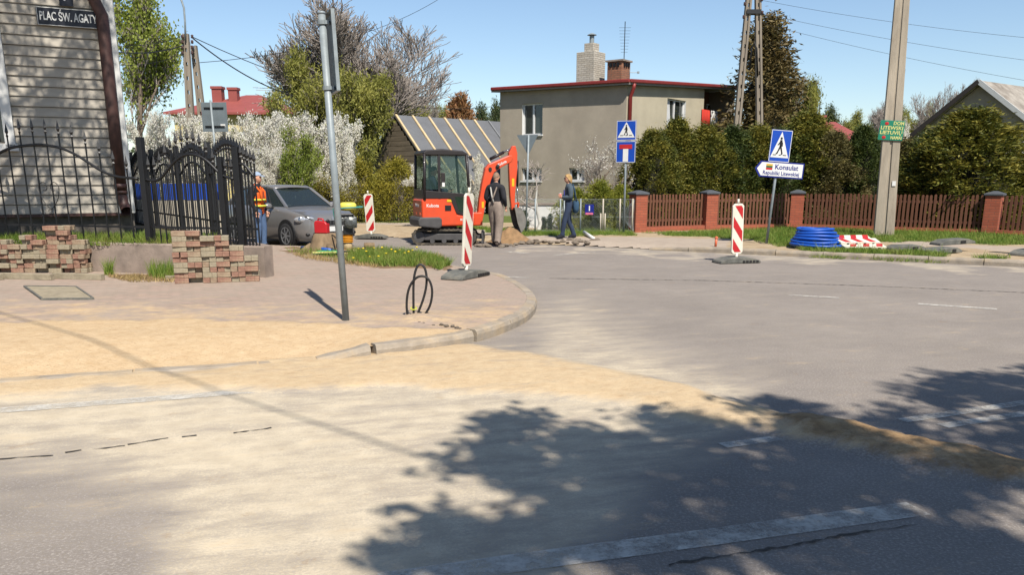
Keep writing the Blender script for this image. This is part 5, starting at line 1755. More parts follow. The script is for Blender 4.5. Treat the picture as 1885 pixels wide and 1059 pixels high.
gp = np.concatenate([poly_pts([(640, 466), (700, 462), (790, 470), (770, 492), (690, 490), (640, 484)], 5500, WALK + .02), poly_pts([(790, 474), (830, 488), (810, 498), (785, 490)], 1500, WALK + .02),
                     poly_pts([(525, 462), (600, 462), (640, 470), (630, 480), (560, 472)], 350, WALK + .02)])
struct(put("grass", blades(gp, .14, .012, LM['grass'], "grass", r)), 'stuff', "green grass tuft on the kerb corner")
gp = np.concatenate([poly_pts([(740, 468), (815, 470), (825, 490), (760, 488)], 1500, WALK + .03), poly_pts([(200, 509), (320, 511), (320, 520), (240, 519)], 900, WALK + .01), poly_pts([(540, 468), (700, 488), (690, 494), (560, 476)], 900, WALK + .02)])
struct(put("dry_grass", blades(gp, .07, .012, LM['dry'], "dry_grass", r)), 'stuff', "dry brown grass at the pavement edge")
gp = np.concatenate([poly_pts([(160, 447), (330, 450), (330, 455), (160, 452)], 2500, yz), poly_pts([(0, 440), (330, 440), (420, 444), (330, 451), (0, 450)], 9000, yz)])
struct(put("yard_grass", blades(gp, .15, .012, LM['grass'], "yard_grass", r)), 'stuff', "grass growing behind the iron fence")
gp = np.concatenate([poly_pts([(275, 508), (325, 508), (325, 518), (285, 517)], 500, WALK), poly_pts([(193, 504), (208, 504), (208, 508), (193, 508)], 120, WALK)])
struct(put("weed", blades(gp, .26, .014, LM['grass'], "weed", r, .25)), 'stuff', "green weeds at the foot of the concrete wall")
# dandelions
M['dandelion'] = simple("dandelion yellow", S(250, 220, 40), 0.7, 0.1, 8, bmp=0)
dm = MB(); dm.ball((0, 0, .15), (.026, .026, .014), 8, 5); dmesh = dm.mesh("flower", M['dandelion'], True)
st = MB(); st.tube([(0, 0, 0), (0.004, 0, .08), (0, 0, .148)], .003, 4); stm = st.mesh("stalk", LM['grass'])
random.seed(8)
for i in range(16):
    u, v = 652 + i * 7.6 + random.uniform(-2, 2), random.uniform(468, 488)
    g = G(u, v, WALK)
    t = thing("dandelion", "%s yellow dandelion from the left in the grass on the kerb corner" % ORD[i], "flower", (g[0], g[1], WALK + .01), 0, "dandelions in the kerb grass")
    t.scale = (1, 1, random.uniform(.7, 1.2))
    put("flower", dmesh, t); put("stalk", stm, t)
# ---------------------------------------------------------------- concrete poles and wires
M['pole_grey'] = simple("grey weathered concrete", S(160, 148, 132), 0.9, 0.3, 2.5, bmp=0.5, bscale=30, stretch=(1, 1, 0.2))
def ladder_leg(mb, a, b, w0, w1, dpt=.16, holes=9):
    """concrete leg with a web and two flanges, pierced by slots"""
    a, b = Vector(a), Vector(b)
    for sg in (-1, 1):
        mb.beam(a + Vector((sg * w0 * .33, 0, 0)), b + Vector((sg * w1 * .33, 0, 0)), w0 * .34, dpt, up=(0, 1, 0), w1=w1 * .34)
    n = holes
    for k in range(n):
        t0, t1 = k / n, (k + .72) / n
        p, q = a.lerp(b, t0), a.lerp(b, t1)
        mb.beam(p, q, (w0 + (w1 - w0) * t0) * .5, dpt * .6, up=(0, 1, 0))
def insulator(parent, p):
    mb = MB(); mb.lathe([(.03, 0), (.055, .03), (.035, .06), (.055, .09), (.02, .12)], p, 8); mb.build("insulator", M['brown_pipe'], parent, smooth=True)
# left double pole with street lamp arm
YP = 31.0
l0, l1, tp_ = P(352, 262, YP), P(372, 262, YP), P(345, 62, YP)
lp = thing("lamp_pole", "double concrete pole with curved lamp arm beyond the iron fence", "pole", (0, 0, 0))
mb = MB(); ladder_leg(mb, (l0.x + (l0.x - tp_.x) * .35, YP, 0), (tp_.x - .06, YP, tp_.z), .34, .2, holes=14); mb.build("leg", M['pole_grey'], lp)
mb = MB(); ladder_leg(mb, (l1.x + (l1.x - tp_.x) * .45, YP + .3, 0), (tp_.x + .12, YP + .2, P(345, 82, YP).z), .34, .2, holes=14); mb.build("leg", M['pole_grey'], lp)
a_ = [P(344, 75, YP), P(343, 40, YP), P(341, 15, YP), P(334, -6, YP), P(322, -18, YP)]
mb = MB(); mb.tube([Vector((q.x, YP - .12, q.z)) for q in a_], .035, 8); la = mb.build("lamp_arm", M['galv'], lp, smooth=True)
q = P(312, -20, YP); mb = MB(); mb.ball((q.x, YP - .12, q.z), (.28, .12, .07)); mb.build("lamp_head", M['galv'], la, smooth=True)
for u in (336, 354):
    for v in (70, 80, 90, 100):
        q = P(u, v, YP - .15); insulator(lp, q)
# right double pole
YQ = 30.5
rp_ = thing("power_pole", "double concrete power pole rising behind the thuja hedge", "pole", (0, 0, 0))
for (ub, ut, lean) in ((1356, 1380, 0), (1398, 1395, 0)):
    a, b = P(ub, 240, YQ), P(ut, -20, YQ)
    k = a.z / (b.z - a.z)
    mb = MB(); ladder_leg(mb, (a.x - (b.x - a.x) * k, YQ, 0), (b.x, YQ, b.z), .24, .19, dpt=.2, holes=18); mb.build("leg", M['pole_grey'], rp_)
q = P(1386, 22, YQ); mb = MB(); mb.box((q.x, YQ, q.z), (.5, .3, .14)); mb.build("clamp", M['black_iron'], rp_)
mb = MB(); mb.tube([Vector((P(u, v, YQ).x, YQ - .12, P(u, v, YQ).z)) for u, v in ((1378, 130), (1382, 90), (1387, 78), (1391, 90), (1393, 140))], .03, 6); mb.build("conduit", M['black_iron'], rp_, smooth=True)
for (u, v) in ((1371, 10), (1369, 34), (1402, 2), (1403, 26)):
    insulator(rp_, P(u, v, YQ - .1))
# right single pole with green sign
pb, pt_ = Vector((*G(1626, 437, .1), .05)), P(1662, -20, 22.6)
pp = thing("power_pole", "tall leaning concrete pole carrying a green sign in front of the picket fence", "pole", pb)
ax = (pt_ - pb)
mb = MB()
w0, w1 = .54, .36
rt = Matrix.Rotation(R(-18), 3, 'Z'); sdv = rt @ Vector((1, 0, 0)); bk = rt @ Vector((0, 1, 0))
for sg in (-1, 1):
    mb.beam(sdv * sg * w0 * .27 - ax * .03, ax + sdv * sg * w1 * .27, w0 * .40, .34, up=bk, w1=w1 * .40, h1=.24)
mb.beam(bk * .0 - ax * .03, ax, w0 * .3, .27, up=bk, w1=w1 * .3, h1=.19)
mb.build("shaft", M['pole_concrete'], pp, bevel=.01)
for t in (.10, .17, .27, .42, .56, .68, .80):
    mb = MB(); c = ax * t + sdv * (w0 + (w1 - w0) * t) * .475; mb.box(c, (.02, .07, .17), rt); mb.build("slot", M['black_print'], pp)
mb = MB(); c = ax * .235 - bk * .175 + sdv * .14; mb.box(c, (.09, .01, .13), rt); mb.build("paper_notice", M['white_print'], pp)
gs = hit(1641, 240, pb.xy - Vector((bk.x, bk.y)) * .2, bk)
sg_ = thing("house_sign", "small green sign with pale yellow capitals fixed to the concrete pole", "sign", gs, R(-18))
tilt = R(4)
M['green_sign'] = simple("green painted sign", S(24, 142, 112), 0.5, 0.15, 5, bmp=0)
M['cream_print'] = simple("cream lettering", S(240, 236, 150), 0.5, 0.08, 5, bmp=0)
sg_.rotation_euler = (0, tilt, R(-18))
mb = MB(); mb.box((0, 0, 0), (.60, .015, .50)); mb.build("plate", M['green_sign'], sg_, bevel=.004)
for s, sz, x, z, sx in (("DOM", .12, .15, .18, .25), ("LITEWSKI", .125, .0, .06, .54), ("LIETUVIŲ", .125, .0, -.06, .54), ("NAMAI", .11, .14, -.185, .27)):
    text_part("lettering", s, sz, M['cream_print'], sg_, (x, -.011, z), fit=sx, bold=.003)
for z, x in ((.17, -.14), (-.18, -.16)):
    mb = MB(); mb.ball((x, -.009, z), (.05, .006, .045), 8, 5); mb.build("emblem", M['red_sign'], sg_)

def wire(label, pts, r=.012, sag=.4, name="overhead_wire"):
    mb = MB(); full = []
    for a, b in zip(pts, pts[1:]):
        a, b = Vector(a), Vector(b)
        n = 16
        for i in range(n):
            t = i / n; q = a.lerp(b, t); q.z -= sag * 4 * t * (1 - t); full.append(q)
    full.append(Vector(pts[-1]))
    mb.tube(full, r, 4)
    tag(mb.build(name, M['black_rubber']), label, "wire", "overhead wires")
wire("thick cable falling from the lamp pole towards the bare tree", [P(355, 70, YP), P(540, 176, 34)], .022, .25)
wire("cable from the lamp pole passing over the barn to the grey house", [P(355, 68, YP), P(905, 196, 44)], .016, .9)
wire("thick cable from the wooden house side to the lamp pole", [P(215, 96, 24), P(335, 84, YP)], .022, .1)
wire("thin upper wire left of the lamp pole", [P(215, 84, 24), P(335, 66, YP)], .010, .1)
wire("thin lower wire left of the lamp pole", [P(215, 120, 24), P(335, 100, YP)], .010, .1)
wire("thin wire climbing right from the lamp pole", [P(355, 116, YP), P(820, -10, 60)], .014, .8)
wire("upper wire from the right double pole to the right edge", [P(1402, 0, YQ), P(1900, 70, 27)], .0055, .1)
wire("second wire from the right double pole to the right edge", [P(1402, 24, YQ), P(1900, 112, 27)], .0055, .1)
wire("thin wire from the spruce to the small red roof", [P(1470, 178, 40), P(1516, 190, 60)], .02, .2)
wire("lowest faint wire from the right double pole", [P(1402, 42, YQ), P(1900, 150, 27)], .0055, .1)

# ---------------------------------------------------------------- road signs on the far side
def walker(mb, x, z, s):
    """walking figure inside the crossing triangle"""
    y = -.012
    def limb(a, b, w):
        mb.beam((x + a[0] * s, y, z + a[1] * s), (x + b[0] * s, y, z + b[1] * s), w * s, .004, up=(0, 1, 0))
    mb.lathe([(.035 * s, -.002), (.035 * s, .002)], (x, y, z + .27 * s), 10, Matrix.Rotation(R(90), 3, 'X'))
    limb((0, .225), (0, .06), .07); limb((0, .07), (-.04, -.04), .045); limb((-.04, -.04), (-.09, -.16), .04); limb((-.09, -.16), (-.12, -.155), .03)
    limb((0, .07), (.035, -.05), .045); limb((.035, -.05), (.07, -.16), .04); limb((.07, -.16), (.035, -.175), .03)
    limb((0, .21), (-.05, .12), .035); limb((-.05, .12), (-.09, .08), .03); limb((0, .21), (.045, .13), .035); limb((.045, .13), (.045, .05), .03)
def crossing(parent, z, w, h, tri_low=.14):
    mb = MB(); mb.box((0, 0, z), (w, .012, h)); pl_ = mb.build("crossing_plate", M['blue_sign'], parent, bevel=.01)
    mb = MB()
    for a, b in (((-w / 2 + .012, z - h / 2 + .012), (w / 2 - .012, z - h / 2 + .012)), ((w / 2 - .012, z - h / 2 + .012), (w / 2 - .012, z + h / 2 - .012)), ((w / 2 - .012, z + h / 2 - .012), (-w / 2 + .012, z + h / 2 - .012)), ((-w / 2 + .012, z + h / 2 - .012), (-w / 2 + .012, z - h / 2 + .012))):
        mb.beam((a[0], -.007, a[1]), (b[0], -.007, b[1]), .012, .003, up=(0, 1, 0))
    mb.build("border", M['white_print'], pl_)
    mb = MB(); zb_ = z - h / 2 + tri_low * h
    mb.prism([(-w / 2 + .035, zb_), (w / 2 - .035, zb_), (0, z + h / 2 - .04)], (0, -.010, 0), (1, 0, 0), (0, 0, 1), (0, .004, 0)); mb.build("triangle", M['white_print'], pl_)
    mb = MB(); walker(mb, 0, zb_ + .27 * h + .02, h * 1.12); mb.build("walking_figure", M['black_print'], pl_)
    mb = MB()
    for x0, x1 in ((-.17, -.09), (-.02, .03), (.08, .17)):
        mb.beam((x0, -.0115, zb_ + .06), (x1, -.0115, zb_ + .06), .018, .003, up=(0, 1, 0))
    mb.build("stripe_line", M['black_print'], pl_)
# post with crossing sign above dead end sign
g = G(1147, 432, .1)
s1 = thing("signpost", "thin post with a crossing sign above a blue dead end sign", "signpost", (g[0], g[1], .08), R(-22))
zt1, zm1, zb1 = P(1150, 221, g[1]).z - .08, P(1150, 259, g[1]).z - .08, P(1150, 300, g[1]).z - .08
mb = MB(); mb.tube([(0, .04, 0), (.0, .04, zt1 - .05)], .03, 10); mb.build("pole", M['galv'], s1, smooth=True)
wS = .56
crossing(s1, (zt1 + zm1) / 2, wS, zt1 - zm1 - .02)
mb = MB(); zc_, hS = (zm1 + zb1) / 2, zm1 - zb1 - .02
mb.box((0, 0, zc_), (wS, .012, hS)); pl_ = mb.build("dead_end_plate", M['blue_sign'], s1, bevel=.01)
mb = MB(); mb.box((0, -.009, zc_ - .08), (.15, .006, hS - .22)); mb.build("white_bar", M['white_print'], pl_)
mb = MB(); mb.box((0, -.0095, zc_ + hS / 2 - .15), (.36, .006, .12)); mb.build("red_bar", M['red_sign'], pl_)
mb = MB()
for sx_ in (-1, 1):
    mb.box((sx_ * (wS / 2 - .012), -.008, zc_), (.012, .003, hS - .03)); mb.box((0, -.008, zc_ + sx_ * (hS / 2 - .012)), (wS - .03, .003, .012))
mb.build("border", M['white_print'], pl_)
# post with crossing sign above the consulate arrow
g = G(1412, 450, .1)
s2 = thing("signpost", "leaning post with a crossing sign and the white consulate arrow sign", "signpost", (g[0], g[1], .06), R(10))
q = P(1437, 270, g[1])
s2.rotation_euler = (0, math.atan2(q.x - g[0], q.z - .06) , R(6))
zt1, zm1 = q.z + .30, P(1425, 312, g[1]).z - .06
mb = MB(); mb.tube([(0, .05, 0), (.0, .05, zt1)], .032, 10); mb.build("pole", M['galv'], s2, smooth=True)
crossing(s2, q.z - .04, .52, .74, .14)
A = MB(); z0 = zm1
xl0, xr0 = -.56, .66
A.prism([(xl0, 0), (xl0 + .13, .185), (xr0, .185), (xr0, -.185), (xl0 + .13, -.185)], (0, -.004, z0), (1, 0, 0), (0, 0, 1), (0, .012, 0))
pl_ = A.build("arrow_plate", M['deep_blue'], s2)
A = MB(); A.prism([(xl0 + .05, 0), (xl0 + .16, .155), (xr0 - .03, .155), (xr0 - .03, -.155), (xl0 + .16, -.155)], (0, -.009, z0), (1, 0, 0), (0, 0, 1), (0, .004, 0)); A.build("arrow_face", M['white_print'], pl_)
text_part("lettering", "Konsulat", .165, M['deep_blue'], pl_, (.22, -.011, z0 + .06), sx=1.0, bold=.003)
text_part("lettering", "Republiki Litewskiej", .125, M['deep_blue'], pl_, (.10, -.011, z0 - .085), sx=.92, bold=.002)
M['flag_y'] = simple("flag yellow", S(226, 186, 70), 0.5, 0.1, 4, bmp=0); M['flag_g'] = simple("flag green", S(46, 104, 66), 0.5, 0.1, 4, bmp=0)
for k, mt in enumerate(('flag_y', 'flag_g', 'red_sign')):
    mb = MB(); mb.box((-.21, -.011, z0 + .10 - k * .045), (.16, .004, .045)); mb.build("flag_stripe", M[mt], pl_)
for (u, v, lab, Y) in ((976, 225, "bare grey sign seen from behind beside the cherry tree", 23.2),):
    g = G(968, 431, .1)
    t = thing("signpost", "thin post with a triangular sign seen from behind in front of the grey house", "signpost", (g[0], g[1], .08), R(-20))
    zt_ = P(978, 248, g[1]).z - .08
    zb_ = P(978, 300, g[1]).z - .08
    mb = MB(); mb.tube([(0, 0, 0), (.07, 0, zt_)], .028, 8); mb.build("pole", M['galv'], t, smooth=True)
    mb = MB(); mb.prism([(-.30, zt_), (.34, zt_), (.05, zt_ - .56)], (0, .035, 0), (1, 0, 0), (0, 0, 1), (0, .01, 0)); mb.build("plate", M['sign_back'], t)
# house number plate on the wire fence
g = P(1085, 386, 24.2)
npl = thing("house_number_plate", "blue house number plate with white figure one on the wire fence", "sign", (g.x, g.y, g.z), R(-8))
mb = MB(); mb.box((0, 0, 0), (.26, .012, .30)); pl_ = mb.build("plate", M['deep_blue'], npl, bevel=.004)
mb = MB(); mb.box((0, -.008, -.115), (.22, .004, .06)); M['pink_print'] = simple("pink street strip", S(226, 120, 150), .5, .1, 4, bmp=0); mb.build("strip", M['pink_print'], pl_)
text_part("lettering", "1", .2, M['white_print'], npl, (0, -.009, .03), bold=.006)

# ---------------------------------------------------------------- wire mesh fence and low white wall by the grey house
wf = thing("wire_fence", "grey wire mesh fence with thin posts in front of the light green hedge", "fence", (0, 0, .08))
wp = [Vector(G(u, v, .1)) for u, v in ((950, 433), (1035, 432), (1110, 430), (1160, 428))]
for u in (950, 985, 1031, 1038, 1068, 1105, 1109, 1113, 1140, 1163):
    gx = [P(u, 430, 24.3)]
    mb = MB(); mb.tube([(gx[0].x, 24.3, 0), (gx[0].x, 24.3, 1.02 if u not in (1105, 1113) else .6)], .022, 6); mb.build("post", M['pale_wall' if u > 1100 else 'galv'], wf, smooth=True)
x0, x1 = P(945, 430, 24.3).x, P(1166, 430, 24.3).x
mb = MB()
for z in (.1, .5, 1.0):
    mb.tube([(x0, 24.3, z), (x1, 24.3, z)], .006, 4)
k = x0
while k < x1:
    mb.tube([(k, 24.3, .08), (min(k + .9, x1), 24.3, .98)], .0022, 3, caps=False); mb.tube([(k, 24.3, .98), (min(k + .9, x1), 24.3, .08)], .0022, 3, caps=False); k += .075
struct(mb.build("mesh_wire", M['galv'], wf), 'stuff')
ww = thing("white_wall", "low whitewashed garden wall behind the lime washed cherry trunk", "wall", (0, 0, 0))
a, b = P(948, 400, 27.0), P(1048, 400, 27.0)
mb = MB(); mb.box(((a.x + b.x) / 2, 27.0, .42), (b.x - a.x, .2, .84)); mb.build("wall", M['white_wood'], ww)
mb = MB(); mb.box(((a.x + b.x) / 2, 27.0, .87), (b.x - a.x + .06, .28, .06)); mb.build("coping", M['concrete'], ww)
pf2 = thing("post_fence", "dark old paling fence under the yellow green shrubs", "fence", (0, 0, .05))
for k in range(46):
    u = 520 + k * 5.6
    q = P(u, 400, 31.5)
    mb = MB(); mb.box((q.x, 31.5 + random.uniform(-.02, .02), .5), (.07, .03, 1.0 + random.uniform(-.08, .08))) if k % 6 else mb.box((q.x, 31.5, .58), (.12, .12, 1.16)); mb.build("paling" if k % 6 else "post", M['old_plank'], pf2)
mb = MB(); mb.box((P(645, 400, 31.53).x, 31.54, .75), (5.6, .05, .08)); mb.build("rail", M['old_plank'], pf2)

# ---------------------------------------------------------------- blue pipe coil, folded barriers, rubber feet, stake
M['pipe_blue'] = simple("blue corrugated duct", S(28, 92, 196), 0.45, 0.15, 5, bmp=0)
_nt = M['pipe_blue'].node_tree
cg = G(1516, 458, .12)
coil = thing("pipe_coil", "coil of bright blue corrugated duct lying on the verge", "pipe coil", (cg[0], cg[1] + .32, .14))
random.seed(4)
for lay in range(6):
    for k in range(2):
        rr = .60 - .045 * lay - k * .10
        zz = .055 + lay * .066
        mb = MB(); n = 40
        ph = random.uniform(0, 6)
        pts = [(rr * 1.02 * math.cos(t) + .012 * math.sin(3 * t + ph) - .01 * lay, rr * .92 * math.sin(t) + .01 * math.sin(2 * t + ph) + .03 * lay, zz + .012 * math.sin(2 * t + ph)) for t in np.linspace(0, 2 * math.pi, n, endpoint=False)]
        rs = [.034] * n
        mb.tube(pts, .034, 9, closed=True); mb.build("turn", M['pipe_blue'], coil, smooth=True)
fg = G(1592, 460, .12)
def lying(label, x, y, z, rz, tilt, flip):
    t = thing("barrier_board", label, "barrier", (x, y, z), rz, "folded barrier boards beside the blue coil")
    t.rotation_euler = (tilt, 0, rz)
    mb = MB(); mb.box((0, 0, .035), (.95, .26, .06)); b_ = mb.build("board", M['beacon_white'], t, bevel=.012)
    for k in range(3):
        x0_ = -.36 + k * .3
        mb = MB(); mb.prism([(x0_, -.11), (x0_ + .14, -.11), (x0_ + .14 + flip * .1, .11), (x0_ + flip * .1, .11)], (0, 0, .066), (1, 0, 0), (0, 1, 0), (0, 0, .003)); mb.build("stripe", M['red_sign'], b_)
    for k in range(4):
        mb = MB(); mb.box((-.3 + k * .2, -.131, .03), (.05, .01, .04)); mb.build("slot", M['black_print'], b_)
lying("red and white barrier board lying at the bottom of the small pile", fg[0], fg[1] + .1, .15, .05, .2, 1)
lying("red and white barrier board lying on top of the small pile", fg[0] - .05, fg[1] + .30, .25, .12, .3, -1)
lying("red and white barrier board at the back of the small pile", fg[0] - .12, fg[1] + .55, .3, .2, .35, 1)
def foot(label, u, v, rz, tilt, lift=0):
    g_ = G(u, v, .12)
    t = thing("rubber_foot", label, "beacon base", (g_[0], g_[1] + .15, .12 + lift), rz, "loose rubber feet on the verge")
    t.rotation_euler = (0, tilt, rz)
    mb = MB(); mb.prism([(-.42, 0), (.42, 0), (.40, .05), (.24, .11), (-.24, .11), (-.40, .05)], (0, -.2, 0), (1, 0, 0), (0, 0, 1), (0, .4, 0)); b_ = mb.build("body", M['rubber'], t, bevel=.012)
    mb = MB(); mb.box((.12, -.201, .05), (.12, .02, .06)); mb.build("slot", M['black_rubber'], b_)
foot("low grey rubber foot half hidden by grass on the verge", 1672, 461, .05, 0)
foot("grey rubber foot propped up on another at the right of the verge", 1758, 462, .1, -.06, .14)
foot("dark rubber foot underneath the propped up one", 1740, 466, .5, 0)
g = G(1317, 455, .1)
st = thing("marker_stake", "small orange marker stake by the far kerb", "stake", (g[0], g[1], .1))
M['orange'] = simple("orange plastic", S(236, 122, 84), 0.5, 0.1, 5, bmp=0)
mb = MB(); mb.tube([(0, 0, 0), (0.01, 0, .2)], .03, 8); mb.build("stake", M['orange'], st, smooth=True)
mb = MB(); mb.lathe([(.04, .0), (.04, .03), (.01, .05)], (.01, 0, .2), 8); mb.build("cap", M['orange'], st)

# ---------------------------------------------------------------- heap and rubble at the dig
M['soil'] = simple("dug sandy soil", S(168, 134, 96), 0.95, 0.4, 5, bmp=0.9, bscale=18, dirt=S(110, 86, 62))
M['rubble'] = simple("broken asphalt", S(146, 132, 116), 0.95, 0.4, 6, bmp=0.8, bscale=25)
hg = G(948, 449)
r = np.random.default_rng(3)
xs = np.linspace(-.9, .9, 46); ys = np.linspace(-.6, .8, 36)
X, Y, f = grid_mesh(xs, ys)
Z = .40 * np.exp(-((X + .1) / .42) ** 2 - ((Y - .1) / .4) ** 2) * (.7 + .6 * fbm(X + 9, Y + 3, 2.2, 1)) + .05 * (fbm(X, Y, 7, 2) - .5) - .05 + .04
edge = np.minimum.reduce([X + .9, .9 - X, Y + .6, .8 - Y])
Z = np.where(edge < .12, -.03, Z) + np.where(edge < .3, -.05 * (1 - edge / .3), 0)
ob = put("soil_heap", np_mesh("soil_heap", np.stack([X, Y, Z], -1), f, M['soil'], True)); ob.location = (hg[0], hg[1] + .3, .01)
tag(ob, "heap of freshly dug sandy soil under the digger bucket", "soil heap")
random.seed(15)
def rock_mesh(seed):
    rd = random.Random(seed); mb = MB()
    mb.ball((0, 0, .5), (1, .8, .55), 9, 6, fn=lambda q: q * (1 + .22 * math.sin(q.x * 5 + seed) * math.cos(q.y * 4 + seed * 2) + .12 * math.sin(q.z * 7 + seed)))
    return mb.mesh("stone", M['rubble'])
RK = [rock_mesh(i) for i in range(5)]
def rocks(label, group, px, n, smin, smax, z, name="stone", cat="stone"):
    for i_ in range(n):
        w_ = (i_ + random.uniform(.1, .9)) / n * (len(px) - 1); a, b = px[int(w_)], px[int(w_) + 1]; t = w_ - int(w_)
        u, v = a[0] + (b[0] - a[0]) * t, a[1] + (b[1] - a[1]) * t + random.uniform(-2.5, 2.5)
        g_ = G(u, v, z); s = random.uniform(smin, smax)
        o = put(name, random.choice(RK)); o.location = (g_[0], g_[1], z - .01); o.scale = (s, s, s * random.uniform(.6, 1)); o.rotation_euler = (random.uniform(-.2, .2), random.uniform(-.2, .2), random.uniform(0, 6))
        tag(o, "%s from left: %s" % (ORD[i_], label), cat, group)
rocks("lump of broken asphalt lying along the dug trench beside the excavator", "rubble round the dig", [(870, 452), (930, 453), (990, 447)], 22, .05, .12, 0.01)
rocks("piece of broken paving on the edge in front of the woman", "rubble in front of the woman", [(985, 446), (1035, 446), (1075, 449), (1110, 443)], 20, .04, .13, 0.05)
rocks("small clod scattered on the sand strip", "clods on the sand strip", [(20, 592), (200, 596), (360, 606), (560, 598)], 16, .012, .03, .09, "clod", "clod")
rocks("small clod by the cable loops", "clods by the cable loops", [(740, 592), (800, 596), (850, 606)], 14, .012, .03, .13, "clod", "clod")
rocks("small pebble on the dusty road", "pebbles on the road", [(900, 640), (1100, 690), (1300, 725)], 8, .01, .02, .005, "pebble", "pebble")
g0 = G(1075, 434, .1); g1 = G(1093, 441, .1)
mb = MB(); mb.tube([(g0[0], g0[1], .2), (g1[0], g1[1], .12)], .045, 10); tag(mb.build("pipe_piece", M['white_wood'], smooth=True), "short white pipe lying on the ground right of the woman", "pipe")

# ---------------------------------------------------------------- stump, fuel can, duct, green board, log
M['stump'] = simple("grey rotten stump", S(158, 134, 104), 0.95, 0.4, 5, bmp=0.8, bscale=16, stretch=(1, 1, .25), dirt=S(92, 74, 56))
sg0 = G(600, 462, WALK)
stp = thing("tree_stump", "old grey tree stump between the car and the pavement", "stump", (sg0[0], sg0[1], WALK - .02))
mb = MB(); n = 18; vs, fs = [], []
for i, (z, rr) in enumerate(((0, .44), (.1, .37), (.25, .31), (.38, .27), (.40, .24), (.40, .01))):
    for k in range(n):
        t = 2 * math.pi * k / n
        q = rr * (1 + (.16 * math.sin(3 * t + 1) + .08 * math.sin(7 * t)) * (1 - z) * (1 if i < 5 else 0))
        vs.append((q * math.cos(t), q * math.sin(t), z))
    if i:
        fs += [((i - 1) * n + k, (i - 1) * n + (k + 1) % n, i * n + (k + 1) % n, i * n + k) for k in range(n)]
mb.add(vs, fs); mb.build("trunk", M['stump'], stp, smooth=True)
for a in (.3, 1.9, 3.6, 5.2):
    mb = MB(); mb.tube([(.3 * math.cos(a), .3 * math.sin(a), .12), (.5 * math.cos(a), .5 * math.sin(a), .03), (.68 * math.cos(a + .2), .68 * math.sin(a + .2), -.04)], [.1, .07, .03], 7); mb.build("root", M['stump'], stp, smooth=True)
M['red_plastic'] = simple("red plastic", S(214, 44, 52), 0.4, 0.12, 5, bmp=0)
cg = Vector((sg0[0] - .06, sg0[1], WALK + .385))
fc_ = thing("fuel_can", "red plastic fuel can standing on the stump", "fuel can", cg, R(-15))
mb = MB(); mb.prism([(-.15, 0), (.15, 0), (.15, .2), (.11, .25), (-.12, .27), (-.15, .22)], (0, -.08, 0), (1, 0, 0), (0, 0, 1), (0, .16, 0)); mb.build("body", M['red_plastic'], fc_, bevel=.02, seg=3)
mb = MB(); mb.tube([(-.09, 0, .25), (-.08, 0, .31), (.03, 0, .30), (.05, 0, .24)], .018, 6); mb.build("handle", M['red_plastic'], fc_, smooth=True)
mb = MB(); mb.tube([(.11, 0, .22), (.16, 0, .29)], .028, 8); mb.build("cap", M['black_rubber'], fc_, smooth=True)
a, b = Vector((*G(556, 462, WALK), WALK + .06)), Vector((*G(612, 466, WALK), WALK + .05))
dt = MB(); dt.tube([a, a.lerp(b, .5) + Vector((0, 0, .02)), b], .045, 10); tag(dt.build("blue_duct", M['pipe_blue'], smooth=True), "short dark blue duct lying in front of the stump", "pipe")
M['green_plastic'] = simple("bright green plastic", S(20, 180, 110), 0.45, 0.12, 5, bmp=0)
g = G(600, 471, WALK)
gb = thing("green_tray", "bright green plastic shovel blade lying in front of the stump", "tray", (g[0], g[1], WALK + .06), R(-6))
mb = MB(); mb.prism([(-.24, -.12), (.26, -.10), (.28, .16), (-.2, .18)], (0, 0, 0), (1, 0, .02), (0, 1, .1), (0, 0, .02)); mb.build("blade", M['green_plastic'], gb, bevel=.006)
mb = MB(); mb.prism([(-.24, -.12), (.26, -.10), (.26, -.085), (-.24, -.105)], (0, -.005, .015), (1, 0, .02), (0, 1, .1), (0, 0, .03)); mb.build("rim", M['cream_print'], gb)
mb = MB(); mb.tube([(.24, .05, .02), (.55, .1, .03)], .02, 8); mb.build("handle", M['black_rubber'], gb, smooth=True)
g = G(679, 459, WALK); mb = MB(); mb.tube([(g[0] - .1, g[1], WALK + .07), (g[0] + .12, g[1] + .06, WALK + .07)], .075, 10); tag(mb.build("short_log", M['stump'], smooth=True), "short sawn log at the back of the grass tuft", "log")

# ---------------------------------------------------------------- rammer
g = G(641, 468, WALK)
rm = thing("rammer", "upright tamping rammer with yellow tank and orange bellows", "rammer", (g[0], g[1], WALK), R(10))
M['engine'] = simple("dull engine metal", S(120, 122, 120), 0.4, 0.5, 12, metal=.5, bmp=.4, bscale=25)
M['tank_yellow'] = simple("pale yellow plastic", S(238, 226, 96), 0.45, 0.1, 5, bmp=0)
M['bellows'] = simple("orange bellows", S(236, 160, 40), 0.6, 0.12, 5, bmp=0)
mb = MB(); mb.prism([(-.17, 0), (.2, 0), (.22, .03), (.17, .09), (-.14, .09), (-.19, .03)], (0, -.14, 0), (1, 0, 0), (0, 0, 1), (0, .28, 0)); mb.build("shoe", M['batten'], rm, bevel=.012)
mb = MB(); mb.lathe([(.10, .08), (.095, .22), (.09, .25)], n=14); mb.build("leg", M['batten'], rm, smooth=True)
mb = MB(); prof = []
for k in range(5):
    prof += [(.10, .24 + k * .035), (.125, .257 + k * .035)]
mb.lathe(prof, n=16); mb.build("bellows", M['bellows'], rm)
mb = MB(); mb.box((.02, 0, .49), (.2, .2, .18)); mb.build("crankcase", M['black_iron'], rm, bevel=.02)
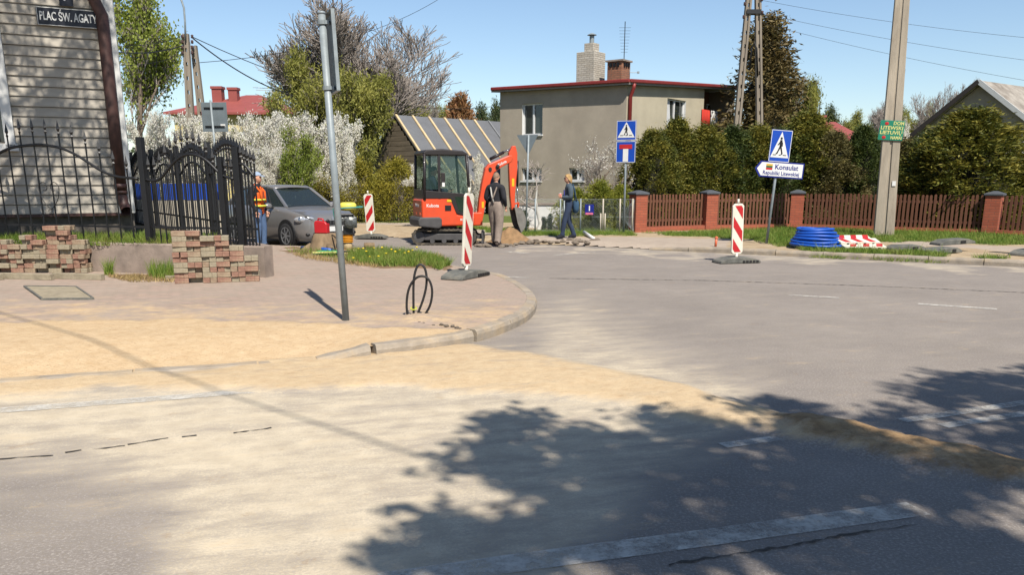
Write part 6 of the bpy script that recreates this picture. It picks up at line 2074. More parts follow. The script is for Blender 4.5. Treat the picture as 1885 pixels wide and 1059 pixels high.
mb = MB(); mb.box((.08, -.02, .66), (.26, .26, .22)); mb.lathe([(.12, 0), (.13, .03), (.06, .06)], (.08, -.15, .66), 14, Matrix.Rotation(R(90), 3, 'X')); mb.lathe([(.05, 0), (.05, .1)], (-.08, -.12, .72), 10, Matrix.Rotation(R(90), 3, 'X')); mb.build("engine", M['engine'], rm, bevel=.015)
mb = MB(); mb.box((.0, -.05, .80), (.3, .1, .08)); mb.build("air_filter", M['black_iron'], rm, bevel=.02)
mb = MB(); mb.ball((.04, 0, .98), (.2, .13, .11), 14, 8, fn=lambda q: Vector((max(-.86, min(.86, q.x)), max(-.9, min(.9, q.y)), max(-.8, min(.8, q.z))))); mb.build("tank", M['tank_yellow'], rm, smooth=True)
mb = MB(); M['teal'] = simple("teal handle paint", S(70, 150, 140), .5, .1, 5, bmp=0)
mb.tube([(-.2, -.2, .55), (-.24, -.24, .8), (-.26, -.24, .93), (.0, -.24, .96), (.32, -.22, .97), (.34, .0, .97), (.32, .22, .97), (-.26, .24, .93), (-.24, .24, .8), (-.2, .2, .55)], .016, 7); mb.build("handle", M['teal'], rm, smooth=True)

# ---------------------------------------------------------------- trees out of the picture whose shade falls into it
tsh = Vector((sun_h.x, sun_h.y)) / math.tan(SUN_EL)
def shade_tree(label, px_poly, n, zlo, zhi, trunk_xy, seed, each=55, spread=.28, plane=None, L=.13, W=.085, gap=.0, gs_=1.1):
    """crown clumps standing between the sun and the surveyed shade"""
    r = np.random.default_rng(seed)
    PP = np.array([G(u, v) for u, v in px_poly]) if plane is None else np.array(px_poly)
    lo, hi = PP.min(0), PP.max(0)
    q = r.uniform(lo, hi, (n * 8, 2))
    q = q[sdist(q[:, 0], q[:, 1], PP) > .2]
    if gap:
        q = q[fbm(q[:, 0] + 3, q[:, 1] - 7, gs_, seed, 3) > gap]
    q = q[:n]
    z = r.uniform(zlo, zhi, len(q)) 
    if plane is None:
        c = np.column_stack([q[:, 0] + tsh.x * z, q[:, 1] + tsh.y * z, z])
    else:
        base, ux_, nrm_ = plane
        w = np.array([[base.x + ux_.x * a, base.y + ux_.y * a, b] for a, b in q])
        k = z
        c = w + np.column_stack([tsh.x * k, tsh.y * k, k])
    t = thing("street_tree", label, "tree", (trunk_xy[0], trunk_xy[1], 0))
    me = clumped(r, c - np.array([trunk_xy[0], trunk_xy[1], 0]), r.normal(size=(len(c), 3)), each, spread, L, W, LM['shade_tree'], "foliage", 0, 1)
    put("foliage", me, t)
    mb = MB(); top = c.mean(0) - np.array([trunk_xy[0], trunk_xy[1], 0])
    mb.tube([(0, 0, -.1), (.05, .05, zlo * .5), (top[0] * .3, top[1] * .3, zlo)], [.28, .22, .18], 9); mb.build("trunk", M['bark'], t, smooth=True)
    random.seed(seed)
    mb = MB()
    for _ in range(26):
        e = c[random.randrange(len(c))] - np.array([trunk_xy[0], trunk_xy[1], 0])
        s0 = Vector((top[0] * .3, top[1] * .3, zlo * random.uniform(.75, 1.0))); e = Vector(e)
        m_ = s0.lerp(e, .5) + Vector((random.uniform(-.4, .4), random.uniform(-.4, .4), random.uniform(-.2, .5)))
        mb.tube([s0, m_, e], [.09, .05, .015], 5)
    struct(mb.build("branches", M['bark'], t, smooth=True), 'stuff')
shade_tree("leafy street tree behind the viewer shading the near road", [(590, 1120), (640, 1010), (690, 940), (750, 860), (830, 810), (880, 755), (1000, 732), (1060, 760), (1110, 775), (1180, 735), (1290, 745), (1420, 715), (1600, 740), (1640, 690), (1900, 668), (2300, 690), (2600, 1120)],
           300, 6.0, 9.5, (3.6, -4.2), 91, 66, .105)
hd = Vector((-math.cos(HPHI), -math.sin(HPHI))); hn = Vector((math.sin(HPHI), -math.cos(HPHI)))
shade_tree("leafy street tree left of the picture dappling the wooden house", [(-.3, .4), (4.5, .4), (4.5, 6.5), (-.3, 6.5)], 260, 5.6, 8.0, (-9.5, 9.0), 93, 40, .17,
           plane=(Vector((HC.x, HC.y)), hd, hn), L=.10, W=.07)
# cable overhead whose thin shadow crosses the sand
s0, s1 = Vector(G(40, 604)), Vector(G(760, 838))
zz = 9.0
a, b = s0 + tsh * zz, s1 + tsh * zz
d_ = (b - a).normalized()
wire("thick overhead cable above the street corner, out of the picture", [Vector((*(a - d_ * 12), zz + .6)), Vector((*(b + d_ * 12), zz + .6))], .014, .6)
# ---------------------------------------------------------------- people
M['skin'] = simple("skin", S(226, 170, 140), 0.55, 0.1, 10, bmp=0)
def person(name, label, loc, rz, J, rad, bones, garments, mats, head, group=None, extra=None, hands=()):
    """J joints, rad radii, bones (a, b, zone); garments zone -> (name, material, thickness). The body is one skinned mesh; clothes are shells over it."""
    t = thing(name, label, "person", loc, rz, group)
    names = list(J)
    me = bpy.data.meshes.new("body_frame")
    me.from_pydata([J[n] for n in names], [(names.index(a), names.index(b)) for a, b, _ in bones], [])
    o = bpy.data.objects.new("body_frame", me)
    C.objects.link(o)
    sk = o.modifiers.new("skin", 'SKIN')
    sk.branch_smoothing = .4
    layer = me.skin_vertices[0].data if me.skin_vertices else None
    if layer is None:
        bm = bmesh.new(); bm.from_mesh(me); bm.verts.layers.skin.verify(); bm.to_mesh(me); bm.free()
        layer = me.skin_vertices[0].data
    for i, n in enumerate(names):
        rr = rad[n]
        layer[i].radius = rr if isinstance(rr, tuple) else (rr, rr)
        layer[i].use_root = (n == 'pelvis')
    sb = o.modifiers.new("smooth", 'SUBSURF'); sb.levels = 2; sb.render_levels = 2
    bpy.context.view_layer.update()
    ev = bpy.data.meshes.new_from_object(o.evaluated_get(bpy.context.evaluated_depsgraph_get()))
    bpy.data.objects.remove(o)
    V = np.zeros(len(ev.vertices) * 3); ev.vertices.foreach_get("co", V); V = V.reshape(-1, 3)
    N = np.zeros(len(ev.vertices) * 3); ev.vertices.foreach_get("normal", N); N = N.reshape(-1, 3)
    faces = [tuple(p.vertices) for p in ev.polygons]
    cen = np.array([V[list(f)].mean(0) for f in faces])
    segs = [(np.array(J[a]), np.array(J[b]), z, (rad[a][0] if isinstance(rad[a], tuple) else rad[a]), (rad[b][0] if isinstance(rad[b], tuple) else rad[b])) for a, b, z in bones]
    best = np.full(len(faces), 1e9); zone = [None] * len(faces)
    for a, b, z, ra, rb in segs:
        ab = b - a
        tt = np.clip(((cen - a) @ ab) / (ab @ ab), 0, 1)
        d = np.linalg.norm(cen - a - tt[:, None] * ab, axis=1) - (ra + (rb - ra) * tt) * .6
        for i in np.where(d < best)[0]:
            best[i] = d[i]; zone[i] = z
    mb = MB(); mb.add(V.tolist(), faces)
    # head with brow, nose, chin and ears
    hp, hf, hs = Vector(head[0]), Vector(head[1]).normalized(), head[2]
    side = Vector((0, 0, 1)).cross(hf).normalized(); upv = hf.cross(side).normalized()
    rot = Matrix((hf, side, upv)).transposed()
    def hfn(q):
        x, y, z = q
        if x > 0:
            x *= .92
            if z < -.2:
                x *= 1 + .08 * (-z); y *= 1 - .25 * (-z - .2)
            if abs(y) < .22 and -.35 < z < .15:
                x += .18 * (1 - abs(y) / .22) * (1 - (z + .35) / .5 * .7)
            if abs(abs(y) - .38) < .18 and .02 < z < .22:
                x -= .06
        else:
            y *= 1 - .0 * z
        return Vector((x, y, z))
    mb.ball(hp, (.098 * hs, .077 * hs, .118 * hs), 20, 16, rot=rot, fn=hfn)
    for sg in (-1, 1):
        mb.ball(hp + side * sg * .076 * hs - upv * .005, (.02, .01, .032), 6, 5, rot=rot)
    for w, d, palm_side in hands:           # wrist, direction of the fingers, thumb side
        w, d, ps = Vector(w), Vector(d).normalized(), Vector(palm_side).normalized()
        nrm = d.cross(ps).normalized()
        rt = Matrix((d, ps, nrm)).transposed()
        mb.ball(w + d * .05, (.055, .042, .017), 10, 6, rot=rt)
        for k in range(4):
            b0 = w + d * .09 + ps * (.03 - .02 * k)
            ln = (.068, .076, .07, .055)[k]
            mb.tube([b0, b0 + d * ln * .5 + nrm * .008, b0 + d * ln * .85 + nrm * .03], [.0095, .009, .007], 6)
        b0 = w + d * .03 + ps * .04
        mb.tube([b0, b0 + d * .03 + ps * .025, b0 + d * .06 + ps * .025 + nrm * .012], [.012, .0105, .008], 6)
    mb.build("body", M['skin'], t, smooth=True)
    # eyes
    for sg in (-1, 1):
        e = MB(); e.ball(hp + hf * .079 * hs + side * sg * .03 * hs + upv * .014 * hs, .011, 6, 4); e.build("eye", M['black_print'], t)
    e = MB(); e.ball(hp + hf * .086 * hs - upv * .055 * hs, (.006, .022, .006), 6, 4, rot=rot); e.build("mouth", M['red_cloth'], t)
    for zs, nm, mt, th in garments:
        idx = [i for i in range(len(faces)) if zone[i] in zs]
        if not idx:
            continue
        used = sorted({v for i in idx for v in faces[i]})
        mp = {v: k for k, v in enumerate(used)}
        g_ = MB(); g_.add([tuple(V[v] + N[v] * th) for v in used], [tuple(mp[v] for v in faces[i]) for i in idx])
        me_ = g_.mesh(nm, mats[mt], True)
        o_ = put(nm, me_, t)
        so = o_.modifiers.new("thick", 'SOLIDIFY'); so.thickness = .008; so.offset = -1
    return t, hp, hf, side, upv, rot
def standing(h=1.75, stance=.1, step=.0, armL=None, armR=None, bend=0.0, w=1.0):
    k = h / 1.75
    J = {'pelvis': (0, 0, .95), 'waist': (.01, 0, 1.08), 'chest': (.0, 0, 1.28), 'upper': (-.01, 0, 1.42), 'neck': (.005, 0, 1.53), 'skull': (.025, 0, 1.61),
         'hipL': (0, .095, .90), 'kneeL': (.03 + step * .55, .10, .50), 'ankleL': (step, stance, .09), 'toeL': (step + .16, stance + .03, .035), 'heelL': (step - .05, stance, .04),
         'hipR': (0, -.095, .90), 'kneeR': (.03 - step * .3, -.10, .50), 'ankleR': (-step, -stance, .09), 'toeR': (-step + .16, -stance - .03, .035), 'heelR': (-step - .05, -stance, .04),
         'shL': (-.01, .185, 1.425), 'shR': (-.01, -.185, 1.425)}
    J['elL'], J['wrL'] = armL or ((-.03, .25, 1.14), (.06, .24, .90))
    J['elR'], J['wrR'] = armR or ((-.03, -.25, 1.14), (.06, -.24, .90))
    rad = {'pelvis': (.15 * w, .115 * w), 'waist': (.14 * w, .10 * w), 'chest': (.155 * w, .11 * w), 'upper': (.12 * w, .085 * w), 'neck': .052, 'skull': .05,
           'hipL': .095 * w, 'kneeL': .062 * w, 'ankleL': .045, 'toeL': .034, 'heelL': .036, 'hipR': .095 * w, 'kneeR': .062 * w, 'ankleR': .045, 'toeR': .034, 'heelR': .036,
           'shL': .066 * w, 'elL': .047 * w, 'wrL': .03, 'shR': .066 * w, 'elR': .047 * w, 'wrR': .03}
    J = {n: tuple(c * k for c in p) for n, p in J.items()}
    B = [('pelvis', 'waist', 'belly'), ('waist', 'chest', 'torso'), ('chest', 'upper', 'torso'), ('upper', 'neck', 'neck'), ('neck', 'skull', 'head'),
         ('pelvis', 'hipL', 'hip'), ('hipL', 'kneeL', 'thigh'), ('kneeL', 'ankleL', 'shin'), ('ankleL', 'toeL', 'foot'), ('ankleL', 'heelL', 'foot'),
         ('pelvis', 'hipR', 'hip'), ('hipR', 'kneeR', 'thigh'), ('kneeR', 'ankleR', 'shin'), ('ankleR', 'toeR', 'foot'), ('ankleR', 'heelR', 'foot'),
         ('upper', 'shL', 'shoulder'), ('shL', 'elL', 'arm'), ('elL', 'wrL', 'forearm'), ('upper', 'shR', 'shoulder'), ('shR', 'elR', 'arm'), ('elR', 'wrR', 'forearm')]
    return J, rad, B, k
def cloth(name, c, var=.25):
    return simple(name, S(*c), .95, var, 9, bmp=.3, bscale=40)
CM = {'black': cloth("black jumper", (44, 44, 50)), 'overall': cloth("grey beige work trousers", (158, 142, 130), .3), 'boots': cloth("worn boots", (96, 82, 74)), 'orange': cloth("orange hi-vis vest", (250, 112, 40), .12),
      'lime': cloth("lime reflective band", (236, 240, 90), .1), 'jeans': cloth("blue jeans", (92, 118, 156)), 'dark_jeans': cloth("dark blue jeans", (52, 66, 92), .35), 'denim': cloth("grey blue denim jacket", (82, 96, 108)), 'blue': cloth("royal blue shirt", (40, 44, 150)),
      'cap': cloth("pale blue cap", (168, 186, 212), .1), 'grey_hair': cloth("short grey hair", (150, 122, 102)), 'blond': cloth("blonde hair", (204, 166, 112), .5), 'bag': cloth("petrol blue bag", (56, 88, 116)), 'navy': cloth("navy work jacket", (48, 60, 88)), 'dark_shoe': cloth("dark shoes", (40, 42, 52)), 'reflect': cloth("pale reflective braid", (200, 196, 188), .1)}
def hair_shell(t, hp, rot, s, mt, cut, nm="hair", back=True):
    mb = MB(); vs, fs = [], []
    nu, nv = 18, 9
    for i in range(nv + 1):
        for k in range(nu):
            a = 2 * math.pi * k / nu
            fr = (math.cos(a) + 1) / 2
            ph = (i / nv) * (cut[0] * fr + cut[1] * (1 - fr))
            wv = 1 + (.05 * math.sin(7 * a + 3 * ph) + .04 * math.sin(11 * a + 1)) * (i / nv) * (1 if nm == 'hair' else 0)
            q = Vector((math.sin(ph) * math.cos(a) * .107 * s * wv - .008, math.sin(ph) * math.sin(a) * .088 * s * wv, math.cos(ph) * .127 * s))
            if nm == 'hair' and cut[1] > 2 and math.cos(a) < .3:
                q.z -= .05 * (i / nv) ** 2 * (1 - fr)
            vs.append(hp + rot @ q)
    for i in range(nv):
        fs += [(i * nu + k, (i + 1) * nu + k, (i + 1) * nu + (k + 1) % nu, i * nu + (k + 1) % nu) for k in range(nu)]
    mb.add(vs, fs); mb.build(nm, CM[mt], t, smooth=True)

# worker in bib overalls, seen from behind beside the boom
J, rad, B, k = standing(1.78, .11, .13, ((-.02, .27, 1.16), (.14, .17, 1.0)), ((-.06, -.27, 1.15), (.10, -.22, .97)), w=1.1)
g = G(913, 454)
wk, hp, hf, sd_, uv, rot = person("person", "worker in black jumper and grey beige bib overalls beside the excavator boom", (g[0], g[1], .01), R(62), J, rad, B,
    [({'torso', 'shoulder', 'arm', 'forearm', 'belly', 'neck'}, "jumper", 'black', .012), ({'belly', 'hip', 'thigh', 'shin'}, "overalls", 'overall', .036), ({'foot'}, "boots", 'boots', .014)], CM,
    ((.03 * k, 0, 1.66 * k), (1, .15, -.25), 1.0), hands=[(J['wrL'], (.6, -.5, -.5), (0, 0, 1)), (J['wrR'], (.4, .2, -.9), (.9, 0, .3))])
hair_shell(wk, hp, rot, .955, 'grey_hair', (.9, 1.9))
mb = MB(); mb.prism([(-.12, 1.0), (.12, 1.0), (.10, 1.30), (-.10, 1.30)], (.15, 0, 0), (0, 1, 0), (0, 0, 1), (.012, 0, 0)); mb.build("bib", CM['overall'], wk)
for sg in (-1, 1):
    mb = MB(); mb.tube([(.16, sg * .09, 1.28), (.11, sg * .10, 1.42), (0, sg * .10, 1.505), (-.10, sg * .085, 1.44), (-.15, sg * .03, 1.25), (-.16, -sg * .03, 1.08)], .02, 6); mb.build("strap", CM['reflect' if sg > 0 else 'overall'], wk, smooth=True)

# man in orange vest behind the iron fence
J, rad, B, k = standing(1.76, .09, .04, ((-.05, .26, 1.15), (.08, .25, .90)), ((-.06, -.26, 1.15), (.07, -.26, .90)), w=1.12)
g = G(481, 460)
mn, hp, hf, sd_, uv, rot = person("person", "man in orange vest and pale cap standing between iron fence and grey car", (g[0], g[1], .01), R(-8), J, rad, B,
    [({'shoulder', 'arm', 'forearm', 'torso', 'neck'}, "jacket", 'black', .012), ({'torso', 'belly'}, "vest", 'orange', .03), ({'hip', 'thigh', 'shin'}, "trousers", 'jeans', .016), ({'foot'}, "shoes", 'dark_shoe', .014)], CM,
    ((.035 * k, 0, 1.655 * k), (1, -.1, 0), 1.02), hands=[(J['wrL'], (.2, 0, -1), (1, 0, 0)), (J['wrR'], (.2, 0, -1), (1, 0, 0))])
hair_shell(mn, hp, rot, .99, 'grey_hair', (.7, 1.8))
hair_shell(mn, hp + uv * .012, rot, 1.08, 'cap', (1.12, 1.35), "cap")
mb = MB(); mb.prism([(-.07, 0), (.07, 0), (.05, .085), (-.05, .085)], hp + hf * .085 + uv * .055, sd_, hf - uv * .25, uv * .012); mb.build("cap_peak", CM['cap'], mn)
for z in (1.02, 1.16):
    mb = MB(); mb.tube([(.155 * math.cos(a) + .005, .215 * math.sin(a), z * k) for a in np.linspace(0, 6.283, 22, endpoint=False)], .024, 6, closed=True); mb.build("reflective_band", CM['lime'], mn, smooth=True)
for sg in (-1, 1):
    mb = MB(); mb.tube([(.15, sg * .10, 1.1 * k), (.135, sg * .11, 1.35 * k), (.0, sg * .12, 1.50 * k), (-.13, sg * .11, 1.36 * k), (-.15, sg * .1, 1.1 * k)], .026, 6); mb.build("shoulder_panel", CM['orange'], mn, smooth=True)

# woman by the wire fence
J, rad, B, k = standing(1.64, .08, .19, ((-.02, .21, 1.16), (.19, .06, 1.15)), ((-.03, -.21, 1.16), (.19, -.05, 1.17)), w=.98)
g = G(1046, 440, .1)
wo, hp, hf, sd_, uv, rot = person("person", "blonde woman in denim jacket and dark jeans holding a pink cup", (g[0], g[1], .105), R(186), J, rad, B,
    [({'torso', 'belly'}, "shirt", 'blue', .010), ({'shoulder', 'arm', 'forearm', 'torso', 'neck'}, "jacket", 'denim', .020), ({'hip', 'thigh', 'shin', 'belly'}, "jeans", 'dark_jeans', .012), ({'foot'}, "shoes", 'dark_shoe', .014)], CM,
    ((.035 * k, 0, 1.655 * k), (1, .1, 0), .97), hands=[(J['wrL'], (.6, -.8, .2), (0, 0, 1)), (J['wrR'], (.6, .8, .2), (0, 0, 1))])
hair_shell(wo, hp, rot, 1.05, 'blond', (.85, 2.35))
mb = MB()
for sg in (-1, 1):
    mb.ball(hp + hf * .088 + sd_ * sg * .032 + uv * .014, (.01, .026, .019), 8, 6, rot=rot)
mb.tube([hp + hf * .09 + sd_ * .01 + uv * .018, hp + hf * .09 - sd_ * .01 + uv * .018], .004, 4)
for sg in (-1, 1):
    mb.tube([hp + hf * .085 + sd_ * sg * .055 + uv * .018, hp + sd_ * sg * .08 + uv * .016], .003, 4)
mb.build("sunglasses", M['black_print'], wo)
mb = MB(); mb.prism([(-.06, 1.06), (.06, 1.06), (.03, 1.36), (-.03, 1.36)], (.128 * k, 0, 0), (0, k, 0), (0, 0, k), (.02, 0, 0)); mb.build("shirt_front", CM['blue'], wo)
bpy.context.view_layer.update()
cup = thing("cup", "pink cup in the woman's hands", "cup", wo.matrix_basis @ Vector((.25 * k, .0, 1.15 * k)))
M['pink'] = simple("pink plastic", S(240, 120, 130), .4, .1, 5, bmp=0)
mb = MB(); mb.lathe([(.028, 0), (.036, .10)], n=12); mb.build("body", M['pink'], cup, smooth=True)
mb = MB(); mb.lathe([(.039, .10), (.039, .112)], n=12); mb.build("lid", M['white_print'], cup, smooth=True)
bag = thing("shoulder_bag", "petrol blue shoulder bag hanging behind the woman's hip", "bag", wo.matrix_basis @ Vector((-.17, .08, .70)), R(186))
mb = MB(); mb.ball((0, 0, .15), (.10, .17, .19), 14, 10, fn=lambda q: Vector((max(-.8, min(.8, q.x)), max(-.85, min(.85, q.y)), max(-.95, min(.8, q.z))))); mb.build("body", CM['bag'], bag, smooth=True)
mb = MB(); mb.tube([(0, -.12, .28), (.05, .0, .6), (.10, .09, .72), (.06, .12, .6), (0, .12, .28)], .014, 6); mb.build("strap", CM['bag'], bag, smooth=True)

# ---------------------------------------------------------------- grey hatchback
M['car_paint'] = simple("grey metallic paint", S(140, 138, 137), 0.3, 0.05, 20, metal=.25, bmp=0, coat=.8)
M['car_black'] = simple("black car plastic", S(30, 30, 32), 0.55, 0.2, 12, bmp=.1)
M['tyre'] = simple("tyre rubber", S(40, 40, 42), 0.85, 0.2, 14, bmp=.3)
M['alloy'] = simple("silver wheel", S(184, 186, 190), 0.35, 0.1, 10, metal=.6, bmp=0)
M['lamp_glass'] = simple("clear headlamp", S(226, 230, 236), 0.12, 0.25, 22, metal=.5, bmp=.3, bscale=30)
M['chrome'] = simple("bright chrome", S(206, 208, 212), 0.15, 0.05, 10, metal=.9, bmp=0)
M['car_glass'] = glassmat("tinted car glass", (.02, .028, .03, 1), .78, .03)
chd = Vector((.73, -.68)).normalized()
car = thing("parked_car", "grey hatchback parked behind the stump, facing right", "car", (-5.80, 21.50, .01), math.atan2(chd.y, chd.x))
ST = [(1.99, .30, .50, .60, .44, .62), (1.97, .24, .60, .68, .58, .70), (1.86, .19, .74, .78, .70, .775), (1.60, .17, .83, .86, .74, .865), (1.25, .17, .855, .91, .75, .925), (.92, .17, .86, .95, .745, .985), (.3, .17, .865, .965, .73, .99), (-.6, .17, .865, .975, .73, 1.0), (-1.3, .17, .86, .985, .72, 1.0), (-1.75, .20, .82, .97, .68, 1.0), (-1.93, .28, .74, .9, .6, .96), (-1.98, .34, .62, .8, .5, .88)]
# x, bottom, half width, shoulder height, half width at the deck, deck height
mb = MB(); vs, fs = [], []
for (x, zb_, hw, sh, dw, dk_) in ST:
    half = [(0, zb_), (hw * .86, zb_), (hw * .97, zb_ + .09), (hw, (zb_ + sh) / 2), (hw * .975, sh - .09), (hw * .93, sh), (dw, dk_ - .008), (dw * .5, dk_ + .012), (0, dk_ + .016)]
    ring = half + [(-y, z) for y, z in half[-2:0:-1]]
    vs += [(x, y, z) for y, z in ring]
nr = len(ring)
for i in range(len(ST) - 1):
    for kx in range(nr):
        k2 = (kx + 1) % nr
        fs.append((i * nr + kx, i * nr + k2, (i + 1) * nr + k2, (i + 1) * nr + kx))
fs += [tuple(range(nr)), tuple((len(ST) - 1) * nr + kx for kx in range(nr - 1, -1, -1))]
mb.add(vs, fs); body = mb.build("body", M['car_paint'], car, smooth=True)
# cabin: glass, roof and pillars
base_ = [(1.02, .66), (.45, .74), (-.7, .74), (-1.78, .64)]
top_ = [(.28, .52), (.0, .575), (-.8, .575), (-1.48, .50)]
ztop = [1.405, 1.455, 1.45, 1.385]
glass = MB()
def cab(i, sgn, top):
    return (top_[i][0], sgn * top_[i][1], ztop[i]) if top else (base_[i][0], sgn * base_[i][1], .965)
glass.add([cab(0, -1, 0), cab(0, 1, 0), cab(0, 1, 1), cab(0, -1, 1)], [(0, 1, 2, 3)]); glass.build("windscreen", M['car_glass'], car)
glass = MB(); glass.add([cab(3, -1, 0), cab(3, 1, 0), cab(3, 1, 1), cab(3, -1, 1)], [(0, 1, 2, 3)]); glass.build("rear_window", M['car_glass'], car)
for sgn in (-1, 1):
    for a, b in ((0, 1), (1, 2), (2, 3)):
        glass = MB(); glass.add([cab(a, sgn, 0), cab(b, sgn, 0), cab(b, sgn, 1), cab(a, sgn, 1)], [(0, 1, 2, 3)]); glass.build("side_window", M['car_glass'], car)
    for i, w in ((0, .075), (1, .05), (2, .07), (3, .12)):
        mb = MB(); mb.beam(cab(i, sgn, 0), cab(i, sgn, 1), w, .06, up=(1, 0, 0)); mb.build("pillar", M['car_paint' if i in (0, 3) else 'car_black'], car, bevel=.012)
    mb = MB()
    for a, b in ((0, 1), (1, 2), (2, 3)):
        mb.beam(cab(a, sgn, 1), cab(b, sgn, 1), .07, .06)
    mb.build("roof_rail", M['car_paint'], car, bevel=.015)
mb = MB(); vs, fs = [], []
nn = 8
for i in range(4):
    for j in range(nn + 1):
        t = -1 + 2 * j / nn
        vs.append((top_[i][0] + (.05 if i == 0 else -.03 if i == 3 else 0) * (1 - t * t), t * (top_[i][1] + .012), ztop[i] + .035 * (1 - t * t) + .018))
    if i:
        fs += [((i - 1) * (nn + 1) + j, (i - 1) * (nn + 1) + j + 1, i * (nn + 1) + j + 1, i * (nn + 1) + j) for j in range(nn)]
mb.add(vs, fs); ro = mb.build("roof", M['car_paint'], car, smooth=True); so = ro.modifiers.new("thick", 'SOLIDIFY'); so.thickness = .03; so.offset = -1
# interior
for y in (-.36, .36):
    mb = MB(); mb.box((-.25, y, 1.0), (.18, .44, .5)); mb.ball((-.27, y, 1.28), (.07, .13, .1)); mb.build("seat", M['car_black'], car, bevel=.05, seg=3)
mb = MB(); mb.box((.72, 0, .98), (.5, 1.25, .06)); mb.build("dashboard", M['car_black'], car, bevel=.02)
mb = MB(); mb.lathe([(.17, 0), (.19, .012), (.17, .024)], (.45, .36, 1.03), 18, Matrix.Rotation(R(-65), 3, 'Y')); mb.build("steering_wheel", M['car_black'], car)
mb = MB(); mb.box((.36, 0, 1.33), (.03, .2, .06)); mb.build("inner_mirror", M['car_black'], car)
mb = MB(); mb.ball((.39, .0, 1.2), (.02, .02, .04), 8, 6); mb.build("air_freshener", M['white_print'], car)
mb = MB(); mb.box((.90, -.52, .975 + .03), (.01, .1, .05), Matrix.Rotation(R(-35), 3, 'Y')); mb.build("sticker", M['white_print'], car)
for sgn in (-1, 1):
    mb = MB(); mb.ball((.62, sgn * .93, 1.0), (.07, .11, .075), 12, 8); mm = mb.build("door_mirror", M['car_paint'], car, smooth=True)
    mb = MB(); mb.beam((.64, sgn * .78, .95), (.63, sgn * .88, .97), .05, .04); mb.build("mirror_arm", M['car_black'], mm)
    # doors: seams and handles proud of the side
    for x0_, x1_ in ((.62, -.42), (-.44, -1.15)):
        mb = MB(); mb.beam((x1_, sgn * .863, .30), (x1_, sgn * .846, .93), .012, .012); mb.build("door_seam", M['car_black'], body)
        mb = MB(); mb.beam((x1_ + .28, sgn * .872, .80), (x1_ + .10, sgn * .872, .805), .03, .03); mb.build("door_handle", M['car_paint'], body, bevel=.01)
    # headlamp
    hr = Matrix.Rotation(R(38 * sgn), 3, 'Z') @ Matrix.Rotation(R(-14), 3, 'Y')
    mb = MB(); mb.ball((1.76, sgn * .655, .69), (.12, .26, .095), 18, 10, rot=hr, fn=lambda q: Vector((q.x, max(-.96, min(.96, q.y)), max(-.8, min(.75, q.z))))); hl = mb.build("headlight", M['lamp_glass'], car, smooth=True)
    for dy_ in (-.09, .07):
        mb = MB(); mb.lathe([(.05, .0), (.055, .012), (.02, .02)], Vector((1.76, sgn * .655, .69)) + hr @ Vector((.088, dy_, 0)), 14, hr @ Matrix.Rotation(R(90), 3, 'Y')); mb.build("lens", M['chrome'], hl)
    mb = MB(); mb.ball((1.88, sgn * .64, .35), (.05, .09, .05), 10, 6); mb.build("fog_lamp", M['car_black'], car, smooth=True)
    for xw in (1.24, -1.23):
        mb = MB(); mb.lathe([(.365, -.02), (.365, .012)], (xw, sgn * .855, .33), 24, Matrix.Rotation(R(-90 * sgn), 3, 'X')); mb.build("wheel_arch", M['car_black'], body)
        wh = MB(); rx = Matrix.Rotation(R(-90 * sgn), 3, 'X'); wh.lathe([(.21, -.09), (.29, -.09), (.305, -.06), (.305, .06), (.29, .09), (.21, .09)], (xw, sgn * .79, .305), 26, rx); wo_ = wh.build("wheel", M['tyre'], car, smooth=True)
        mb = MB(); mb.lathe([(.205, .078), (.21, .094), (.19, .094), (.18, .06)], (xw, sgn * .79, .305), 22, rx); mb.lathe([(.05, .06), (.045, .092)], (xw, sgn * .79, .305), 12, rx)
        for k in range(7):
            a = 2 * math.pi * k / 7; mb.beam((xw + .03 * math.cos(a), sgn * .872, .305 + .03 * math.sin(a)), (xw + .19 * math.cos(a), sgn * .874, .305 + .19 * math.sin(a)), .035, .02, up=(0, 1, 0))
        mb.build("rim", M['alloy'], wo_)
gr = MB(); gr.prism([(-.42, .555), (.42, .555), (.46, .66), (-.46, .66)], (1.958, 0, 0), (0, 1, 0), (0, 0, 1), (.04, 0, 0)); go = gr.build("grille", M['car_black'], car, bevel=.008)
for k in range(9):
    mb = MB(); mb.box((1.999, -.36 + k * .09, .61), (.008, .012, .085)); mb.build("grille_bar", M['engine'], go)
mb = MB(); mb.box((1.985, 0, .675), (.03, .9, .018)); mb.build("chrome_strip", M['alloy'], go)
mb = MB(); mb.lathe([(.05, 0), (.045, .012)], (1.975, 0, .715), 16, Matrix.Rotation(R(70), 3, 'Y')); mb.build("badge", M['alloy'], car)
mb = MB(); mb.prism([(-.62, .27), (.62, .27), (.56, .40), (-.56, .40)], (1.945, 0, 0), (0, 1, 0), (0, 0, 1), (.045, 0, 0)); mb.build("lower_intake", M['car_black'], car, bevel=.01)
mb = MB(); mb.box((1.998, 0, .465), (.012, .52, .11)); npx = mb.build("number_plate", M['white_print'], car)
for sgn in (-1, 1):
    mb = MB(); mb.beam((.92, sgn * .2, .995), (.78, sgn * .05 - .3, 1.03), .015, .012); mb.build("wiper", M['car_black'], car)

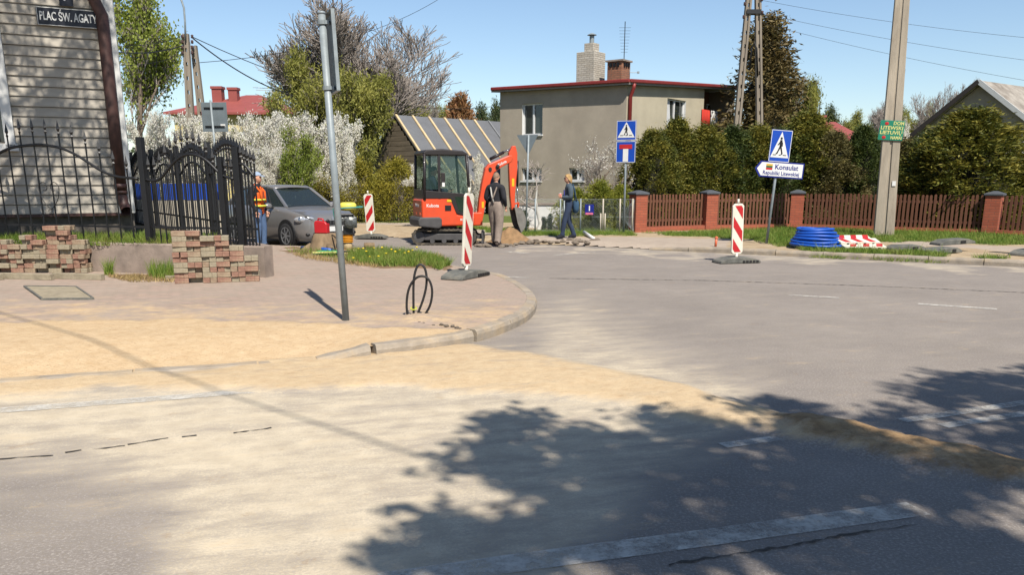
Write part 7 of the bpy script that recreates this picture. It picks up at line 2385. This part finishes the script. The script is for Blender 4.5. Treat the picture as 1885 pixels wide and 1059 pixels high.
# ---------------------------------------------------------------- mini excavator
M['exc_orange'] = simple("excavator orange paint", S(240, 84, 40), 0.42, 0.1, 5, bmp=.03, coat=.3, dirt=S(214, 84, 46))
M['exc_dark'] = simple("dark cab paint", S(44, 36, 36), 0.45, 0.2, 6, bmp=.05, coat=.2)
M['exc_grey'] = simple("grey counterweight", S(86, 84, 84), 0.6, 0.25, 6, bmp=.2)
M['track'] = simple("dusty rubber track", S(84, 78, 70), 0.95, 0.35, 8, bmp=.6, bscale=30, dirt=S(150, 136, 114))
M['steel'] = simple("worn bucket steel", S(150, 146, 138), 0.5, 0.3, 6, metal=.4, bmp=.3)
M['chrome'] = simple("cylinder rod", S(200, 204, 208), 0.15, 0.05, 10, metal=.9, bmp=0)
M['exc_glass'] = glassmat("green tinted cab glass", (.02, .045, .03, 1), .38, .04)
M['yellow_label'] = simple("yellow warning label", S(246, 200, 30), 0.5, 0.08, 6, bmp=0)
ex = thing("mini_excavator", "orange and black mini excavator with raised boom digging at the kerb", "excavator", (-1.74, 21.6, .02), R(20))
# tracks lie straight to the view
for sgn in (-1, 1):
    y0 = sgn * .40
    tr = MB(); out = []
    Lh, rr = .64, .19
    for a in np.linspace(90, 270, 10):
        out.append((-Lh + rr * math.cos(R(a)), .19 + rr * math.sin(R(a))))
    for a in np.linspace(-90, 90, 10):
        out.append((Lh + rr * math.cos(R(a)), .19 + rr * math.sin(R(a))))
    inn = [(x * .93, .19 + (z - .19) * .80) for x, z in out]
    n = len(out); w_ = .24
    vs = [(x, y0 - w_ / 2, z) for x, z in out] + [(x, y0 + w_ / 2, z) for x, z in out] + [(x, y0 - w_ / 2, z) for x, z in inn] + [(x, y0 + w_ / 2, z) for x, z in inn]
    fs = []
    for i in range(n):
        j = (i + 1) % n
        fs += [(i, j, n + j, n + i), (2 * n + i, 2 * n + j, 3 * n + j, 3 * n + i), (i, j, 2 * n + j, 2 * n + i), (n + i, n + j, 3 * n + j, 3 * n + i)]
    tr.add(vs, fs); to_ = tr.build("track", M['track'], ex); to_.rotation_euler = (0, 0, R(-20))
    # lugs
    pts = out
    per = [0]
    for i in range(n):
        a_, b_ = pts[i], pts[(i + 1) % n]; per.append(per[-1] + math.hypot(b_[0] - a_[0], b_[1] - a_[1]))
    lug = MB(); m_ = 34
    for k in range(m_):
        s_ = per[-1] * k / m_
        i = max(j for j in range(n) if per[j] <= s_)
        t = (s_ - per[i]) / max(1e-6, per[i + 1] - per[i]); a_, b_ = Vector(pts[i]), Vector(pts[(i + 1) % n]); p = a_.lerp(b_, t); d = (b_ - a_).normalized(); nrm = Vector((d.y, -d.x))
        c0 = p + nrm * .008
        lug.beam((c0.x, y0 - w_ / 2, c0.y), (c0.x, y0 + w_ / 2, c0.y), .035, .022, up=(nrm.x, 0, nrm.y))
    lo_ = lug.build("lug", M['track'], to_); struct(lo_, 'stuff')
    fr = MB(); fr.box((0, y0, .19), (1.1, .16, .17)); fr.build("track_frame", M['exc_grey'], to_, bevel=.02)
    for xw in (-.64, .64):
        mb = MB(); mb.lathe([(.14, -.1), (.15, -.08), (.15, .08), (.14, .1)], (xw, y0, .19), 16, Matrix.Rotation(R(90), 3, 'X')); mb.build("sprocket", M['exc_grey'], to_)
    for xw in (-.3, 0, .3):
        mb = MB(); mb.lathe([(.06, -.11), (.06, .11)], (xw, y0, .09), 12, Matrix.Rotation(R(90), 3, 'X')); mb.build("roller", M['exc_grey'], to_)
mb = MB(); mb.box((0, 0, .26), (.6, .62, .2)); mb.lathe([(.30, .34), (.30, .44)], n=20); mb.build("undercarriage", M['exc_grey'], ex)
bl_ = MB(); bl_.prism([(.95, .05), (1.0, .02), (1.02, .14), (1.0, .28), (.95, .33), (.97, .18)], (0, -.55, 0), (1, 0, 0), (0, 0, 1), (0, 1.1, 0)); bo = bl_.build("dozer_blade", M['exc_grey'], ex); bo.rotation_euler = (0, 0, R(-20))
for sgn in (-1, 1):
    mb = MB(); mb.beam((.3, sgn * .3, .22), (.97, sgn * .35, .18), .07, .09); o_ = mb.build("blade_arm", M['exc_grey'], bo)
# upper body: local x forward
mb = MB(); mb.prism([(-.62, .46), (.62, .46), (.66, .56), (.66, .70), (.20, .76), (.08, 1.12), (-.10, 1.20), (-.66, 1.20), (-.74, 1.10), (-.74, .70), (-.70, .50)], (0, -.50, 0), (1, 0, 0), (0, 0, 1), (0, 1.0, 0)); up_ = mb.build("engine_cover", M['exc_orange'], ex, bevel=.05, seg=3)
mb = MB(); mb.prism([(-.80, .46), (-.30, .40), (-.22, .46), (-.22, .66), (-.30, .70), (-.80, .70), (-.84, .62), (-.84, .50)], (0, -.52, 0), (1, 0, 0), (0, 0, 1), (0, 1.04, 0)); mb.build("counterweight", M['exc_grey'], ex, bevel=.04, seg=3)
mb = MB(); mb.box((-.06, -.505, .92), (.16, .02, .13)); mb.build("air_grille", M['black_print'], up_)
mb = MB(); mb.box((-.02, -.506, 1.10), (.13, .012, .06)); mb.build("warning_label", M['yellow_label'], up_)
for x, z in ((-.5, .78), (-.36, .78)):
    mb = MB(); mb.box((-.747, x + .3 if False else (-.3 if x < -.4 else .1), z), (.02, .09, .06)); mb.build("tail_lamp", M['orange'], up_)
text_part("lettering", "Kubota", .11, M['white_print'], up_, (-.46, -.503, .98), bold=.002)
text_part("lettering", "Kubota", .12, M['white_print'], up_, (-.743, 0.0, .98), rot=(math.pi / 2, 0, -math.pi / 2), bold=.002)
text_part("lettering", "KX019-4", .075, M['white_print'], up_, (.40, -.503, .62), bold=.002)
# cab
x0, x1, y0, y1, zf, zt = -.66, .52, -.49, .49, 1.20, 2.30
cabp = {'rl': (x0, y0), 'rr': (x0, y1), 'fl': (x1, y0), 'fr': (x1, y1)}
def cpt(kx, z):
    x, y = cabp[kx]; f_ = (z - 1.2) / 1.1
    return (x + (-.07 * f_ if kx[0] == 'f' else .03 * f_), y * (1 - .06 * f_), z)
mid = (-.30, y0)
for kx in cabp:
    mb = MB(); zb_ = .62 if kx[0] == 'f' else 1.12
    mb.tube([cpt(kx, zb_), cpt(kx, 1.75), cpt(kx, zt - .05)], .038, 8); mb.build("cab_pillar", M['exc_dark'], ex, smooth=True)
for y in (y0, y1):
    mb = MB(); mb.beam((-.28, y, 1.15), (-.26, y * .94, zt - .03), .07, .05, up=(0, 1, 0)); mb.build("door_post", M['exc_dark'], ex, bevel=.01)
mb = MB(); mb.prism([(-.68, 0), (-.60, .07), (-.2, .10), (.35, .06), (.50, -.02), (.46, -.06), (-.62, -.06)], (0, -.50, zt - .03), (1, 0, 0), (0, 0, 1), (0, 1.0, 0)); rfo = mb.build("cab_roof", M['exc_dark'], ex, bevel=.04, seg=3)
mb = MB(); mb.prism([(-.68, 1.16), (.0, 1.16), (.16, .78), (.50, .70), (.56, .74), (.54, 1.26), (-.68, 1.36)], (0, -.515, 0), (1, 0, 0), (0, 0, 1), (0, .03, 0)); mb.build("door_panel", M['exc_dark'], ex, bevel=.008)
mb = MB(); mb.box((-.69, 0, 1.27), (.03, .96, .22)); mb.build("rear_panel", M['exc_dark'], ex, bevel=.01)
mb = MB(); mb.prism([(.22, .84), (.46, .78), (.48, 1.18), (.12, 1.20)], (0, -.520, 0), (1, 0, 0), (0, 0, 1), (0, .003, 0)); mb.build("lower_pane", M['exc_glass'], ex)
for (a, b, z0_, z1_, y) in ((-.62, -.31, 1.38, 2.2, -.485), (-.22, .46, 1.27, 2.22, -.485), (-.62, -.31, 1.38, 2.2, .485), (-.22, .46, 1.27, 2.22, .485)):
    mb = MB(); s_ = .055 * (1 if y < 0 else -1); mb.add([(a, y, z0_), (b, y, z0_), (b - .05 * (b > 0), y + s_, z1_), (a, y + s_, z1_)], [(0, 1, 2, 3)]); mb.build("side_pane", M['exc_glass'], ex)
mb = MB(); mb.add([(-.655, -.46, 1.38), (-.655, .46, 1.38), (-.635, .42, 2.22), (-.635, -.42, 2.22)], [(0, 1, 2, 3)]); mb.build("rear_pane", M['exc_glass'], ex)
mb = MB(); mb.add([(.53, -.46, .75), (.53, .46, .75), (.47, .42, 2.22), (.47, -.42, 2.22)], [(0, 1, 2, 3)]); mb.build("front_pane", M['exc_glass'], ex)
mb = MB(); mb.tube([(.47, -.46, 2.16), (.53, -.54, 2.18)], .012, 5); mb.ball((.54, -.55, 2.16), (.05, .03, .06), 10, 6); mb.build("work_lamp", M['exc_dark'], rfo)
mb = MB(); mb.tube([(-.24, -.5, 1.9), (-.2, -.6, 1.86)], .012, 5); mb.box((-.2, -.6, 1.62), (.1, .03, .34)); mb.build("side_mirror", M['exc_dark'], ex, bevel=.01)
mb = MB(); mb.box((-.2, -.618, 1.5), (.07, .006, .1)); mb.build("decal", M['white_print'], ex)
mb = MB(); mb.box((-.3, 0, 1.0), (.42, .46, .14)); mb.box((-.5, 0, 1.35), (.12, .44, .62)); mb.build("seat", M['car_black'], ex, bevel=.04)
# boom, arm, bucket with rams, swung slightly to the view side
bx = thing("tmp", "x", "x"); bpy.data.objects.remove(bx)
bmv = MB()
def plate(mb, pts, y, w):
    mb.prism(pts, (0, y - w / 2, 0), (1, 0, 0), (0, 0, 1), (0, w, 0))
yb = -.12
sw = MB(); sw.box((.78, yb, .62), (.34, .26, .34)); sw.build("swing_post", M['exc_orange'], ex, bevel=.03)
plate(bmv, [(.80, .62), (.96, .55), (1.02, .80), (1.12, 1.25), (1.26, 1.62), (1.36, 1.80), (1.60, 1.93), (1.95, 2.08), (2.0, 2.16), (1.96, 2.24), (1.86, 2.24), (1.45, 2.10), (1.20, 2.02), (1.07, 1.90), (.98, 1.60), (.86, 1.10)], yb, .16)
bmo = bmv.build("boom", M['exc_orange'], ex, bevel=.02)
text_part("lettering", "Kubota", .10, M['white_print'], bmo, (1.62, yb - .083, 2.04), rot=(math.pi / 2, R(-20), 0), bold=.002)
mb = MB(); mb.box((.97, yb - .082, .98), (.07, .006, .16)); mb.build("warning_label", M['yellow_label'], bmo)
for x, z in ((1.22, 1.88), (1.45, 1.93)):
    mb = MB(); mb.lathe([(.055, -.10), (.055, .10)], (x, yb, z), 14, Matrix.Rotation(R(90), 3, 'X')); mb.build("pin", M['exc_dark'], bmo)
mb = MB(); mb.ball((1.47, yb - .1, 1.95), (.06, .04, .06), 10, 6); mb.build("boom_lamp", M['exc_dark'], bmo)
am = MB(); plate(am, [(1.86, 2.30), (1.98, 2.48), (2.08, 2.48), (2.14, 2.30), (2.14, 1.9), (2.06, 1.2), (2.05, .86), (1.95, .84), (1.90, 1.2), (1.86, 1.9)], yb, .13); amo = am.build("arm", M['exc_orange'], ex, bevel=.015)
mb = MB(); mb.box((1.99, yb - .068, 1.55), (.08, .006, .2)); mb.build("warning_label", M['yellow_label'], amo)
def ram(a, b, r0, name="ram"):
    a, b = Vector(a), Vector(b); m_ = a.lerp(b, .62)
    mb = MB(); mb.tube([a, m_], r0, 10); o_ = mb.build(name, M['exc_dark'], ex, smooth=True)
    mb = MB(); mb.tube([m_, b], r0 * .5, 8); mb.build("rod", M['chrome'], o_, smooth=True)
ram((.90, yb, .70), (1.16, yb, 1.50), .045); ram((1.25, yb, 2.14), (1.98, yb, 2.42), .042); ram((2.17, yb, 2.1), (2.16, yb, 1.05), .036)
mb = MB(); mb.beam((2.0, yb, .98), (2.2, yb, 1.02), .1, .04); mb.beam((2.2, yb, 1.02), (2.16, yb, .80), .1, .04); mb.build("linkage", M['exc_orange'], ex)
bk_ = MB(); prof = [(1.98, .90), (2.16, .90), (2.30, .78), (2.38, .58), (2.34, .38), (2.22, .25)]
inn = [(1.98, .875), (2.15, .875), (2.275, .765), (2.35, .58), (2.31, .40), (2.20, .27)]
pol = prof + inn[::-1]
bk_.prism(pol, (0, yb - .22, 0), (1, 0, 0), (0, 0, 1), (0, .44, 0))
for sgn in (-1, 1):
    bk_.prism([(1.98, .89), (2.15, .89), (2.29, .77), (2.365, .58), (2.32, .39), (2.2, .26), (2.08, .5)], (0, yb + sgn * .215 - .01, 0), (1, 0, 0), (0, 0, 1), (0, .02, 0))
bko = bk_.build("bucket", M['steel'], ex)
for k in range(4):
    mb = MB(); mb.beam((2.22, yb - .18 + k * .12, .27), (2.12, yb - .18 + k * .12, .19), .05, .03, w1=.03, h1=.012); mb.build("tooth", M['steel'], bko)

for ch in list(ex.children):
    if ch.name.split('.')[0] in ("boom", "arm", "ram", "linkage", "bucket"):
        ch.location.x += .95 * .17
        ch.scale.x = .83
# operator in the cab
J, rad, B, k = standing(1.72)
sit = {'pelvis': (-.30, 0, 1.14), 'waist': (-.33, 0, 1.27), 'chest': (-.34, 0, 1.46), 'upper': (-.33, 0, 1.60), 'neck': (-.31, 0, 1.70), 'skull': (-.29, 0, 1.78), 'hipL': (-.26, .09, 1.12), 'kneeL': (.14, .13, 1.14), 'ankleL': (.24, .13, .76), 'toeL': (.38, .14, .72), 'heelL': (.20, .13, .72),
       'hipR': (-.26, -.09, 1.12), 'kneeR': (.14, -.13, 1.14), 'ankleR': (.24, -.13, .76), 'toeR': (.38, -.14, .72), 'heelR': (.20, -.13, .72), 'shL': (-.33, .18, 1.60), 'shR': (-.33, -.18, 1.60), 'elL': (-.24, .26, 1.36), 'wrL': (.02, .24, 1.34), 'elR': (-.24, -.26, 1.36), 'wrR': (.02, -.24, 1.34)}
bpy.context.view_layer.update()
op, hp, hf, sd_, uv, rot = person("person", "excavator operator in navy jacket sitting in the cab", ex.matrix_basis @ Vector((0, 0, 0)), R(20), sit, rad, B,
    [({'torso', 'shoulder', 'arm', 'forearm', 'belly', 'neck'}, "jacket", 'navy', .014), ({'hip', 'thigh', 'shin'}, "trousers", 'dark_jeans', .014), ({'foot'}, "boots", 'dark_shoe', .012)], CM,
    ((-.28, 0, 1.83), (1, 0, -.1), 1.0), hands=[(sit['wrL'], (1, 0, 0), (0, -1, 0)), (sit['wrR'], (1, 0, 0), (0, 1, 0))])
hair_shell(op, hp, rot, 1.0, 'black', (.9, 1.9))
for sgn in (-1, 1):
    mb = MB(); mb.tube([(.10, sgn * .24, 1.1), (.11, sgn * .24, 1.34)], .014, 6); mb.ball((.11, sgn * .24, 1.37), .03, 8, 6); mb.build("control_lever", M['car_black'], ex)
